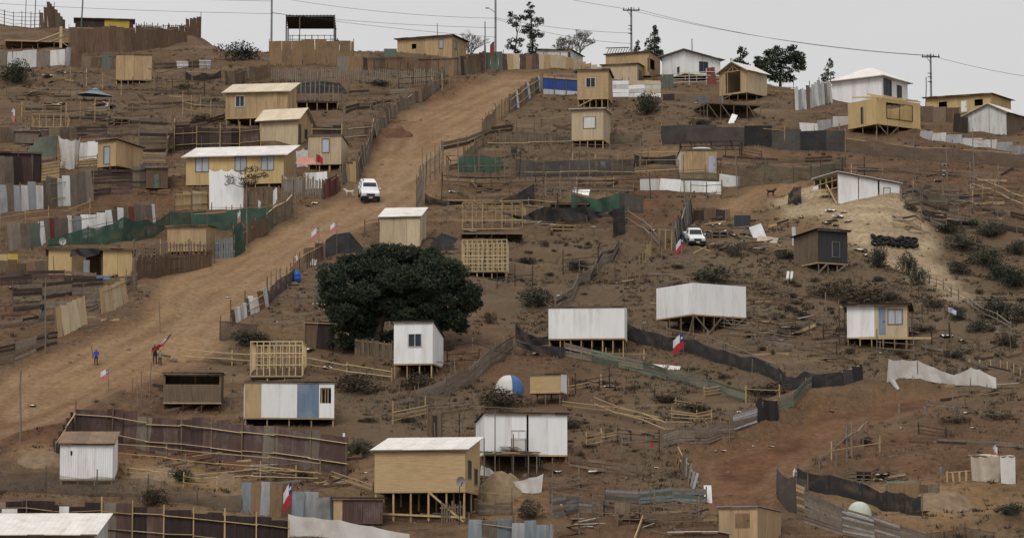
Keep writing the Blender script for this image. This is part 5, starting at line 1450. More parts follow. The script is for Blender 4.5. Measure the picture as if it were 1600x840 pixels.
fence('pallet fence climbing toward the black net', [(648, 636), (690, 622), (730, 604), (765, 572), (800, 546)], [28, 28, 28, 28, 24], 'board', ('wood_grey', 'wood', 'wood_grey'), boards=4, step=1.6, post='wood')
fence('pallet fence climbing behind the long white house front', [(868, 482), (900, 452), (935, 420), (966, 392)], [18, 20, 22, 20], 'board', ('wood_grey', 'wood_dark', 'zinc_brown'), boards=3, step=1.8, post='wood_grey')
fence('thin sagging rails on the scrub slope left of the long white house', [(756, 460), (800, 462), (868, 490)], [26, 24, 8], 'rail', rails=1, rail='wood_grey', rail_w=.06, step=4.5)
fence('green-streaked board strip below the long white house', [(882, 556), (930, 566), (985, 578), (1080, 602), (1166, 628)], [22, 20, 20, 18, 18], 'board', ('green_strip', 'wood_grey', 'green_strip', 'board_green'), boards=4, step=2.2, post='wood')
fence('green-streaked board strip rising beside the red track', [(1216, 642), (1255, 622), (1300, 600), (1345, 585)], [22, 20, 18, 16], 'board', ('green_strip', 'wood_grey', 'green_strip'), boards=4, step=2.0, post='wood_grey')
fence('long black net fence below the corner-on white house', [(976, 528), (1060, 548), (1130, 568), (1210, 594), (1270, 606), (1318, 602)], [28, 26, 24, 26, 24, 22], 'net', ('net_black',), rails=1, rail='wood_grey', step=3.2, sag=.08, post='wood_grey')
fence('dark panel end of the black net fence', [(1318, 602), (1348, 592)], [24, 24], 'flat', ('net_black', 'net_grey'), sheet_w=1.2, rails=1)
fence('thin top rail between grey posts above the black net', [(1042, 534), (1140, 556), (1214, 586)], [26, 22, 20], 'rail', rails=1, rail='wood_grey', rail_w=.08, step=4, post='wood_grey')
fence('pair of tan posts with one rail below the green-streaked strip', [(1166, 630), (1218, 632)], 26, 'rail', rails=1, rail='timber', post='timber', step=2.6)
fence('striped horizontal sheets at the bend of the red track', [(1144, 672), (1182, 660)], [24, 22], 'board', ('zinc', 'zinc_brown', 'zinc', 'wood_grey'), boards=6, step=2)
fence('dark tarpaulin panels at the bend of the red track', [(1183, 662), (1216, 652)], [32, 30], 'flat', ('net_black', 'rust_black', 'net_black'), sheet_w=.8, rails=1, jit=.03)
fence('rough stack-wall of grey slabs above the red track', [(1036, 698), (1080, 694), (1146, 684)], [24, 26, 24], 'board', ('wood_grey', 'wood', 'wood_grey', 'zinc_brown'), boards=6, step=1.1, post='wood_grey')
fence('brown picket fence dropping beside the red track', [(1058, 720), (1064, 735), (1078, 755), (1092, 778)], [30, 30, 26, 24], 'flat', ('wood_brown', 'wood', 'osb_dark', 'zinc', 'zinc_brown'), sheet_w=.4, jit=.25, gap=.1)
fence('thin pale wire rails on the scrub left of the red track', [(965, 695), (1030, 706)], [28, 28], 'rail', rails=3, rail='wood_grey', rail_w=.035, post='wood_dark', step=4)
fence('blue-grey sheet strip across the lower middle', [(946, 784), (1020, 788), (1104, 786)], [20, 20, 24], 'board', ('zinc_blue', 'zinc_brown', 'board_green', 'zinc_blue'), boards=4, step=1.8, post='wood_dark')
panel_on_ground('pale blue-white sheet standing at the track corner', 1107, 784, 12, 28, 'white', rz=.2)
fence('low brown slat fence on the slope below the plywood hen house', [(890, 728), (940, 736), (995, 744)], [16, 18, 18], 'board', ('wood', 'wood_brown'), boards=3, step=1.2, post='wood')
fence('pole and rail plot fence behind the ragged porch house', [(690, 690), (745, 690)], [38, 38], 'rail', rails=3, rail='wood', post='wood_dark', step=1.5)
fence('tall brown board stack left of the ragged porch house', [(668, 696), (690, 695)], [50, 46], 'flat', ('wood_brown', 'wood_dark', 'wood'), sheet_w=.3, jit=.1)
fence('long sagging rails above the ragged porch house', [(675, 640), (780, 648), (830, 646), (960, 668)], [10, 10, 8, 8], 'rail', rails=1, rail='wood_grey', rail_w=.08, step=6)

# ------------------------------------------------------------------ fences: bottom left and bottom
fence('light board gate panels on the left road edge', [(88, 527), (112, 517), (134, 506)], [46, 45, 44], 'flat', ('osb_pale', 'osb'), sheet_w=.55, jit=.02, gap=.008)
fence('second light board gate right of the gap in the road fence', [(157, 492), (178, 484), (198, 471)], [42, 40, 40], 'flat', ('osb_pale', 'osb'), sheet_w=.6, jit=.02, gap=.008)
fence('grey slat fence left of the light board gates', [(-10, 572), (30, 560), (62, 548), (88, 536)], [30, 28, 26, 20], 'board', ('wood_grey', 'wood', 'wood_dark'), boards=5, step=1.8)
fence('grey slats between the two light board gates', [(130, 472), (160, 472)], 24, 'board', ('wood_grey', 'wood'), boards=4, step=1.5)
fence('grey slats right of the second light board gate', [(196, 458), (213, 452)], 26, 'board', ('wood_grey', 'wood'), boards=4, step=1)
fence('low dark slab terraces behind the light board gates', [(20, 470), (80, 466), (160, 458)], [26, 26, 24], 'board', ('wood', 'wood_dark', 'wood_grey'), boards=4, step=2.5)
fence('dark slab rows below the low tan shack', [(0, 446), (70, 442), (150, 440)], [22, 20, 14], 'board', ('wood_dark', 'wood', 'rust'), boards=3, step=2.5)
fence('brown net strip left of the low tan shack', [(-5, 430), (40, 428), (75, 425)], 22, 'flat', ('wood', 'osb_dark', 'wood_brown'), sheet_w=.8, jit=.2)
fence('yellow plastic sheets on the left edge', [(-8, 416), (28, 413)], [18, 16], 'flat', ('yellow', 'yellow', 'osb_yellow'), sheet_w=1.0, rails=0, jit=.15)
fence('long rusty purple corrugated fence with pale rails', [(116, 690), (200, 696), (300, 706), (420, 722), (541, 742)], [54, 54, 54, 56, 60], 'sheet', ('rust_purple', 'rust', 'rust_purple', 'rust', 'rust_purple', 'zinc_brown'), sheet_w=.95, jit=.04, rails=2, front_rails=True, rail='timber_pale', post='wood', step=2.4, rail_w=.1, post_h=1.05)
fence('rusty corrugated end piece turning down to the road corner', [(84, 712), (116, 690)], [20, 52], 'sheet', ('rust', 'rust_purple'), sheet_w=.9, jit=.03, rails=1, front_rails=True)
fence('pale rail fence along the middle of the rusty plot', [(180, 724), (270, 732), (360, 742), (500, 752)], [34, 34, 32, 30], 'rail', rails=2, rail='timber', rail_w=.1, post='wood', step=3.6)
fence('lower pale rails below the rusty plot', [(200, 742), (300, 754), (360, 752), (420, 752), (495, 754)], [12, 12, 22, 20, 18], 'rail', rails=2, rail='timber_pale', rail_w=.09, post='wood', step=4)
fence('short pale rails running from the rusty plot to the plank house', [(520, 752), (583, 770)], [16, 14], 'rail', rails=2, rail='timber', rail_w=.1, post='wood', step=3)
fence('wide grey netting in front of the white corrugated shed', [(-10, 768), (60, 770), (180, 775), (290, 785), (380, 800)], [32, 36, 34, 30, 28], 'net', ('net_thin',), rails=0, step=3, sag=.08)
fence('upper dark rails left of the white corrugated shed', [(0, 745), (95, 742)], [10, 10], 'rail', rails=1, rail='wood', step=3)
fence('black rusty corrugated fence along the bottom left', [(-20, 838), (80, 838), (160, 836)], [56, 52, 50], 'sheet', ('rust_black', 'rust_black', 'rust', 'zinc_brown', 'rust_black'), sheet_w=.95, jit=.05, rails=2, front_rails=True, rail='timber', step=2.2)
fence('black and grey corrugated fence stepping down the bottom edge', [(160, 840), (260, 848), (360, 856), (450, 862)], [54, 54, 52, 48], 'sheet', ('rust_black', 'rust', 'rust_black', 'rust_black', 'zinc_brown'), sheet_w=.9, jit=.08, rails=2, front_rails=True, rail='timber', post='timber', step=1.8)
fence('grey corrugated sheets left of the brown sheet shack', [(377, 800), (424, 806), (470, 812), (522, 816)], [44, 50, 46, 40], 'sheet', ('zinc_blue', 'osb_dark', 'zinc', 'osb_dark', 'wood_brown', 'zinc_blue', 'zinc', 'zinc'), shape='seq', sheet_w=.72, jit=.1)
hanging('white_tarpaulin', 'long white plastic sheet strung along the bottom fence', 'tarpaulin', [(450, 803, 450, 838), (490, 808, 490, 838), (530, 812, 530, 842), (580, 822, 580, 848), (640, 834, 640, 852)], 'cloth_white', wr=.1)
fence('blue-grey corrugated sheets at the bottom middle', [(732, 846), (790, 850), (864, 856)], [38, 40, 36], 'sheet', ('zinc_blue', 'zinc', 'zinc_blue', 'zinc_brown'), sheet_w=.85, jit=.1)
fence('dark fence boards behind the straw heap', [(690, 816), (725, 814)], 30, 'picket', ('wood',), gap=.06, rails=2)
fence('low brown slab fence below the white cloth', [(748, 804), (800, 804)], 20, 'board', ('wood', 'wood_grey', 'wood'), boards=4, step=1.4)
fence('grey pallet fence right of the straw heap', [(862, 806), (905, 800), (950, 806)], [28, 26, 22], 'board', ('wood_grey', 'wood', 'zinc_blue'), boards=5, step=1.2, post='wood_grey')
fence('thin rails at the bottom centre plot', [(965, 822), (1060, 826), (1122, 822)], [24, 22, 20], 'rail', rails=2, rail='wood', step=2.6)
fence('brown boards along the bottom centre plot', [(960, 812), (985, 813)], 26, 'flat', ('wood', 'osb_dark'), sheet_w=.6)
# bottom right yard
fence('tall dark net fence on the inside of the red track', [(1214, 778), (1245, 802), (1262, 806)], [46, 60, 58], 'net', ('net_grey',), rails=1, rail='wood', step=1.8)
fence('dark net fence behind the pale green dome', [(1246, 762), (1300, 772), (1370, 790), (1440, 806)], [32, 32, 34, 32], 'net', ('net_black',), rails=1, rail='wood', step=2.2, sag=.1)
fence('striped grey sheet fence curving along the bottom right', [(1258, 816), (1300, 830), (1350, 842), (1400, 852), (1455, 862)], [52, 46, 38, 34, 26], 'board', ('zinc_brown', 'zinc_brown', 'zinc', 'wood_grey'), boards=10, step=2.6, post='wood')
fence('upright stacked logs at the corner of the striped sheet fence', [(1247, 808), (1260, 812)], [52, 50], 'board', ('timber', 'wood'), boards=9, step=1.0)
fence('tan board wall of the sunken yard', [(1385, 778), (1438, 782)], [24, 28], 'flat', ('osb', 'osb_dark', 'osb'), sheet_w=.7, jit=.06, rails=1)
fence('brown board wall right of the sunken yard', [(1438, 784), (1467, 784)], [28, 28], 'flat', ('wood_brown', 'wood'), sheet_w=.55, jit=.04)
fence('dark net strip in the bottom right corner', [(1450, 850), (1500, 838), (1555, 846)], [18, 22, 16], 'net', ('net_thin',), rails=1, rail='wood', step=2)
fence('row of tall pale stakes with a slanting rail above the sunken yard', [(1280, 735), (1300, 735), (1320, 724), (1340, 712), (1356, 696)], [22, 40, 44, 46, 44], 'rail', rails=1, rail='wood_grey', rail_w=.09, post='wood_grey', step=1.2)
fence('line of thin grey posts with one rail above the red bank', [(1405, 656), (1460, 652), (1535, 650)], [22, 22, 20], 'rail', rails=1, rail='wood_grey', rail_w=.05, post='wood_grey', step=2.0)
fence('small pickets left of the beige shelter', [(1480, 752), (1520, 750)], [16, 16], 'picket', ('timber',), gap=.3, rails=1)
fence('row of short brown stakes on the far right slope', [(1515, 570), (1560, 576), (1605, 592)], [10, 14, 16], 'picket', ('timber',), gap=.7, rails=0, posts=False)
fence('thin post line down the right slope', [(1440, 510), (1520, 545), (1600, 590)], 18, 'rail', rails=1, rail='wood', rail_w=.05, step=4)
# right slope: collapsed slabs and rails
fence('pale double rails at the right edge of the slope', [(1520, 296), (1560, 310), (1600, 328)], [22, 22, 22], 'rail', rails=2, rail='timber', rail_w=.1, step=2.4, post='wood_grey')
fence('dark plank terraces right of the white shack', [(1410, 310), (1470, 316), (1530, 312)], [14, 16, 14], 'board', ('wood_dark', 'wood', 'wood_grey'), boards=3, step=2.4)
fence('lower dark plank terraces right of the white shack', [(1440, 340), (1480, 348), (1525, 352)], [12, 14, 12], 'board', ('wood_dark', 'wood_grey', 'wood'), boards=3, step=2.2)
fence('thin post line above the dark plank terraces', [(1430, 282), (1500, 285), (1560, 290)], 26, 'rail', rails=1, rail='wood', rail_w=.04, post='wood_grey', step=2.6)
fence('dark plank rows on the far right edge', [(1545, 352), (1605, 366)], [14, 14], 'board', ('wood_dark', 'wood'), boards=3, step=2.2)
fence('thin rails on the gully side of the sand bank', [(1555, 318), (1605, 322)], 22, 'rail', rails=2, rail='wood', step=2.5)
fence('pale stakes beside the parked white pickup', [(1030, 388), (1054, 392)], [32, 36], 'picket', ('timber',), gap=.42, rails=1)
fence('dark slat fence beside the parked white pickup', [(1054, 390), (1068, 368), (1082, 345)], [38, 38, 36], 'flat', ('wood_dark', 'zinc_blue', 'wood'), sheet_w=.35, jit=.1)
fence('brown plank back fence behind the junk yard', [(1084, 345), (1140, 346)], 18, 'flat', ('wood', 'wood_brown', 'wood_dark'), sheet_w=.9, jit=.1)
fence('dark leaning rails above the corner-on white house', [(1090, 452), (1170, 452), (1240, 470), (1310, 478)], [10, 12, 10, 8], 'rail', rails=1, rail='wood_dark', rail_w=.08, step=5)
fence('frame rails on the roof edge side of the corner-on white house', [(1020, 462), (1075, 452)], [20, 16], 'rail', rails=2, rail='wood', step=1.5)
fence('thin stakes along the path to the pickup', [(1000, 425), (1010, 412), (1018, 396)], [26, 28, 26], 'picket', ('timber',), gap=.6, rails=0)
fence('slab rows in the plots above the wedge net', [(840, 258), (930, 262), (985, 258)], [10, 10, 10], 'board', ('wood', 'wood_dark'), boards=2, step=3)
fence('dark plank rows behind the olive net strip', [(690, 235), (760, 212), (800, 205)], [14, 12, 12], 'board', ('wood', 'wood_dark'), boards=2, step=3)
fence('brown rails below the banner wall', [(800, 205), (850, 196), (895, 190)], [14, 14, 12], 'rail', rails=1, rail='timber', step=4)
fence('dark boards under the dark mesh panel fence', [(1130, 250), (1210, 256), (1300, 252)], [8, 8, 8], 'board', ('wood_dark', 'wood'), boards=2, step=3)
fence('brown plank rows on the left slope below the canopy', [(60, 188), (150, 190), (260, 196)], [10, 10, 10], 'board', ('wood', 'wood_dark'), boards=2, step=3)
fence('dark plank rows left of the grey-blue canopy', [(200, 172), (280, 168), (350, 168)], [10, 9, 9], 'board', ('wood', 'wood_dark', 'wood_brown'), boards=2, step=3)
fence('dark plank rows below the dark ragged shelter', [(540, 178), (580, 172), (610, 165)], [12, 12, 10], 'board', ('wood', 'wood_dark'), boards=2, step=3)

R2 = random.Random(77)
for k, (pts, hp, lab) in enumerate([
    ([(1408, 296), (1450, 298), (1500, 300)], 12, 'upper slab row on the terraces beyond the white shack'), ([(1415, 322), (1465, 328), (1500, 330)], 10, 'middle slab row on the terraces beyond the white shack'),
    ([(1455, 352), (1500, 360), (1530, 362)], 9, 'lowest slab row on the terraces beyond the white shack'), ([(1535, 330), (1570, 338), (1605, 346)], 10, 'slab row beside the pale double rails'),
    ([(1340, 268), (1420, 270), (1500, 276)], 6, 'thin slab row below the brown mesh band'), ([(40, 172), (110, 176), (170, 172)], 7, 'slab row above the half-built frame'),
    ([(10, 150), (60, 148), (110, 152)], 6, 'slab row below the big dark round bush'), ([(240, 150), (300, 148), (345, 150)], 8, 'slab row left of the blue-window cabin roof'),
    ([(545, 150), (590, 148), (640, 146)], 8, 'slab row below the weathered picket line'), ([(1135, 500), (1200, 512), (1290, 515)], 7, 'slab row on the scrub right of the corner-on white house'),
    ([(1180, 535), (1250, 545), (1300, 555)], 7, 'slab row above the black net fence'), ([(1440, 545), (1500, 562), (1580, 585)], 7, 'slab row right of the sheeted shack'),
    ([(20, 486), (70, 482), (150, 478)], 12, 'slab row facing the light board gates'), ([(0, 512), (40, 508), (84, 500)], 10, 'slab row left of the tall pale pole'),
    ([(1420, 690), (1500, 694), (1600, 700)], 7, 'slab row on the red bank above the beige shelter'), ([(700, 268), (760, 262), (806, 262)], 10, 'slab row inside the dark pole frame plot'),
    ([(845, 300), (900, 296), (990, 300)], 7, 'slab row above the sagging dark green net')]):
    fence(lab, pts, hp, 'board', ('wood', 'wood_dark', 'wood_grey', 'wood_brown'), boards=2, step=R2.uniform(1.6, 2.6), post='wood', post_h=R2.uniform(1.3, 2.4), post_w=.08)
for k, (pts, hp, lab) in enumerate([
    ([(700, 332), (800, 330), (868, 334)], 20, 'thin post line behind the pole skeleton'), ([(860, 240), (930, 246), (1000, 244)], 22, 'thin post line below the shuttered cabin'),
    ([(1000, 262), (1060, 262)], 26, 'thin post line left of the roof-sack shack'), ([(1330, 285), (1420, 300), (1520, 318)], 24, 'thin post line on the terraces'),
    ([(930, 640), (1010, 668), (1080, 680)], 22, 'pale thin rail line on the scrub above the slab wall'), ([(880, 640), (960, 650), (1030, 665)], 16, 'second pale thin rail line on the scrub'),
    ([(1420, 420), (1500, 470), (1580, 520)], 16, 'thin post line down the scrub gully'), ([(560, 520), (620, 505), (660, 500)], 20, 'thin post line under the pine'),
    ([(110, 130), (180, 150), (240, 148)], 24, 'thin post line around the windowless board box'), ([(0, 360), (60, 350), (140, 335)], 22, 'thin post line above the patchwork corrugated row'),
    ([(330, 345), (380, 348), (440, 340)], 24, 'thin post line inside the green netting enclosure'), ([(960, 350), (1010, 372), (1030, 392)], 24, 'thin post line along the red path below the dark cloth wall'),
    ([(690, 780), (740, 790), (800, 800)], 30, 'thin post line around the straw heap'), ([(860, 780), (930, 790), (1000, 800)], 26, 'thin post line in the lower middle plot'),
    ([(250, 400), (300, 404), (336, 402)], 22, 'pale thin rail line in front of the tan shed')]):
    fence(lab, pts, hp, 'rail', rails=R2.choice([1, 2, 2]), rail=R2.choice(['wood_grey', 'timber', 'timber']), rail_w=.07, post=R2.choice(['wood_grey', 'timber']), post_w=.09, step=R2.uniform(2.2, 3.4))

# rough stuff around the plots: pallets stacked, tanks, poles leaning
def pallet_stack(label, u, v, wpx, hpx, n=4, mat='timber', rz=.2):
    g = G(u, v); s = scl(g); W = wpx / s; H_ = hpx / s
    root = thing('pallet_stack', label, 'pallets', g, rz)
    for i in range(n):
        z = H_ * (i + .5) / n
        for q in (-.45, 0, .45):
            box(root, 'block', (W * .08, W * .7, H_ / n * .55), (W * q, W * .35, z - H_ / n * .2), 'wood')
        for q in range(5):
            box(root, 'slat', (W, W * .1, H_ / n * .2), (rnd.uniform(-.02, .02), W * (.05 + .15 * q), z + H_ / n * .22), mat)
pallet_stack('pallet stack beside the draped shade net', 880, 362, 40, 12, 2)
pallet_stack('pallet stack left of the tan shed', 235, 402, 22, 16, 3, 'wood_grey')
pallet_stack('pallet stack under the grey-blue canopy slope', 190, 196, 26, 12, 2, 'wood')
pallet_stack('pallet stack in the junk yard', 1125, 372, 28, 12, 2, 'wood_grey')
pallet_stack('pallet stack beside the brush heap', 838, 836, 34, 16, 2, 'wood')
pallet_stack('pallet stack behind the sunken yard wall', 1350, 752, 36, 18, 3, 'wood_grey', .6)
# ------------------------------------------------------------------ trees and shrubs
nr = np.random.RandomState(21)
def quads_cloud(C, size, aspect=.4, up=.2, out=None):
    """leaf faces at points C (n,3) -> verts, faces arrays"""
    n = len(C)
    a = nr.normal(size=(n, 3)); a[:, 2] += up
    if out is not None: a += out * .9
    a /= np.linalg.norm(a, axis=1, keepdims=True)
    b = np.cross(a, nr.normal(size=(n, 3))); b /= np.linalg.norm(b, axis=1, keepdims=True)
    sz = size * nr.uniform(.6, 1.35, (n, 1))
    a = a * sz; b = b * sz * aspect
    V_ = np.stack([C - a * .5, C + b * .5, C + a * .5, C - b * .5], 1).reshape(-1, 3)
    F_ = np.arange(n * 4).reshape(-1, 4)
    return V_, F_
def lobes_points(lobes, density):
    P, N_ = [], []
    for cx, cy, cz, rx_, ry_, rz_ in lobes:
        n = max(20, int(density * (rx_ * ry_ + ry_ * rz_ + rx_ * rz_)))
        d = nr.normal(size=(n, 3)); d /= np.linalg.norm(d, axis=1, keepdims=True)
        r = nr.uniform(.25, 1, (n, 1)) ** .45 * (1 + .18 * np.sin(d[:, :1] * 7 + cx) * np.cos(d[:, 2:] * 6 + cz))
        P.append(np.array([[cx, cy, cz]]) + d * r * np.array([[rx_, ry_, rz_]])); N_.append(d)
    return np.concatenate(P), np.concatenate(N_)
def fast_mesh(name, V_, F_, mat):
    me = bpy.data.meshes.new(name)
    k_ = F_.shape[1]
    me.vertices.add(len(V_)); me.vertices.foreach_set('co', np.asarray(V_, np.float32).ravel())
    me.loops.add(F_.size); me.polygons.add(len(F_))
    me.loops.foreach_set('vertex_index', F_.astype(np.int32).ravel())
    me.polygons.foreach_set('loop_start', np.arange(0, F_.size, k_, dtype=np.int32))
    me.update(calc_edges=True)
    me.materials.append(MT[mat])
    return me
def tube(path, radii, seg=6):
    vs, fs = [], []
    for i, p in enumerate(path):
        d = (path[min(i + 1, len(path) - 1)] - path[max(i - 1, 0)]).normalized()
        x = d.orthogonal().normalized(); y = d.cross(x)
        for j in range(seg):
            a = 2 * math.pi * j / seg
            vs.append(p + (x * math.cos(a) + y * math.sin(a)) * radii[i])
    for i in range(len(path) - 1):
        for j in range(seg):
            fs.append((i * seg + j, i * seg + (j + 1) % seg, (i + 1) * seg + (j + 1) % seg, (i + 1) * seg + j))
    return vs, fs
def tree(label, g, lobes_px, trunk_px, mat, bark='bark', name='tree', leaf=.3, density=60, aspect=.4, limbs=True, trunk_r=.25, dscale=.9, group=None, clump=0, cs=1.0, zs=.9):
    """lobes in pixels relative to the trunk foot: (du, dv up, ru, rv)"""
    s = scl(g)
    root = thing(name, label, 'tree', g, 0, group)
    lob = []
    for du, dv, ru, rv in lobes_px:
        rr = ru / s
        lob.append((du / s, nr.uniform(-.5, .5) * rr * dscale, dv / s, rr, max(rr, rv / s) * dscale, rv / s))
    if clump:
        l2 = []
        for l in lob:
            for q in range(clump):
                d = nr.normal(size=3); d /= np.linalg.norm(d); d[2] = d[2] * .8 + .1
                f = nr.uniform(.55, 1.0)
                r_ = nr.uniform(.3, .52) * cs
                l2.append((l[0] + d[0] * l[3] * f, l[1] + d[1] * l[4] * f, l[2] + d[2] * l[5] * f, l[3] * r_ * 1.15, l[4] * r_ * 1.15, l[5] * r_ * zs))
        lob2 = l2
    else: lob2 = lob
    P, N_ = lobes_points(lob2, density)
    V_, F_ = quads_cloud(P, leaf, aspect, .15, N_)
    link(fast_mesh('crown', V_, F_, mat), 'crown', root)
    pcs = []
    path = [Vector((du / s, 0, dv / s)) for du, dv in trunk_px]
    path[0].z -= .4
    pcs.append(tube(path, [trunk_r * (1 - .7 * i / (len(path) - 1)) for i in range(len(path))], 8))
    if limbs:
        for l in lob:
            t = Vector((l[0], l[1], l[2]))
            k_ = min(range(len(path)), key=lambda i: (path[i] - t).length + (2 if path[i].z > t.z else 0))
            pcs.append(tube([path[k_], path[k_].lerp(t, .5) + Vector((0, 0, -.1)), t], [trunk_r * .4, trunk_r * .25, trunk_r * .1], 5))
    joined('trunk', pcs, bark, root, smooth=True)
    return root
# the big dark pine in the middle
g = G(588, 545)
tree('big dark green spreading pine between the cabins', g,
     [(-60.5, 113, 28.799999999999997, 23), (-24.0, 133, 28.799999999999997, 19), (25.9, 147, 32.64, 19), (68.1, 141, 32.64, 23), (106.5, 119, 32.64, 23), (141.1, 85, 23.04, 23), (-34.6, 93, 48.0, 29), (18.2, 109, 53.76, 31), (75.8, 97, 55.68, 33), (-64.4, 79, 24.96, 23), (-43.2, 52, 32.64, 21), (27.8, 71, 53.76, 29), (104.6, 63, 42.239999999999995, 27), (56.6, 40, 32.64, 21), (116.1, 38, 23.04, 19), (-14.4, 48, 28.799999999999997, 21), (-26.0, 24, 19.2, 15), (87.3, 153, 17.28, 11), (-8.7, 147, 15.36, 10), (152.6, 71, 11.52, 12), (-53.8, 12, 21.119999999999997, 12), (-44.2, 32, 24.96, 14), (-20, 8, 24, 10), (30, 18, 26, 12), (-40, 10, 18, 9)],
     [(0, 0), (2, 20), (8, 45), (24, 75), (40, 105)], 'dark_foliage', name='pine_tree', leaf=.26, density=340, aspect=.28, trunk_r=.38, dscale=1.0, clump=12, cs=1.05, zs=1.08)
tree('tall thin eucalyptus with tiered tufts beside the street lamp', crest(806, 8), [(-2.2, 79.2, 12.1, 9.9), (8.8, 83.6, 7.7, 8.8), (-6.6, 44.0, 11.0, 11.0), (6.6, 46.2, 7.7, 8.8), (3.3, 28.6, 8.8, 8.8), (-9.9, 90.2, 5.5, 5.5)], [(0.0, 0.0), (-1.1, 33.0), (2.2, 60.5), (0.0, 85.8)], 'eucalypt_leaf', 'bark', leaf=.26, density=170, trunk_r=.12, clump=6)
tree('tall slender eucalyptus with a leaning ragged crown', crest(830, 8), [(-2.2, 93.5, 11.0, 8.8), (2.2, 77.0, 15.4, 11.0), (4.4, 61.6, 15.4, 12.1), (0.0, 44.0, 9.9, 11.0), (3.3, 27.5, 12.1, 9.9), (-5.5, 13.2, 11.0, 8.8), (11.0, 30.8, 7.7, 6.6), (-8.8, 68.2, 8.8, 6.6), (-1.1, 105.6, 6.6, 5.5)], [(0.0, 0.0), (2.2, 33.0), (1.1, 66.0), (0.0, 99.0)], 'eucalypt_leaf', 'bark', leaf=.26, density=180, trunk_r=.15, clump=6)
tree('small dark conifer left of the taller one behind the truss house', crest(999, 6), [(0.0, 38.4, 10.8, 9.6), (0.0, 50.4, 6.0, 8.4), (2.4, 28.8, 12.0, 9.6)], [(0.0, 0.0), (0.0, 30.0), (0.0, 55.2)], 'eucalypt_leaf', leaf=.24, density=200, clump=7, trunk_r=.1)
tree('taller pointed conifer behind the truss house', crest(1024, 7), [(0.0, 38.4, 15.6, 12.0), (0.0, 55.2, 12.0, 12.0), (1.2, 68.4, 8.4, 9.6), (0.0, 79.2, 3.6, 7.2), (-4.8, 28.8, 12.0, 9.6), (6.0, 45.6, 9.6, 8.4)], [(0.0, 0.0), (0.0, 42.0), (0.0, 81.6)], 'eucalypt_leaf', leaf=.24, density=200, clump=7, trunk_r=.14)
tree('small rounded conifer above the gabled shed roof', crest(1160, 7), [(0.0, 40.0, 13.8, 11.2), (0.0, 55.0, 8.8, 10.0), (2.5, 62.5, 5.0, 6.2), (-6.2, 32.5, 11.2, 10.0), (7.5, 32.5, 11.2, 10.0)], [(0.0, 0.0), (0.0, 37.5), (0.0, 62.5)], 'dark_foliage', leaf=.24, density=200, clump=7, trunk_r=.12)
tree('broad dark bushy tree behind the gabled shed', crest(1222, 5), [(-20.8, 36.4, 20.8, 18.2), (0.0, 46.8, 18.2, 18.2), (18.2, 46.8, 18.2, 16.9), (-31.2, 39.0, 11.7, 11.7), (28.6, 39.0, 11.7, 13.0), (-7.8, 59.8, 13.0, 11.7), (18.2, 59.8, 11.7, 10.4), (0.0, 23.4, 26.0, 15.6), (-36.4, 49.4, 5.2, 6.5)], [(0.0, 0.0), (0.0, 23.4), (2.6, 45.5)], 'dark_foliage', leaf=.26, density=220, clump=8, trunk_r=.2)
tree('slim dark cypress left of the hip-roofed house', crest(1297, 6), [(0.0, 32.5, 11.2, 10.0), (1.2, 45.0, 8.8, 8.8), (2.5, 55.0, 5.0, 7.5), (-5.0, 22.5, 10.0, 8.8), (3.8, 62.5, 3.1, 5.0)], [(0.0, 0.0), (0.0, 31.2), (2.5, 62.5)], 'eucalypt_leaf', leaf=.22, density=200, clump=6, trunk_r=.1)
tree('small thin-leaved tree in front of the long yellowish house', G(384, 330), [(-16.1, 55.2, 14.9, 10.3), (4.6, 59.8, 18.4, 11.5), (18.4, 50.6, 13.8, 10.3), (-25.3, 46.0, 10.3, 8.0), (0.0, 46.0, 18.4, 9.2), (29.9, 57.5, 6.9, 5.8)], [(2.3, 0.0), (3.4, 20.7), (0.0, 36.8), (-4.6, 50.6)], 'scrub', leaf=.17, density=190, trunk_r=.12, aspect=.3, clump=5)
def bare_tree(label, g, hpx, wpx, seed, mat='bark_pale', levels=6):
    s = scl(g)
    r = random.Random(seed)
    root = thing('bare_tree', label, 'tree', g)
    tr, tw = [], []
    H_ = hpx / s
    def grow(p, d, ln, rad, lv):
        q = p + d * ln
        m_ = p.lerp(q, .5) + Vector((r.uniform(-.06, .06), r.uniform(-.06, .06), 0)) * ln
        (tr if lv >= levels - 1 else tw).append(tube([p, m_, q], [rad, rad * .85, rad * .7], 5 if lv > 2 else 3))
        if lv <= 0: return
        for _ in range(3 if lv > 1 else 4):
            a = Vector((r.uniform(-1, 1) * wpx / hpx, r.uniform(-1, 1) * wpx / hpx, r.uniform(-.15, .6)))
            nd = (d * .75 + a * .85).normalized()
            grow(q, nd, ln * r.uniform(.62, .85), max(rad * .62, .012), lv - 1)
    grow(Vector((0, 0, -.3)), Vector((r.uniform(-.1, .1), 0, 1)).normalized(), H_ * .26, .16, levels)
    joined('trunk', tr, mat, root); joined('branches', tw, mat, root)
bare_tree('bare branching tree above the low white panel house', crest(901, 9), 84, 74, 4, levels=7)
bare_tree('small bare tree behind the flat-roofed tan cabin', crest(730, 9), 78, 66, 9, levels=6)

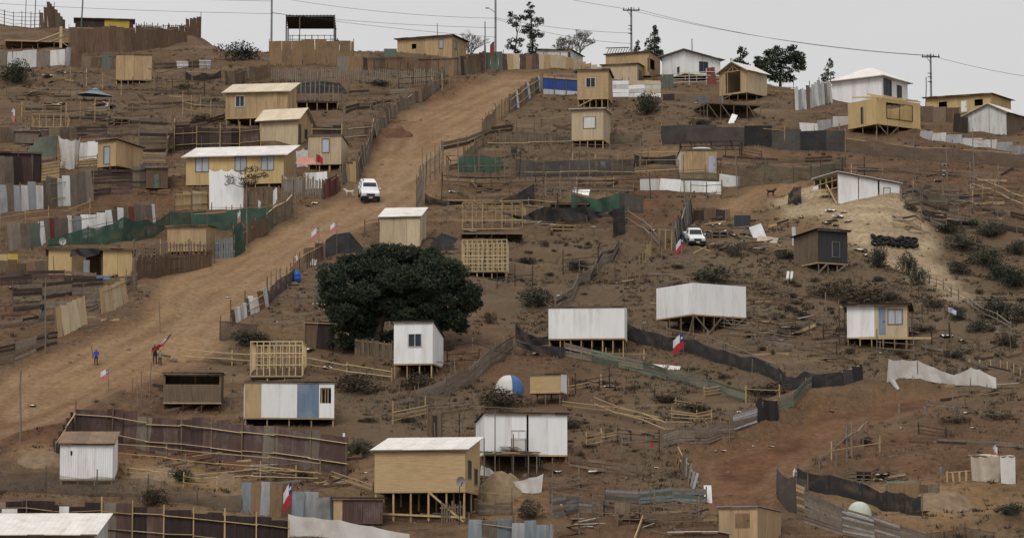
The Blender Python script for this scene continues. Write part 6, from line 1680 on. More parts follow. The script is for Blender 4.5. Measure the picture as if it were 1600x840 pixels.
LANDMARKS = [(640, 460, 'near the big dark pine'), (1100, 480, 'near the corner-on white house'), (915, 510, 'near the long white house front'), (1365, 505, 'near the sheeted shack'), (1340, 300, 'near the white shack on the sand'),
    (1285, 395, 'near the dark blue sheet shack'), (1150, 370, 'in the junk yard'), (1470, 310, 'on the slab terraces'), (1540, 420, 'in the scrubby gully'), (1480, 590, 'near the cream tarpaulin'), (1500, 480, 'on the steep scrub slope'),
    (1150, 740, 'beside the red track'), (1350, 780, 'near the pale green dome'), (1550, 730, 'near the beige shelter'), (815, 690, 'near the ragged porch house'), (660, 740, 'near the yellow plank house'), (850, 610, 'near the plywood hen house'),
    (450, 630, 'near the patchwork shack'), (300, 610, 'near the dark plank shack'), (300, 720, 'inside the rusty plot'), (137, 720, 'near the white corrugated shed'), (430, 800, 'along the bottom fence'), (1020, 800, 'in the lower centre plot'),
    (150, 550, 'on the lower road'), (80, 480, 'behind the light board gates'), (140, 410, 'near the low tan shack'), (60, 310, 'near the whitish corrugated row'), (370, 265, 'near the long yellowish house'), (400, 170, 'near the cream-roofed cabins'),
    (120, 150, 'near the grey-blue canopy'), (210, 110, 'near the windowless board box'), (620, 200, 'beside the upper road'), (640, 350, 'near the white-roofed box'), (770, 370, 'near the stud frames'), (900, 330, 'near the draped shade net'),
    (800, 260, 'near the dark pole frame'), (920, 190, 'near the shuttered cabin'), (1090, 260, 'near the roof-sack shack'), (1150, 170, 'near the bare timber deck'), (1380, 190, 'near the roofless yellow house'), (480, 460, 'near the blue barrel'), (1080, 600, 'near the green-streaked strip'), (880, 420, 'on the open scrub below the stud frame')]
def near_(u, v):
    return min(LANDMARKS, key=lambda t: ((t[0] - u) / 1.6) ** 2 + (t[1] - v) ** 2)[2]
shrub_meshes = {}
def shrub_mesh(mat, k_):
    if (mat, k_) in shrub_meshes: return shrub_meshes[(mat, k_)]
    lob = [(nr.uniform(-.28, .28), nr.uniform(-.28, .28), nr.uniform(.2, .55), nr.uniform(.18, .3), nr.uniform(.18, .3), nr.uniform(.16, .3)) for _ in range(9)]
    P, N_ = lobes_points(lob, 1100)
    P[:, 2] = np.abs(P[:, 2])
    V_, F_ = quads_cloud(P, .075, .3, .25, N_)
    # twigs from the root
    Vs, Fs = [V_], [F_]
    for _ in range(26):
        e = P[nr.randint(len(P))]
        o_ = np.array([0, 0, -.05]); sd_ = np.array([.006, .006, 0])
        q = np.array([o_ - sd_, o_ + sd_, e + sd_ * .5, e - sd_ * .5])
        Fs.append(np.array([[0, 1, 2, 3]]) + sum(len(v) for v in Vs)); Vs.append(q)
    me = fast_mesh('shrub', np.concatenate(Vs), np.concatenate(Fs), mat)
    shrub_meshes[(mat, k_)] = me
    return me
def shrub(u, v, wpx, hpx, mat, label=None, group=None, name='shrub'):
    g = G(u, v); s = scl(g)
    me = shrub_mesh(mat, rnd.randrange(3))
    W, H_ = wpx / s * 1.15, hpx / s * 1.25
    o = link(me, name, None, Matrix.Translation(g + Vector((0, W * .2, -.03))) @ Matrix.Rotation(rnd.uniform(0, 6.28), 4, 'Z') @ Matrix.Diagonal((W, W, H_, 1)))
    kd = {'dark_foliage': 'dark green bush', 'grey_foliage': 'grey-green leafy shrub', 'dry_foliage': 'dry brown twiggy shrub'}[mat]
    if max(wpx, hpx * 2) < 24: kd = 'low ' + kd
    lab = kd + ' growing ' + near_(u, v); grp = kd + 's ' + near_(u, v)
    prop(o, label or lab, 'shrub', group if label else grp)
    return o
shrub(20, 134, 58, 46, 'dark_foliage', 'big dark round bush beside the pale grey sheets')
shrub(372, 97, 62, 38, 'grey_foliage', 'wide grey-green bush left of the tan pavilion wall')
shrub(1012, 182, 46, 44, 'dark_foliage', 'dense dark bush below the white and orange-streaked sheets')
shrub(836, 484, 62, 42, 'grey_foliage', 'spreading grey-green bush above the black tent net')
shrub(392, 542, 60, 30, 'dark_foliage', 'dark bush in front of the brown mesh fence')
shrub(1375, 420, 38, 42, 'grey_foliage', 'leafy bush on the sand bank below the tyres')
shrub(1418, 432, 34, 44, 'grey_foliage', 'taller open bush on the sand bank edge')
shrub(552, 614, 84, 40, 'dry_foliage', 'wide dry bush below the long pale timber rails')
shrub(780, 640, 92, 40, 'dry_foliage', 'wide dry bush in front of the dome tent')
shrub(825, 815, 46, 42, 'dry_foliage', 'dry brush heap right of the straw heap')
shrub(282, 754, 52, 26, 'dark_foliage', 'dark bush on the ochre heap behind the grey netting')
shrub(1578, 806, 66, 24, 'dark_foliage', 'dark low bush in the bottom right corner')
D_, Y_, B_ = 'grey_foliage', 'dry_foliage', 'dark_foliage'
for a in [(315, 196, 40, 22, D_), (325, 166, 36, 16, D_), (590, 136, 40, 14, D_), (905, 422, 46, 20, D_), (851, 386, 16, 14, Y_), (820, 412, 40, 14, D_), (1118, 444, 74, 36, D_), (1226, 406, 44, 20, B_), (1148, 402, 26, 30, Y_),
          (1438, 446, 34, 32, D_), (1336, 474, 88, 44, Y_), (1290, 466, 60, 30, Y_), (1482, 368, 44, 26, B_), (1512, 398, 60, 38, D_), (1545, 422, 70, 44, D_), (1585, 456, 60, 50, B_), (1556, 500, 56, 40, D_), (1592, 400, 44, 30, D_), (1548, 372, 56, 26, D_),
          (1515, 360, 40, 22, B_), (1600, 505, 50, 40, D_), (1575, 540, 40, 24, Y_), (650, 610, 74, 32, Y_), (1200, 620, 76, 28, Y_), (1040, 630, 60, 20, Y_), (1082, 642, 56, 18, Y_), (570, 553, 40, 30, B_), (240, 792, 46, 38, Y_), (562, 712, 50, 30, D_),
          (880, 668, 60, 22, Y_), (766, 506, 22, 26, Y_), (1092, 197, 38, 14, D_), (470, 745, 30, 14, Y_), (1355, 695, 24, 16, D_), (1500, 660, 60, 14, Y_), (1560, 655, 50, 14, Y_), (700, 548, 24, 14, Y_), (940, 600, 18, 10, Y_), (1130, 592, 20, 12, Y_),
          (990, 610, 20, 12, Y_), (860, 432, 20, 10, Y_), (1240, 520, 40, 16, Y_), (1440, 520, 40, 18, Y_), (1490, 560, 36, 14, D_), (1460, 480, 36, 18, Y_), (1395, 470, 40, 18, Y_), (730, 470, 18, 12, D_), (1060, 420, 30, 10, Y_), (205, 120, 30, 12, Y_), (290, 140, 30, 12, D_),
          (640, 660, 30, 12, Y_), (580, 660, 24, 12, Y_), (1010, 680, 22, 8, Y_), (920, 700, 24, 10, Y_), (1290, 310, 24, 8, Y_), (1425, 330, 30, 14, Y_), (730, 400, 16, 10, Y_), (1530, 520, 40, 26, D_), (1500, 500, 34, 20, D_), (1560, 440, 50, 34, B_), (1500, 430, 40, 28, D_)]:
    shrub(*a)
for _ in range(46):
    u = rnd.uniform(1180, 1600); v = rnd.uniform(430, 560)
    if v < 430 + (u - 1180) * .05: continue
    shrub(u, v, rnd.uniform(10, 26), rnd.uniform(6, 14), rnd.choice([D_, Y_, Y_]))
for _ in range(40):
    u, v = rnd.choice([(rnd.uniform(790, 1000), rnd.uniform(380, 475)), (rnd.uniform(540, 740), rnd.uniform(590, 690)), (rnd.uniform(1000, 1230), rnd.uniform(560, 640)), (rnd.uniform(890, 1040), rnd.uniform(620, 720)), (rnd.uniform(480, 560), rnd.uniform(430, 500))])
    shrub(u, v, rnd.uniform(8, 18), rnd.uniform(4, 9), rnd.choice([Y_, Y_, D_]))

# ------------------------------------------------------------------ utility poles and wires
def upole(u, vtop, label, back=3, arm=True, lamp=None, w_=.26, armv=None):
    g = crest(u, back); s = scl(g)
    base_v = pix(g)[1]
    H_ = (base_v - vtop) / s
    root = thing('utility_pole', label, 'utility pole', g)
    bar(root, 'pole', (0, 0, -.5), (0, 0, H_), w_, 'concrete', shape='pole')
    if arm:
        for z in (H_ - .35,):
            bar(root, 'cross_arm', (-.95, -.12, z), (.95, -.12, z), .1, 'wood_dark', .12)
            for x in (-.85, -.3, .3, .85):
                bar(root, 'insulator', (x, -.12, z + .06), (x, -.12, z + .3), .1, 'metal_dark', shape='pole')
        bar(root, 'bracket', (-.5, -.2, H_ - .35), (0, -.2, H_ - 1.0), .05, 'wood_dark')
    for z in (H_ - 2.1, H_ - 2.5, H_ - 3.0):
        if arm: bar(root, 'bracket', (-.35, -.16, z), (.1, -.16, z), .07, 'metal_dark')
    if lamp:
        z = (base_v - lamp) / s
        a = bar(root, 'lamp_arm', (0, -.1, z - .5), (-.75, -.1, z), .06, 'concrete')
        box(root, 'lamp_head', (.5, .22, .14), (-.95, -.1, z + .02), 'metal_dark', shape='ball')
    return lambda v: g + Vector((0, -.12, (base_v - v) / s))
PA = upole(421, -10, 'concrete utility pole left of the open pavilion', 3, False)
PB = upole(774, -40, 'concrete street lamp pole at the head of the road', 3, False, lamp=12)
PC = upole(988, 10, 'utility pole with a loaded cross-arm above the truss house', 5)
PD = upole(1459, 83, 'utility pole with a small cross-arm on the right crest', 6, True, w_=.24)
gl = crest(-120, 3); sL = scl(gl); bl = pix(gl)[1]
PL = lambda v: gl + Vector((0, 0, (bl - v) / sL))
gr_ = crest(1720, 6); sR = scl(gr_); br_ = pix(gr_)[1]
PR = lambda v: gr_ + Vector((0, 0, (br_ - v) / sR))
def wire(label, a, b, sag):
    pts = [a.lerp(b, i / 24) + Vector((0, 0, -sag * 4 * (i / 24) * (1 - i / 24))) for i in range(25)]
    vs, fs = tube([p - a for p in pts], [.022] * 25, 4)
    o = mesh_obj('power_line', vs, fs, 'wire'); o.location = a
    prop(o, label, 'wire')
wire('upper wire leading off left from the pavilion pole', PL(-14), PA(1), .1)
wire('lower wire leading off left from the pavilion pole', PL(-2), PA(21), .3)
wire('upper wire from the pavilion pole to the street lamp pole', PA(-6), PB(28), .5)
wire('lower wire from the pavilion pole to the street lamp pole', PA(20), PB(43), .3)
wire('thin middle wire from the pavilion pole to the street lamp pole', PA(19), PB(58), .25)
wire('highest wire from the street lamp pole to the loaded cross-arm', PB(-30), PC(14), .25)
wire('low wire from the street lamp pole to the loaded cross-arm', PB(27), PC(51), .35)
wire('thin wire sagging from the street lamp pole behind the eucalyptus', PB(29), PC(68), .5)
wire('long wire from the loaded cross-arm to the right crest pole', PC(15), PD(86), .75)
wire('second long wire beside the one to the right crest pole', PC(13) + Vector((.6, 0, 0)), PD(87) + Vector((.6, 0, 0)), .9)
wire('wire leaving the right crest pole over the gable shack', PD(86), PR(130), .5)
def cpost(u, v0, label, w_=.14, back=2, mat='wood_grey'):
    g = crest(u, back); s = scl(g); h = (pix(g)[1] - v0) / s
    prop(link(unit('log', mat), 'pole', None, Matrix.Translation(g + Vector((0, 0, h / 2 - .15))) @ Matrix.Diagonal((w_, w_, h + .3, 1))), label, 'pole')
cpost(757, 33, 'bare wooden pole left of the street lamp')
cpost(682, 36, 'thin pole standing behind the flat-roofed tan cabin', .1, 6)
cpost(122, -12, 'mossy pole rising above the black and yellow hut', .2, 3, 'board_green')
cpost(1083, 60, 'tall bare pole in front of the white lean-to house', .13, 0)
cpost(1451, 120, 'short pole left of the right crest utility pole', .12, 4)
cpost(48, -10, 'dark leaning pole in the top left corner', .12, 0, 'wood_dark')
cpost(33, -14, 'pale thin pole in the top left corner', .1, -6)

# tall lone poles on the slope
for u, v0, v1 in [(700, 246, 290), (728, 228, 262), (742, 232, 272), (768, 258, 300), (812, 240, 280), (838, 262, 300), (862, 238, 268), (888, 252, 296), (902, 262, 300), (948, 268, 312), (972, 240, 282), (1000, 236, 276), (1016, 270, 312), (866, 280, 312), (690, 268, 312), (752, 296, 330), (872, 300, 338)]:
    stick(u, v0, v1, 'tall plot post standing ' + near_(u, v1), 'post', 'post', rnd.uniform(.09, .12), rnd.choice(['wood', 'wood_grey', 'wood_dark']), 'tall plot posts ' + near_(u, v1), du=rnd.uniform(-2, 2))
for u, v0, v1, lab, w_ in [(70, 432, 552, 'tall pale pole beside the light board gates', .13), (31, 578, 690, 'tall dark pole at the lower left road bend', .14), (209, 372, 464, 'tall grey pole at the end of the low tan shack', .12),
                           (385, 288, 386, 'tall grey pole beside the green gate board', .13), (461, 250, 342, 'tall pole at the corner of the olive net', .12), (660, 230, 318, 'tall grey pole on the right road edge', .11),
                           (716, 218, 302, 'tall pole with a flag above the dark pole frame', .11), (788, 205, 282, 'grey pole beside the pale top rail', .1), (921, 236, 290, 'dark thin post by the hanging laundry', .09),
                           (1069, 240, 330, 'tall pole in front of the roof-sack shack', .11), (1151, 232, 310, 'tall pole right of the roof-sack shack', .1), (158, 378, 432, 'pale pole between the low tan shack boards', .09),
                           (1522, 200, 292, 'tall grey pole crossing the brown mesh band', .11), (1480, 220, 285, 'thin dark pole behind the brown mesh band', .08), (1291, 456, 498, 'grey pole left of the sheeted shack', .1),
                           (1475, 480, 520, 'grey pole with a rag on the scrub slope', .1), (588, 160, 200, 'thin pole on the slope above the road', .08), (1100, 30 + 120, 190, 'thin stake below the rail fence of the white house', .07)]:
    stick(u, v0, v1, lab, 'pole', 'pole', w_, 'wood_grey')
LP = 'thin wooden stake standing alone on the open slope'
for u, v0, v1 in [(120, 120, 160), (170, 80, 140), (270, 150, 200), (610, 170, 205), (530, 180, 220), (700, 250, 300), (860, 190, 232), (870, 370, 408), (940, 380, 400), (1010, 395, 430), (755, 380, 440), (980, 415, 440), (1210, 500, 530), (1000, 495, 530),
                  (820, 640, 690), (722, 640, 690), (965, 655, 695), (1140, 640, 690), (1425, 470, 530), (1485, 525, 560), (1355, 600, 640), (250, 470, 520), (215, 585, 640), (234, 565, 620), (222, 580, 640), (205, 590, 650), (490, 460, 500), (640, 555, 590), (712, 560, 600),
                  (560, 480, 520), (445, 560, 600), (360, 590, 640), (655, 600, 640), (680, 660, 700), (1175, 560, 600), (1075, 560, 600), (910, 375, 410), (1440, 300, 345), (1465, 310, 345), (1560, 320, 370), (1590, 340, 380), (1120, 440, 470), (1250, 640, 660), (1580, 520, 560), (85, 400, 440), (145, 540, 560),
                  (700, 735, 780), (935, 790, 830), (905, 800, 838), (800, 700, 738), (1490, 610, 640), (1540, 600, 640)]:
    stick(u, v0, v1, 'thin wooden stake standing alone ' + near_(u, v1), 'stake', 'stake', rnd.uniform(.07, .1), rnd.choice(['wood', 'wood_grey', 'wood_grey']), 'lone stakes ' + near_(u, v1), du=rnd.uniform(-2, 2))

# ------------------------------------------------------------------ flags
def flag(u, vg, vtop, wpx, hpx, label, side=1, faded=False, hang=.0, band=None, staff='wood', back=0.0):
    g = G(u, vg); s = scl(g); H_ = (vg - vtop) / s
    root = thing('flag', label, 'flag', g)
    bar(root, 'staff', (0, 0, -.2), (0, 0, H_ + .05), .045, staff, shape='pole')
    W, F_ = wpx / s, hpx / s
    def P(a, b):      # a along the fly 0..1, b down 0..1
        droop = hang * W * max(a, 0.0) ** 1.4
        return Vector((side * W * a * (1 - .3 * hang), -.14 * math.sin(a * 7 + b * 2) * W * (.35 + a), H_ - F_ * b - droop - .03 * math.sin(a * 9)))
    def patch(name, a0, a1, b0, b1, mat, off=0, par=root):
        n = max(2, int((a1 - a0) * 12)); m_ = max(2, int((b1 - b0) * 6))
        vs = [P(a0 + (a1 - a0) * i / n, b0 + (b1 - b0) * j / m_) + Vector((0, -off, 0)) for i in range(n + 1) for j in range(m_ + 1)]
        fs = [(i * (m_ + 1) + j, (i + 1) * (m_ + 1) + j, (i + 1) * (m_ + 1) + j + 1, i * (m_ + 1) + j + 1) for i in range(n) for j in range(m_)]
        return mesh_obj(name, vs, fs, mat, par, True)
    if band:
        patch('cloth', 0, 1, 0, 1, band)
        return root
    red = 'flag_faded' if faded else 'flag_red'
    c = patch('blue_canton', 0, .34, 0, .5, 'flag_blue' if not faded else 'zinc_blue')
    patch('white_band', .34, 1, 0, .5, 'flag_white'); patch('red_band', 0, 1, .5, 1, red)
    vs = [P(.17, .25) + Vector((0, -.02, 0))]
    for i in range(10):
        a = math.pi / 2 + i * math.pi / 5; r = .13 if i % 2 == 0 else .05
        vs.append(P(.17 + r * math.cos(a) * F_ / W, .25 - r * math.sin(a)) + Vector((0, -.02, 0)))
    mesh_obj('star', vs, [(0, i + 1, (i + 1) % 10 + 1) for i in range(10)], 'flag_white', c)
    return root
flag(1068, 556, 520, 20, 24, 'bright red, white and blue flag on the scrub below the corner-on white house', -1, hang=.6)
flag(1068, 398, 370, 16, 18, 'flag hanging red beside the parked white pickup', -1, hang=.8)
flag(498, 412, 354, 14, 16, 'faded flag left of its twin above the dark net tent', -1, True, .6)
flag(526, 404, 346, 12, 14, 'faded flag right of its twin above the dark net tent', -1, True, .5)
flag(169, 612, 576, 13, 16, 'faded flag beside the road stakes near the walkers', -1, True, .3)
flag(455, 830, 752, 18, 34, 'long flag hanging from a dark pole at the bottom fence', -1, hang=1.0)
flag(1552, 735, 694, 8, 20, 'small flag on the beige shelter', 1, True, .5)
flag(1245, 790, 730, 7, 20, 'small flag on the tall dark net by the red track', -1, True, .6)
flag(433, 326, 292, 8, 24, 'limp white flag on the dark pickets', -1, band='flag_white', hang=.7)
flag(403, 345, 312, 5, 15, 'small pale flag on the green net enclosure', 1, band='flag_white', hang=.6)
flag(376, 356, 328, 6, 18, 'faded small flag beside the road pole', -1, True, .6)
flag(18, 200, 168, 6, 20, 'small red and white flag above the low white and dark strip', 1, True, .6)
flag(772, 112, 64, 8, 20, 'dark red flag at the foot of the street lamp pole', -1, band='rust_red', hang=.7)
flag(494, 285, 240, 12, 12, 'red flag above the pink awning', 1, band='flag_red', hang=.5)
flag(1022, 720, 690, 5, 8, 'tiny red flag at the slab wall beside the red track', -1, band='flag_red', hang=.3)
flag(1347, 780, 750, 6, 16, 'small blue and white rag on a post in the sunken yard', -1, True, .6)
flag(461, 428, 396, 5, 18, 'thin faded banner on the road edge stakes', 1, True, .8)
flag(1482, 512, 479, 14, 8, 'grey rag streaming from the slope pole', 1, band='cloth_lilac', hang=.4)

# ------------------------------------------------------------------ people and animals (skin-modifier bodies)
def skin_body(name, V3, E, R_, root_i=0, sub=1):
    me = bpy.data.meshes.new(name)
    me.from_pydata(V3, E, [])
    o = bpy.data.objects.new(name, me); COL.objects.link(o)
    o.modifiers.new('skin', 'SKIN')
    for i, d in enumerate(me.skin_vertices[0].data):
        d.radius = (R_[i], R_[i]); d.use_root = (i == root_i)
    sm = o.modifiers.new('sub', 'SUBSURF'); sm.levels = sub; sm.render_levels = sub
    bpy.context.view_layer.update()
    dg = bpy.context.evaluated_depsgraph_get()
    m2 = bpy.data.meshes.new_from_object(o.evaluated_get(dg))
    bpy.data.objects.remove(o); bpy.data.meshes.remove(me)
    m2.name = name
    for p in m2.polygons: p.use_smooth = True
    return m2
def person(u, v, hpx, label, top, legs, stride=.3, arm_r=None, arm_l=None, rz=0.0, bag=None, at=None, lean=0.0):
    g = at or G(u, v); s = scl(g); k_ = hpx / s / 1.72
    VV, EE, RR = [], [], []
    def add(p, r, par=None):
        VV.append(p); RR.append(r)
        if par is not None: EE.append((par, len(VV) - 1))
        return len(VV) - 1
    L_ = lean
    pel = add((0, 0, .92), .135)
    wa = add((0, -L_ * .3, 1.08), .125, pel); ch = add((0, -L_ * .7, 1.28), .15, wa); nk = add((0, -L_, 1.46), .06, ch)
    hd = add((0, -L_ - .02, 1.53), .075, nk); hd2 = add((0, -L_ - .03, 1.62), .098, hd); add((0, -L_ - .02, 1.69), .07, hd2)
    add((0, -L_ - .12, 1.58), .022, hd2)
    for sg, st_ in ((-1, stride), (1, -stride)):
        hp = add((sg * .095, 0, .86), .1, pel)
        kn = add((sg * .1, -.1 - st_ * .25, .47), .068, hp)
        an = add((sg * .1, -st_ * .6 + .06, .09), .046, kn)
        add((sg * .11, -st_ * .6 - .13, .035), .04, an)
        sh = add((sg * .19, -L_ * .85, 1.37), .07, ch)
        tgt = (arm_l if sg < 0 else arm_r)
        if tgt: el, wr = tgt
        else: el, wr = (sg * .25, .05 + st_ * .12, 1.1), (sg * .26, -.06 + st_ * .3, .86)
        e = add(el, .052, sh); w2 = add(wr, .036, e)
        dv = (Vector(wr) - Vector(el)).normalized()
        pm = add(tuple(Vector(wr) + dv * .06), .034, w2)
        side = dv.cross(Vector((1, 0, 0))).normalized()
        for q in range(4):
            f0 = Vector(wr) + dv * .11 + side * (q - 1.5) * .02
            a_ = add(tuple(f0), .010, pm)
            add(tuple(f0 + dv * (.07, .08, .075, .055)[q] + Vector((-sg * .02, 0, 0))), .008, a_)
        add(tuple(Vector(wr) + dv * .05 + side * .06), .010, w2)
    m2 = skin_body('person', VV, EE, RR)
    for mt in (legs, top, 'skin', 'hair', 'rubber_dark'): m2.materials.append(MT[mt])
    for p in m2.polygons:
        c = p.center
        if c.z < .075: i = 4
        elif c.z < .9 and abs(c.x) < .215: i = 0
        elif c.z > 1.5: i = 3 if (c.z > 1.62 or c.y > -L_ - .02) else 2
        elif abs(c.x) > .2 and min((Vector(c) - Vector(w3)).length for w3 in [VV[k2] for k2 in range(len(VV)) if RR[k2] <= .036]) < .07: i = 2
        else: i = 1
        p.material_index = i
    o = link(m2, 'person', None, Matrix.Translation(g) @ Matrix.Rotation(rz, 4, 'Z') @ Matrix.Scale(k_, 4))
    prop(o, label, 'person')
    return o, g, s, k_
person(150, 571, 27, 'person in a bright blue jacket and dark trousers walking down the dirt road', 'jacket_blue', 'trouser_dark', .32)
_, g, s, k_ = person(242, 569, 32, 'person in a dark jacket carrying a flag along the road edge', 'jacket_navy', 'trouser_dark', .3, arm_r=((.3, -.16, 1.2), (.34, -.3, 1.32)), lean=.08)
fl = thing('flag', 'red, white and blue flag on a pole carried by the walker', 'flag', g + Vector((.34 * k_, -.3 * k_, 1.05 * k_)))
a, b = Vector((0, 0, 0)), Vector((20 / s, .1, 28 / s))
bar(fl, 'staff', a - Vector((.1, 0, .12)), b, .035, 'timber_pale', shape='pole')
def FP(t, w_):        # t along the staff from the tip downwards, w_ away from the staff
    p = b.lerp(a, t * .72)
    return p + Vector((-.72 * w_ * (.75 + .35 * t), -.12 * math.sin(w_ * 6 + t * 3), -.42 * w_ + .05 * math.sin(w_ * 8)))
def fpatch(nm, t0, t1, w0, w1, mt):
    n = 6
    vs = [FP(t0 + (t1 - t0) * i / n, w0 + (w1 - w0) * j / n) for i in range(n + 1) for j in range(n + 1)]
    return mesh_obj(nm, vs, [(i * 7 + j, (i + 1) * 7 + j, (i + 1) * 7 + j + 1, i * 7 + j + 1) for i in range(n) for j in range(n)], mt, fl, True)
fpatch('blue_canton', 0, .45, 0, .4, 'flag_blue'); fpatch('white_band', 0, .45, .4, 1, 'flag_white'); fpatch('red_band', .45, 1, 0, 1, 'flag_red')
person(250, 571, 25, 'second walker half hidden behind the flag carrier', 'trouser_beige', 'trouser_dark', .25)
person(67, 499, 29, 'person in black top and blue jeans standing by the tall pale pole', 'jacket_black', 'trouser_blue', .08)
person(1471, 752, 27, 'person in a pale blue top standing in the sunken yard', 'shirt_teal', 'trouser_beige', .06, rz=1.2)
g = G(527, 66)
person(527, 66, 22, 'dark-clad person leaning on the open pavilion', 'jacket_navy', 'trouser_dark', .1, arm_l=((-.3, .0, 1.25), (-.5, .0, 1.28)), at=G(527, 64))
def dog(u, v, hpx, label, mat, rz):
    g = G(u, v); s = scl(g); k_ = hpx / s / .72
    VV = [(-.3, 0, .5), (-.05, 0, .48), (.2, 0, .5), (.33, 0, .58), (.42, 0, .70), (.52, 0, .70), (.62, 0, .665),
          (-.44, 0, .58), (-.56, 0, .70)]
    EE = [(0, 1), (1, 2), (2, 3), (3, 4), (4, 5), (5, 6), (0, 7), (7, 8)]
    RR = [.115, .105, .14, .085, .078, .06, .035, .025, .015]
    for sy in (-.08, .08):
        n = len(VV)
        VV += [(.22, sy, .34), (.20, sy, .18), (.22, sy, .03)]; EE += [(2, n), (n, n + 1), (n + 1, n + 2)]; RR += [.06, .035, .032]
        n = len(VV)
        VV += [(-.27, sy, .34), (-.39, sy, .19), (-.34, sy, .03)]; EE += [(0, n), (n, n + 1), (n + 1, n + 2)]; RR += [.075, .036, .032]
        n = len(VV)
        VV += [(.43, sy * .7, .80)]; EE += [(4, n)]; RR += [.02]
    m2 = skin_body('dog', VV, EE, RR)
    m2.materials.append(MT[mat])
    o = link(m2, 'dog', None, Matrix.Translation(g) @ Matrix.Rotation(rz, 4, 'Z') @ Matrix.Scale(k_, 4))
    prop(o, label, 'dog')
dog(546, 308, 13, 'pale dog standing on the road beside the white car', 'fur_white', math.pi - .3)
dog(1205, 306, 11, 'black dog standing on the footpath', 'fur_black', .2)

# ------------------------------------------------------------------ vehicles
def car(u, v, wpx, label, rz, kind='suv'):
    g = G(u, v); s = scl(g)
    root = thing('car', label, 'car', g, rz)
    k_ = (wpx / s) / 1.8
    # follow the fall of the ground along the car's length
    fwd = Matrix.Rotation(rz, 3, 'Z') @ Vector((0, 1, 0))
    a_ = math.atan2(gz(g.x + fwd.x * 3.6, g.y + fwd.y * 3.6) - g.z, 3.6)
    root.matrix_basis = Matrix.Translation(g + Vector((0, 0, .04))) @ Matrix.Rotation(rz, 4, 'Z') @ Matrix.Rotation(a_, 4, 'X') @ Matrix.Scale(k_, 4)
    hw = .86
    H2 = 1.68 if kind == 'suv' else 1.6
    # side profile sections (y, half width, z bottom, z top)
    def loft(name, secs, mat, par=root, smooth=False):
        vs, fs = [], []
        for y, w_, z0, z1, w1 in secs:
            vs += [Vector((-w_ * .93, y, z0)), Vector((-w_, y, z0 + (z1 - z0) * .35)), Vector((-w1, y, z1 - .04)), Vector((-w1 * .9, y, z1)), Vector((w1 * .9, y, z1)), Vector((w1, y, z1 - .04)), Vector((w_, y, z0 + (z1 - z0) * .35)), Vector((w_ * .93, y, z0))]
        n = len(secs)
        for i in range(n - 1):
            for j in range(8):
                fs.append((i * 8 + j, i * 8 + (j + 1) % 8, (i + 1) * 8 + (j + 1) % 8, (i + 1) * 8 + j))
        fs += [tuple(range(7, -1, -1)), tuple((n - 1) * 8 + j for j in range(8))]
        return mesh_obj(name, vs, fs, mat, par, smooth)
    if kind == 'suv':
        loft('body', [(0, .78, .42, .82, .74), (.08, .84, .38, .92, .8), (.5, hw, .36, .99, .82), (1.15, hw, .36, 1.04, .83), (3.6, hw, .36, 1.04, .83), (3.95, .82, .4, 1.0, .8)], 'car_white')
        cab = loft('cabin', [(.98, .79, 1.0, 1.06, .76), (1.55, .79, 1.0, 1.62, .64), (1.8, .79, 1.0, H2, .62), (3.5, .79, 1.0, H2 - .02, .62), (3.9, .78, 1.0, 1.2, .72)], 'car_white')
        wsy = ((1.06, 1.09), (1.53, 1.58))
    else:
        loft('body', [(0, .76, .42, .8, .74), (.08, .82, .38, .9, .78), (.5, .84, .36, .96, .8), (1.3, .84, .36, 1.0, .8), (4.4, .84, .4, 1.0, .8), (4.45, .82, .42, .98, .8)], 'car_white')
        cab = loft('cabin', [(1.2, .78, .97, 1.02, .74), (1.75, .78, .97, 1.52, .62), (1.95, .78, .97, H2, .6), (2.65, .78, .97, H2 - .02, .6), (2.8, .78, .97, 1.1, .7)], 'car_white')
        wsy = ((1.28, 1.06), (1.73, 1.5))
    (y0, z0), (y1, z1) = wsy
    off = Vector((0, -.02, .02))
    vs, fs = prism([Vector((-.66, y0, z0)) + off, Vector((.66, y0, z0)) + off, Vector((.56, y1, z1)) + off, Vector((-.56, y1, z1)) + off], Vector((0, .012, -.012)))
    mesh_obj('windscreen', vs, fs, 'glass', root)
    for sg in (-1, 1):
        for ya, yb in (((1.45, 2.3), (2.4, 3.35)) if kind == 'suv' else ((1.62, 2.5),)):
            vs, fs = prism([Vector((sg * .785, ya - .12, 1.12)), Vector((sg * .785, yb, 1.12)), Vector((sg * .675, yb - .05, H2 - .18)), Vector((sg * .675, ya + .18, H2 - .18))], Vector((sg * .012, 0, 0)))
            mesh_obj('side_window', vs, fs, 'glass', root)
        box(root, 'mirror', (.16, .1, .13), (sg * .93, 1.25, 1.12), 'car_white')
        box(root, 'headlight', (.26, .05, .15), (sg * .56, .02, .74), 'lamp_glass')
        for y in (.75, 3.1 if kind == 'suv' else 3.5):
            R_ = Matrix.Rotation(math.pi / 2, 4, 'Y')
            wl = link(unit('disc', 'tyre'), 'wheel', root, Matrix.Translation((sg * .76, y, .33)) @ R_ @ Matrix.Diagonal((.68, .68, .22, 1)))
            link(unit('disc', 'zinc'), 'rim', wl, Matrix.Translation((0, 0, sg * .02)) @ Matrix.Diagonal((.58, .58, 1.0, 1)))
            bx = box(root, 'wheel_arch', (.05, .84, .12), (sg * .855, y, .68), 'rubber_dark')
    box(root, 'grille', (.76, .05, .2), (0, .015, .72), 'rubber_dark')
    box(root, 'bumper', (1.66, .2, .26), (0, -.02, .46), 'rubber_dark')
    box(root, 'number_plate', (.36, .02, .12), (0, -.13, .47), 'white_dirty')
    box(root, 'roof_rail', (.05, 1.5, .05), (-.5, 2.6, H2 + .04), 'rubber_dark') if kind == 'suv' else None
    return root
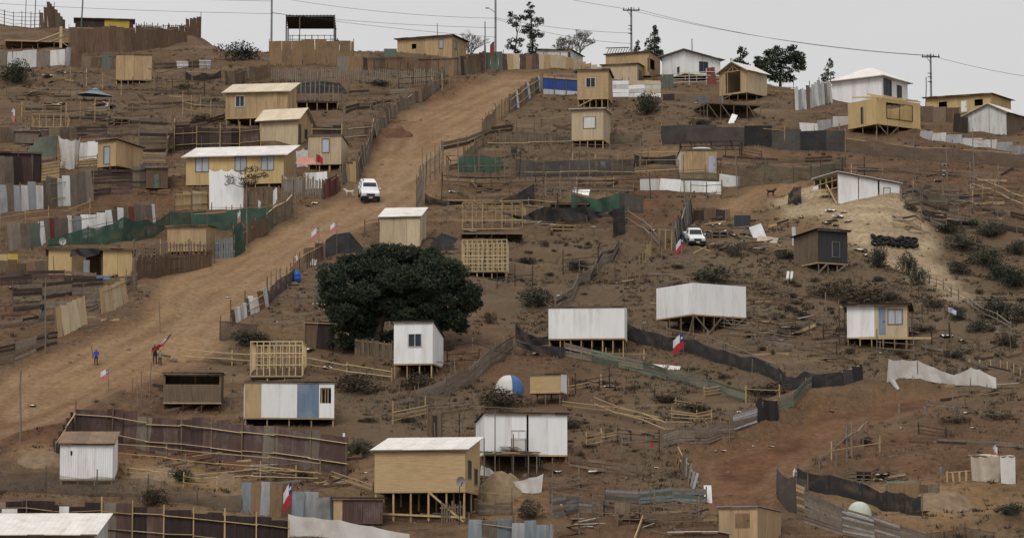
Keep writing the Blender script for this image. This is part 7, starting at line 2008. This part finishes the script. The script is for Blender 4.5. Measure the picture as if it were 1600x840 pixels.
car(579, 317, 31, 'white off-road car with a black bumper driving down the dirt road', .14)
car(1090, 386, 28, 'parked white pickup among junk behind the dark slat fence', .12, 'pickup')
# ------------------------------------------------------------------ tents, cloths and shelters
def W_(u, v, vg):
    """point above the ground pixel (u, vg) that shows at height v"""
    g = G(u, vg); return g + Vector((0, 0, (vg - v) / scl(g)))
def cloth4(name, label, cat, p00, p10, p11, p01, mat, n=10, sag=.15, wr=.05, poles=()):
    O = Vector(p00); O.z = min(p.z for p in (p00, p10, p11, p01))
    root = thing(name, label, cat, O)
    vs = []
    for i in range(n + 1):
        for j in range(n + 1):
            a, b = i / n, j / n
            q = p00.lerp(p10, a).lerp(p01.lerp(p11, a), b) - O
            q.z -= sag * 16 * a * (1 - a) * b * (1 - b)
            q.z += wr * math.sin(a * 9 + b * 4) * math.sin(b * 7 + 1) ; q.y += wr * math.sin(a * 14 + 1)
            vs.append(q)
    fs = [(i * (n + 1) + j, (i + 1) * (n + 1) + j, (i + 1) * (n + 1) + j + 1, i * (n + 1) + j + 1) for i in range(n) for j in range(n)]
    mesh_obj('cloth', vs, fs, mat, root, True)
    for p in poles:
        bar(root, 'pole', Vector((p.x, p.y + .05, gz(p.x, p.y) - .2)) - O, p - O, .06, 'wood', shape='pole')
    return root
a, b = W_(88, 212, 262), W_(62, 213, 252)
cloth4('green_tarpaulin', 'green tarpaulin slung over the plot beside the hanging white sheet', 'tarpaulin', W_(36, 242, 262), W_(88, 246, 266), a, b, 'cloth_green', sag=.3, poles=(a, b))
hanging('white_sheet', 'white sheet hanging in a point beside the small tan hut', 'sheet', [(90, 211, 97, 262), (104, 217, 108, 266), (118, 218, 116, 264), (125, 214, 121, 258)], 'cloth_white', wr=.12, posts=(0, 3))
hanging('white_sheeting', 'white plastic sheeting over a low wall in front of the long yellowish house', 'sheeting', [(326, 264, 327, 328), (345, 265, 345, 328), (362, 264, 362, 328), (381, 268, 380, 326)], 'white', wr=.03, posts=(0, 3), part='sheet')
cloth4('pink_awning', 'faded pink awning beside the pale board cabin', 'awning', W_(460, 256, 292), W_(494, 256, 292), W_(488, 246, 284), W_(468, 244, 284), 'cloth_pink', sag=.1, poles=(W_(460, 256, 292), W_(494, 256, 292)))
hanging('white_rags', 'white rags hung between the long house and the board cabin', 'laundry', [(462, 236, 464, 262), (474, 232, 475, 260), (481, 234, 481, 262)], 'cloth_white', wr=.1)
# canopy
c = G(146, 158); s = scl(c)
ct = thing('canopy', 'grey-blue pointed canopy on a single pole high on the left slope', 'canopy', c)
ap = Vector((.1, 1.0, 24 / s)); n = 16
cor = [Vector((-28 / s, 0, 11 / s)), Vector((-12 / s, -.3, 12 / s)), Vector((4 / s, -.4, 10.5 / s)), Vector((29 / s, 0, 8 / s)), Vector((24 / s, 2.4, 12 / s)), Vector((-22 / s, 2.4, 13 / s))]
mids = [p.lerp(ap, .5) - Vector((0, 0, .12)) for p in cor]
vs = [ap] + mids + cor; k_ = len(cor); fs = []
for i in range(k_):
    j = (i + 1) % k_
    fs += [(0, 1 + i, 1 + j), (1 + i, 1 + k_ + i, 1 + k_ + j, 1 + j)]
mesh_obj('canopy_cloth', vs, fs, 'cloth_teal', ct)
bar(ct, 'pole', (-.1, .6, -.4), ap, .07, 'wood', shape='pole')
for p in (cor[0], cor[3]): bar(ct, 'pole', (p.x, p.y, -.5), p, .05, 'wood', shape='pole')
# dome tents
def dome(label, u, v, wpx, hpx, mats, name='dome_tent'):
    g = G(u, v); s = scl(g); R_, H_ = wpx / s / 2, hpx / s
    root = thing(name, label, 'tent', g + Vector((0, R_, 0)))
    m_ = len(mats)
    zg = gz(g.x, g.y + R_) - g.z
    root.location.z = gz(g.x, g.y + R_) - .3
    for q, mt in enumerate(mats):
        vs, fs = [], []
        na, nb = 8, 8
        for i in range(na + 1):
            a = math.pi + math.pi * 2 * (q + i / na) / m_ + .2
            for j in range(nb + 1):
                b = math.pi / 2 * j / nb
                rr = R_ * max(0.0, math.cos(b)) ** .8 * (1 - .06 * math.sin(math.pi * i / na))
                vs.append(Vector((rr * math.cos(a), rr * math.sin(a), (H_ + .3) * math.sin(b))))
        for i in range(na):
            for j in range(nb):
                o_ = i * (nb + 1) + j
                fs.append((o_, o_ + nb + 1, o_ + nb + 2, o_ + 1))
        mesh_obj('tent_panel', vs, fs, mt, root, True)
    return root
dome('blue and white dome tent pitched below the black net', 796, 616, 48, 25, ['cloth_white', 'tent_blue', 'tent_blue', 'cloth_white'])
dome('pale green dome behind the striped sheet fence', 1345, 814, 42, 21, ['green_dome'] * 4, 'dome')
# black slung net tent
drape('black_net', 'black net slung in a boat shape left of the long white house', 'net', [(805, 505), (812, 513), (824, 521), (840, 527), (858, 525), (868, 520), (877, 514)], [(806, 530), (812, 532), (824, 537), (840, 541), (858, 538), (868, 530), (874, 524)], 552, 'net_black', wr=.15, posts=(0, 6))
drape('black_net', 'lower black net wall under the boat-shaped net', 'net', [(806, 531), (822, 537), (840, 540), (862, 541), (882, 542)], [(808, 541), (822, 546), (840, 551), (862, 555), (884, 559)], 558, 'net_black', wr=.1, posts=(4,))
# white tarpaulin fence on the right, white cloth by the plank house, beige shelter
hanging('white_tarpaulin', 'long cream tarpaulin fence below the sheeted shack', 'tarpaulin', [(1389, 561, 1385, 598), (1410, 562, 1408, 592), (1434, 563, 1434, 592), (1460, 574, 1460, 598), (1490, 586, 1488, 602), (1518, 574, 1516, 602), (1530, 577, 1530, 602), (1557, 590, 1557, 608)], 'cloth_white', wr=.14, posts=(0, 2, 5, 7), fold=2.4)
hanging('white_tarpaulin', 'loose end of the cream tarpaulin trailing down', 'tarpaulin', [(1386, 590, 1396, 604), (1392, 590, 1402, 609), (1397, 592, 1406, 607)], 'cloth_white', wr=.05)
hanging('white_cloth', 'white cloth strung below the ragged porch house', 'cloth', [(752, 726, 750, 742), (765, 731, 765, 744), (785, 748, 786, 756), (805, 752, 806, 768), (828, 746, 828, 771), (849, 740, 846, 770)], 'cloth_white', wr=.12, posts=(0, 5))
hanging('beige_shelter', 'beige cloth shelter with draped front on the lower right terrace', 'shelter', [(1517, 712, 1518, 751), (1532, 713, 1532, 752), (1550, 711, 1550, 753), (1562, 712, 1564, 754)], 'cloth_beige', wr=.2, posts=(0, 3), fold=3)
hanging('white_sheet', 'whitish plastic side sheet of the beige shelter', 'sheet', [(1563, 713, 1564, 755), (1575, 712, 1576, 756), (1587, 713, 1587, 756)], 'cloth_white', wr=.06, posts=(2,))
cloth4('beige_shelter_roof', 'sagging dirty roof cloth of the beige shelter', 'tarpaulin', W_(1516, 711, 751), W_(1588, 713, 756), W_(1586, 714, 748) + Vector((0, 1.5, .2)), W_(1519, 712, 745) + Vector((0, 1.5, .2)), 'cloth_beige', sag=.2)
hanging('laundry', 'pale mint cloth hanging on the middle plots', 'laundry', [(938, 249, 938, 262), (946, 249, 946, 262)], 'cloth_mint', wr=.05)
hanging('laundry', 'lilac cloth hanging beside the mint one', 'laundry', [(947, 249, 948, 272), (956, 249, 957, 273)], 'cloth_lilac', wr=.05)
hanging('black_tarpaulin', 'black tarpaulin heap left of the white shack on the sandy bank', 'tarpaulin', [(1232, 304, 1230, 320), (1240, 292, 1240, 320), (1252, 290, 1252, 320)], 'net_black', wr=.3)
net_tent('dark ragged shelter above the dark deck', [(450, 134, 148), (470, 126, 146), (500, 124, 146), (530, 126, 146), (540, 140, 147)], 'net_black', 3.0)
panel_on_ground('white board leaning on the bare timber deck', 1142, 193, 9, 19, 'white', tilt=.5, roll=.35)
panel_on_ground('white board lying beside the dark green net', 907, 303, 26, 12, 'white', tilt=.6, roll=.2)
drape('notice_board', 'blank white notice board fixed to the black rusty fence', 'board', [(92, 791), (107, 791)], [(92, 803), (107, 803)], 844, 'white', part='panel', wr=0, posts=(0, 1))
drape('sheet_board', 'rusty whitish square sheet propped in front of the black rusty fence', 'sheet', [(2, 795), (26, 795)], [(2, 813), (26, 813)], 844, 'white_dirty', part='panel', wr=0, posts=(0, 1))
panel_on_ground('small white board standing below the net tent', 489, 414, 9, 10, 'white_dirty', tilt=.2, roll=.2)
panel_on_ground('narrow white sheet at the end of the rusty purple fence', 537, 728, 3.5, 52, 'white', tilt=.02)
panel_on_ground('long cream mattress lying on the scrub below the corner-on white house', 1040, 576, 44, 11, 'cloth_white', 'mattress', 'mattress', tilt=.9, roll=.16, th=.15)
panel_on_ground('white fridge tilted in the junk yard', 1188, 372, 20, 24, 'fridge', 'fridge', 'fridge', tilt=.35, roll=-.35, th=.6)
panel_on_ground('beige mattress lying beside the fridge', 1198, 378, 32, 14, 'cloth_beige', 'mattress', 'mattress', tilt=.8, roll=.2, th=.15)
panel_on_ground('dark blue cabinet in the junk yard', 1160, 356, 26, 20, 'blue_dark', 'cabinet', 'cabinet', tilt=.05, th=.6)
panel_on_ground('white post board by the dark blue sheet shack', 1241, 384, 6, 30, 'white_dirty', tilt=.05, rz=.3)
for k_, (u, v) in enumerate(((1230, 438), (1236, 438))):
    panel_on_ground('pair of narrow white boards propped on the slope above the sheeted shack', u, v, 4, 15, 'white', tilt=.1, roll=.12, group='propped white boards')
panel_on_ground('grey sheet dish-stand beside the black netting shelter', 920, 354, 26, 8, 'roof_grey', 'table', 'table', tilt=1.0)
panel_on_ground('blue and white plastic sheet on the floor of the low tan shack', 158, 437, 28, 7, 'tent_blue', 'plastic_sheet', 'sheet', tilt=.7)
panel_on_ground('green door panel standing left of the flat-roofed tan cabin', 610, 90, 20, 14, 'board_green', 'green_door', 'door', tilt=.03)
panel_on_ground('dark green water tank box left of the white rail fence', 1044, 138, 17, 22, 'board_green', 'water_tank', 'tank', tilt=.0, th=.8)
panel_on_ground('reddish plank sheet leaning at the white lean-to house', 1113, 132, 14, 28, 'rust_red', tilt=.15, roll=-.12)
panel_on_ground('green plastic strip on the sunken yard wall', 1408, 754, 44, 5, 'board_green', tilt=.8, roll=-.05)

# satellite dishes, barrels, buckets
def dish(u, v, r_px, vg, label, mat='dish', rz=.4):
    g = G(u, vg); s = scl(g); R_ = r_px / s
    root = thing('satellite_dish', label, 'satellite dish', g, rz)
    z = (vg - v) / s
    bar(root, 'mast', (0, .1, -.2), (0, .1, z), .05, 'metal_dark', shape='pole')
    vs, fs = [Vector((0, 0, 0))], []
    for i in range(1, 4):
        for j in range(16):
            a = 2 * math.pi * j / 16; r_ = R_ * i / 3
            vs.append(Vector((r_ * math.cos(a), -.35 * R_ * (i / 3) ** 2 - .0, r_ * math.sin(a))))
    for j in range(16):
        fs.append((0, 1 + j, 1 + (j + 1) % 16))
        for i in range(2):
            o_ = 1 + i * 16
            fs.append((o_ + j, o_ + 16 + j, o_ + 16 + (j + 1) % 16, o_ + (j + 1) % 16))
    d_ = mesh_obj('reflector', [v_ + Vector((0, 0, z)) for v_ in vs], fs, mat, root, True)
    bar(root, 'feed_arm', (0, -.1, z - R_ * .9), (0, -R_ * 1.0, z - .1), .03, 'metal_dark')
    box(root, 'feed_horn', (.07, .12, .07), (0, -R_ * 1.0, z - .08), 'metal_dark')
    return root
dish(97, 377, 6, 392, 'pale satellite dish above the low tan shack')
dish(719, 752, 8, 819, 'grey satellite dish on the corner of the yellow plank house', 'roof_grey')
def barrel(u, v, wpx, hpx, mat, label, name='barrel', cat='barrel'):
    g = G(u, v); s = scl(g)
    root = thing(name, label, cat, g)
    W, H_ = wpx / s, hpx / s
    prof = [(0, .9), (.02, 1), (.3, 1), (.33, 1.05), (.36, 1), (.64, 1), (.67, 1.05), (.7, 1), (.97, 1), (1, .92)]
    vs, fs = [], []
    for z, r_ in prof:
        for j in range(14):
            a = 2 * math.pi * j / 14
            vs.append(Vector((W / 2 * r_ * math.cos(a), W / 2 * r_ * math.sin(a), z * H_ - .03)))
    for i in range(len(prof) - 1):
        for j in range(14):
            fs.append((i * 14 + j, i * 14 + (j + 1) % 14, (i + 1) * 14 + (j + 1) % 14, (i + 1) * 14 + j))
    fs.append(tuple((len(prof) - 1) * 14 + j for j in range(14)))
    mesh_obj('drum', vs, fs, mat, root, True)
    vs2 = [v_ * 1.0 for v_ in vs[-14:]]
    bar(root, 'rim', (0, 0, H_ - .06), (0, 0, H_ - .02), W * .96, mat, shape='disc')
barrel(464, 440, 11, 17, 'plastic_blue', 'bright blue plastic barrel beside the road')
barrel(444, 722, 9, 14, 'zinc_blue', 'grey-blue bucket inside the rusty plot', 'bucket', 'bucket')
barrel(803, 244, 9, 14, 'blue_dark', 'dark drum standing under the pale top rail')
barrel(97, 262, 7, 10, 'white', 'white drum by the tan pallet slats')
barrel(780, 263, 10, 14, 'zinc_blue', 'blue-grey drum by the dark pole frame')

# tyres
TY = 'old tyre in the double row set into the sand bank'
for r in range(2):
    for i in range(9):
        g = G(1366 + i * 7.6 + r * 2 + rnd.uniform(-1, 1), 375 + r * 8 + i * .55 + rnd.uniform(-1, 1)); s = scl(g)
        m_ = Matrix.Translation(g + Vector((0, 0, .22))) @ Matrix.Rotation(rnd.uniform(-.5, .5), 4, 'Z') @ Matrix.Rotation(rnd.uniform(.25, 1.0), 4, 'X') @ Matrix.Rotation(rnd.uniform(-.4, .4), 4, 'Y') @ Matrix.Diagonal((.85, .85, 1.25, 1))
        prop(link(unit('tyre', 'tyre'), 'tyre', None, m_), TY, 'tyre', 'tyres on the sand bank')

# heaps
def heap(label, u, v, wpx, hpx, mat, name='earth_heap', seed=1):
    g = G(u, v); s = scl(g); R_, H_ = wpx / s / 2, hpx / s
    n = 40
    x = np.linspace(-1.05, 1.05, n); A, B = np.meshgrid(x, x)
    d = np.sqrt(A ** 2 + B ** 2)
    dn = np.clip(1 - d ** 2 * (.8 + .5 * vn(A * 2 + seed, B * 2, 33)), 0, 1)
    Z = dn ** 1.2 * H_ * (.75 + .6 * (vn(A * 3 + seed, B * 3, 30) - .2)) * .75 + (.22 * (vn(A * 6 + seed, B * 6, 31) - .5) + .12 * (vn(A * 13 + seed, B * 13, 32) - .5)) * (d < 1)
    Xw = g.x + A * R_; Yw = g.y + R_ * .8 + B * R_ * .8
    Zg = hgrid(Xw, Yw) + Z - np.where(d >= .98, .25, 0)
    V_ = np.stack([Xw - g.x, Yw - g.y, Zg - g.z], -1).reshape(-1, 3)
    id_ = np.arange(n * n).reshape(n, n)
    F_ = np.stack([id_[:-1, :-1], id_[:-1, 1:], id_[1:, 1:], id_[1:, :-1]], -1).reshape(-1, 4)
    me = fast_mesh(name, V_, F_, mat)
    for p in me.polygons: p.use_smooth = True
    o = link(me, name, None, Matrix.Translation(g)); prop(o, label, 'heap')
defm('earth_ochre', (0.21, 0.145, 0.085), (0.135, 0.09, 0.054), sc=2, bump=.6, var=.05)
defm('earth_red', (0.13, 0.06, 0.033), (0.08, 0.04, 0.024), sc=2, bump=.6, var=.05)
heap('straw-coloured heap beside the yellow plank house', 780, 788, 84, 30, 'hay', 'straw_heap', 3)
heap('ochre earth heap right of the white corrugated shed', 240, 756, 90, 24, 'earth_ochre', seed=5)
heap('ochre earth heap left of the white corrugated shed', 62, 732, 84, 20, 'earth_ochre', seed=8)
heap('reddish rubble heap on the upper road edge', 618, 216, 56, 20, 'earth_red', seed=11)
heap('small ochre heap behind the bottom grey sheets', 350, 760, 60, 16, 'earth_ochre', seed=14)
heap('low ochre mound on the lower right terrace', 1470, 800, 130, 30, 'earth_ochre', seed=17)
for k_, (u, v, r) in enumerate([(460, 446, 16), (472, 451, 12), (476, 430, 10), (446, 448, 9)]):
    g = G(u, v); s = scl(g)
    o = link(unit('ball', 'stone'), 'boulder', None, Matrix.Translation(g + Vector((0, .2, .1))) @ Matrix.Rotation(k_, 4, 'Z') @ Matrix.Diagonal((r / s, r / s * .8, r / s * .6, 1)))
    prop(o, 'rounded tan boulder beside the blue barrel', 'boulder', 'boulders by the blue barrel')

# ------------------------------------------------------------------ loose planks, litter
PL_ = 'loose plank lying on the dirt among the plots'
PN = {'wood': 'brown', 'wood_grey': 'grey', 'timber': 'pale yellowish', 'wood_dark': 'blackish', 'wood_brown': 'reddish brown'}
def loose(u, v, ln, ang=None, mat=None):
    mk = mat or rnd.choice(['wood', 'wood_grey', 'wood_grey', 'timber', 'wood_dark', 'wood_brown', 'wood'])
    g = G(u, v); a = ang if ang is not None else rnd.gauss(0, .5)
    d = Vector((math.cos(a), math.sin(a), 0)) * ln / 2
    p, q = g - d, g + d
    p.z = gz(p.x, p.y) + .07; q.z = gz(q.x, q.y) + rnd.choice([.07, .07, .35])
    dd = q - p
    m_ = Matrix.Translation((p + q) / 2) @ dd.to_track_quat('Z', 'Y').to_matrix().to_4x4() @ Matrix.Diagonal((rnd.uniform(.04, .08), rnd.uniform(.1, .22), dd.length, 1))
    prop(link(unit('box', mk), 'plank', None, m_), PN[mk] + ' plank lying loose ' + near_(u, v), 'plank', PN[mk] + ' loose planks ' + near_(u, v))
areas = [(0, 330, 130, 215, 26), (0, 200, 430, 520, 26), (690, 1010, 240, 330, 34), (1080, 1230, 345, 400, 22), (1410, 1600, 270, 365, 40), (1110, 1320, 470, 560, 26), (250, 540, 700, 760, 22), (960, 1120, 795, 838, 12), (480, 600, 430, 500, 14),
         (640, 900, 700, 830, 16), (250, 345, 545, 640, 10), (1420, 1600, 520, 640, 12), (960, 1040, 430, 480, 8), (830, 960, 150, 220, 8), (330, 420, 195, 290, 8)]
for a0, a1, b0, b1, n in areas:
    for _ in range(n): loose(rnd.uniform(a0, a1), rnd.uniform(b0, b1), rnd.uniform(.7, 2.8))
def scrap_mesh(k_, mat):
    r = np.random.RandomState(k_)
    n = 5
    x = np.linspace(-.5, .5, n); A, B = np.meshgrid(x, x)
    A = A + r.uniform(-.1, .1, A.shape); B = B + r.uniform(-.1, .1, A.shape)
    Z = r.uniform(.03, .3, A.shape)
    V_ = np.stack([A, B, Z], -1).reshape(-1, 3)
    id_ = np.arange(n * n).reshape(n, n)
    F_ = np.stack([id_[:-1, :-1], id_[:-1, 1:], id_[1:, 1:], id_[1:, :-1]], -1).reshape(-1, 4)
    return fast_mesh('litter', V_, F_, mat)
SMW = [scrap_mesh(9 + i, 'white') for i in range(4)]
SM = [scrap_mesh(i, m_) for i in range(3) for m_ in ('cloth_white', 'white_dirty', 'cloth_white', 'cloth_beige', 'blue_panel')]
SL = 'crumpled scrap of plastic litter on the ground'
def scrap(u, v, px, white=False):
    g = G(u, v); s = scl(g); w_ = px / s
    o = link(rnd.choice(SMW if white else SM), 'litter', None, Matrix.Translation(g + Vector((0, 0, -.02))) @ Matrix.Rotation(rnd.uniform(0, 6.28), 4, 'Z') @ Matrix.Diagonal((w_, w_ * rnd.uniform(.7, 1.6), w_ * rnd.uniform(.5, 1.1), 1)))
    sz_ = 'white sheet scrap' if white and px > 9 else ('small white scrap' if white else 'small scrap')
    prop(o, sz_ + ' of litter ' + near_(u, v), 'litter', sz_ + 's of litter ' + near_(u, v))
for u, v, p in [(50, 634, 9), (1310, 340, 16), (1298, 330, 12), (1325, 346, 10), (1292, 349, 10), (1305, 352, 9), (1318, 332, 10), (1345, 392, 14), (1352, 400, 10), (1362, 412, 8), (1300, 345, 14), (1356, 350, 5),
                (950, 604, 10), (924, 606, 6), (837, 553, 11), (1254, 340, 10), (1120, 352, 10), (1132, 362, 9), (1146, 368, 9), (1108, 362, 8), (1478, 258, 8), (1474, 268, 8), (1476, 275, 9), (1465, 284, 10), (1504, 306, 14), (1530, 305, 3), (1562, 342, 5), (1462, 360, 5),
                (1178, 696, 5), (1205, 697, 6), (1192, 694, 4), (1130, 702, 6), (1118, 704, 5), (1215, 770, 6), (1425, 520, 14), (1455, 514, 12), (1478, 526, 16), (1500, 532, 10), (1545, 507, 6), (1375, 552, 8), (160, 165, 16), (172, 168, 14), (80, 165, 16), (96, 163, 12), (75, 120, 12), (95, 115, 12), (80, 128, 8),
                (235, 65, 9), (222, 72, 16), (330, 575, 7), (480, 547, 16), (512, 575, 14), (430, 502, 6), (356, 465, 6), (110, 566, 5), (415, 362, 4), (370, 375, 4), (480, 322, 6), (492, 318, 8), (636, 308, 4), (860, 262, 6), (802, 272, 6), (810, 270, 6), (925, 272, 8), (706, 300, 8), (735, 362, 12), (1020, 360, 8),
                (1270, 449, 5), (1238, 512, 14), (1245, 522, 12), (1175, 525, 12), (1100, 660, 5), (1140, 645, 5), (1155, 644, 5), (1004, 660, 8), (1026, 730, 4), (1300, 640, 5), (1510, 645, 8), (1440, 800, 14), (1380, 742, 16), (1372, 750, 12), (1408, 668, 6), (1550, 655, 5), (930, 738, 16), (870, 737, 14), (690, 748, 10),
                (880, 790, 8), (1000, 768, 5), (1520, 668, 6), (358, 700, 8), (470, 720, 6), (570, 738, 8), (590, 702, 6), (20, 450, 10), (45, 430, 12), (200, 445, 10), (70, 432, 8), (240, 410, 10), (620, 330, 4), (1110, 520, 6), (1320, 520, 6), (980, 450, 8), (875, 462, 7), (790, 430, 5), (870, 480, 6)]:
    scrap(u, v, p * 1.15, True)
for _ in range(110):
    scrap(rnd.uniform(0, 1600), rnd.uniform(140, 830), rnd.uniform(2, 5.5))
for u, v, p in [(1158, 376, 4)] + [(rnd.uniform(1080, 1230), rnd.uniform(350, 398), rnd.uniform(4, 9)) for _ in range(26)] + [(rnd.uniform(1420, 1560), rnd.uniform(270, 350), rnd.uniform(3, 7)) for _ in range(16)] + [(rnd.uniform(1180, 1330), rnd.uniform(480, 560), rnd.uniform(3, 8)) for _ in range(20)]:
    scrap(u, v, p)

# ------------------------------------------------------------------ plot rows and board heaps
R3 = random.Random(404)
for a0, a1, b0, b1, n in [(720, 1000, 385, 470, 5), (900, 1220, 560, 700, 9), (1120, 1310, 480, 560, 6), (1200, 1590, 440, 560, 8), (1250, 1590, 645, 720, 6), (550, 730, 570, 690, 7), (10, 330, 115, 205, 9), (700, 1000, 205, 325, 12), (1040, 1320, 245, 300, 5),
                          (1410, 1590, 268, 360, 8), (950, 1110, 790, 832, 4), (470, 590, 430, 520, 4), (240, 520, 700, 770, 5), (530, 690, 120, 200, 5), (890, 1040, 690, 770, 5), (1040, 1130, 400, 450, 3)]:
    for _ in range(n):
        u, v = R3.uniform(a0, a1), R3.uniform(b0, b1)
        gq = G(u, v)
        if S_road[min(np.searchsorted(GY, gq.y), len(GY) - 1), min(np.searchsorted(GX, gq.x), len(GX) - 1)] > .02: continue
        w_, sl_ = R3.uniform(26, 80), R3.uniform(-.18, .22)
        cl = R3.choice(['wood', 'wood_grey', 'wood_grey', 'timber', 'wood_dark'])
        nm = {'wood': 'brown', 'wood_grey': 'grey', 'timber': 'pale', 'wood_dark': 'blackish'}[cl]
        fence('short ' + nm + ' stake and rail row ' + near_(u, v), [(u - w_ / 2, v - sl_ * w_ / 2), (u, v), (u + w_ / 2, v + sl_ * w_ / 2)], R3.uniform(12, 24), 'rail', rails=R3.choice([1, 2, 2, 3]), rail=cl, post=cl, rail_w=R3.uniform(.05, .1),
              post_w=.085, step=R3.uniform(1.3, 2.6), post_h=R3.uniform(1.1, 1.7), group='short ' + nm + ' stake rows ' + near_(u, v))
for u, v, n in [(1200, 520, 12), (1130, 503, 9), (1255, 503, 8), (1458, 342, 12), (1500, 320, 10), (232, 304, 8), (45, 472, 10), (430, 738, 9), (330, 722, 8), (1130, 388, 12), (1180, 392, 12), (560, 492, 8), (905, 822, 9), (990, 816, 9), (700, 806, 8), (1420, 352, 8), (60, 150, 8), (620, 192, 7), (1300, 560, 8), (1560, 615, 10), (1380, 748, 9), (850, 352, 7), (170, 192, 8), (510, 760, 8)]:
    g = G(u, v)
    hp = thing('board_heap', 'tangled heap of broken boards ' + near_(u, v), 'board heap', g, 0, 'heaps of broken boards ' + near_(u, v))
    for q in range(n):
        a_ = R3.gauss(0, .6); ln = R3.uniform(.6, 2.2); c_ = Vector((R3.gauss(0, .7), R3.gauss(0, .5), 0))
        d_ = Vector((math.cos(a_), math.sin(a_), 0)) * ln / 2
        z_ = gz(g.x + c_.x, g.y + c_.y) - g.z + .05 + .05 * q * R3.random()
        bar(hp, 'board', c_ - d_ + Vector((0, 0, z_)), c_ + d_ + Vector((0, 0, z_ + R3.uniform(-.05, .3))), R3.uniform(.08, .2), R3.choice(['wood', 'wood_grey', 'wood_dark', 'timber', 'wood_brown', 'white_dirty']), .04)

# ------------------------------------------------------------------ ground cover: tufts and stones nobody could count
def gridval(A, x, y):
    i = np.clip(np.searchsorted(GX, x) - 1, 0, len(GX) - 2); j = np.clip(np.searchsorted(GY, y) - 1, 0, len(GY) - 2)
    return A[j, i]
def scatter(name, label, n, mat, maker, wfun, cat):
    y = nr.uniform(165, 365, n * 3); x = nr.uniform(-1, 1, n * 3) * (y * .165 + 3)
    wv = wfun(x, y)
    keep = nr.rand(n * 3) < wv
    x, y = x[keep][:n], y[keep][:n]
    z = hgrid(x, y)
    V_, F_ = maker(np.stack([x, y, z], -1))
    o = link(fast_mesh(name, V_, F_, mat), name, None)
    prop(o, label, cat, kind='stuff')
def tufts(P, blades=9, size=.30):
    n = len(P)
    C = np.repeat(P, blades, 0)
    sz = np.repeat(nr.uniform(.4, 1.5, (n, 1)) * size, blades, 0)
    C = C + nr.normal(size=C.shape) * sz * np.array([[.5, .5, 0]])
    d = nr.normal(size=C.shape) * .55; d[:, 2] = 1; d = d * sz * nr.uniform(.5, 1.1, (len(C), 1))
    wv = nr.normal(size=C.shape); wv[:, 2] = 0; wv = wv / np.linalg.norm(wv, axis=1, keepdims=True) * sz * .16
    V_ = np.stack([C - wv - [0, 0, .03], C + wv - [0, 0, .03], C + d], 1).reshape(-1, 3)
    return V_, np.arange(len(C) * 3).reshape(-1, 3)
def stones(P):
    n = len(P)
    base_ = np.array([[1, 0, 0], [-.5, .87, 0], [-.5, -.87, 0], [.4, .5, .5], [-.6, 0, .6], [.3, -.5, .55]], float)
    sz = nr.gamma(1.3, .03, (n, 1, 1)) + .025
    ang = nr.uniform(0, 6.28, n); ca, sa = np.cos(ang), np.sin(ang)
    b = base_[None] * (1 + nr.uniform(-.3, .3, (n, 6, 3)))
    bx = b[..., 0] * ca[:, None] - b[..., 1] * sa[:, None]; by = b[..., 0] * sa[:, None] + b[..., 1] * ca[:, None]
    V_ = np.stack([bx, by, b[..., 2] * 1.4], -1) * sz + P[:, None, :] - np.array([0, 0, .02])
    f = np.array([[0, 1, 3], [1, 4, 3], [1, 2, 4], [2, 5, 4], [2, 0, 5], [0, 3, 5], [3, 4, 5]])
    F_ = (np.arange(n) * 6)[:, None, None] + f[None]
    return V_.reshape(-1, 3), F_.reshape(-1, 3)
free = lambda x, y: (1 - gridval(S_road, x, y)) * (1 - .8 * gridval(S_sand, x, y))
pat = lambda x, y: np.clip(2.2 * vn(x / 4, y / 5, 41) - .55, 0, 1)
scatter('dry_grass', 'short dry straw-coloured grass tufts over the slope', 34000, 'dry_grass', lambda P: tufts(P, 8, .17), lambda x, y: free(x, y) ** 3 * pat(x, y) * (.35 + .65 * gridval(SCR, x, y)), 'grass')
scatter('scrub_tufts', 'low dark brown scrub tufts dotted over the slope', 20000, 'scrub', lambda P: tufts(P, 14, .19), lambda x, y: free(x, y) ** 3 * np.clip(2.5 * vn(x / 2.5, y / 4, 43) - .8, 0, 1) * (.2 + .8 * gridval(SCR, x, y)), 'scrub')
scatter('stones', 'small stones and clods scattered over the dirt', 14000, 'stone', stones, lambda x, y: .25 + .75 * (1 - gridval(S_road, x, y)), 'stones')
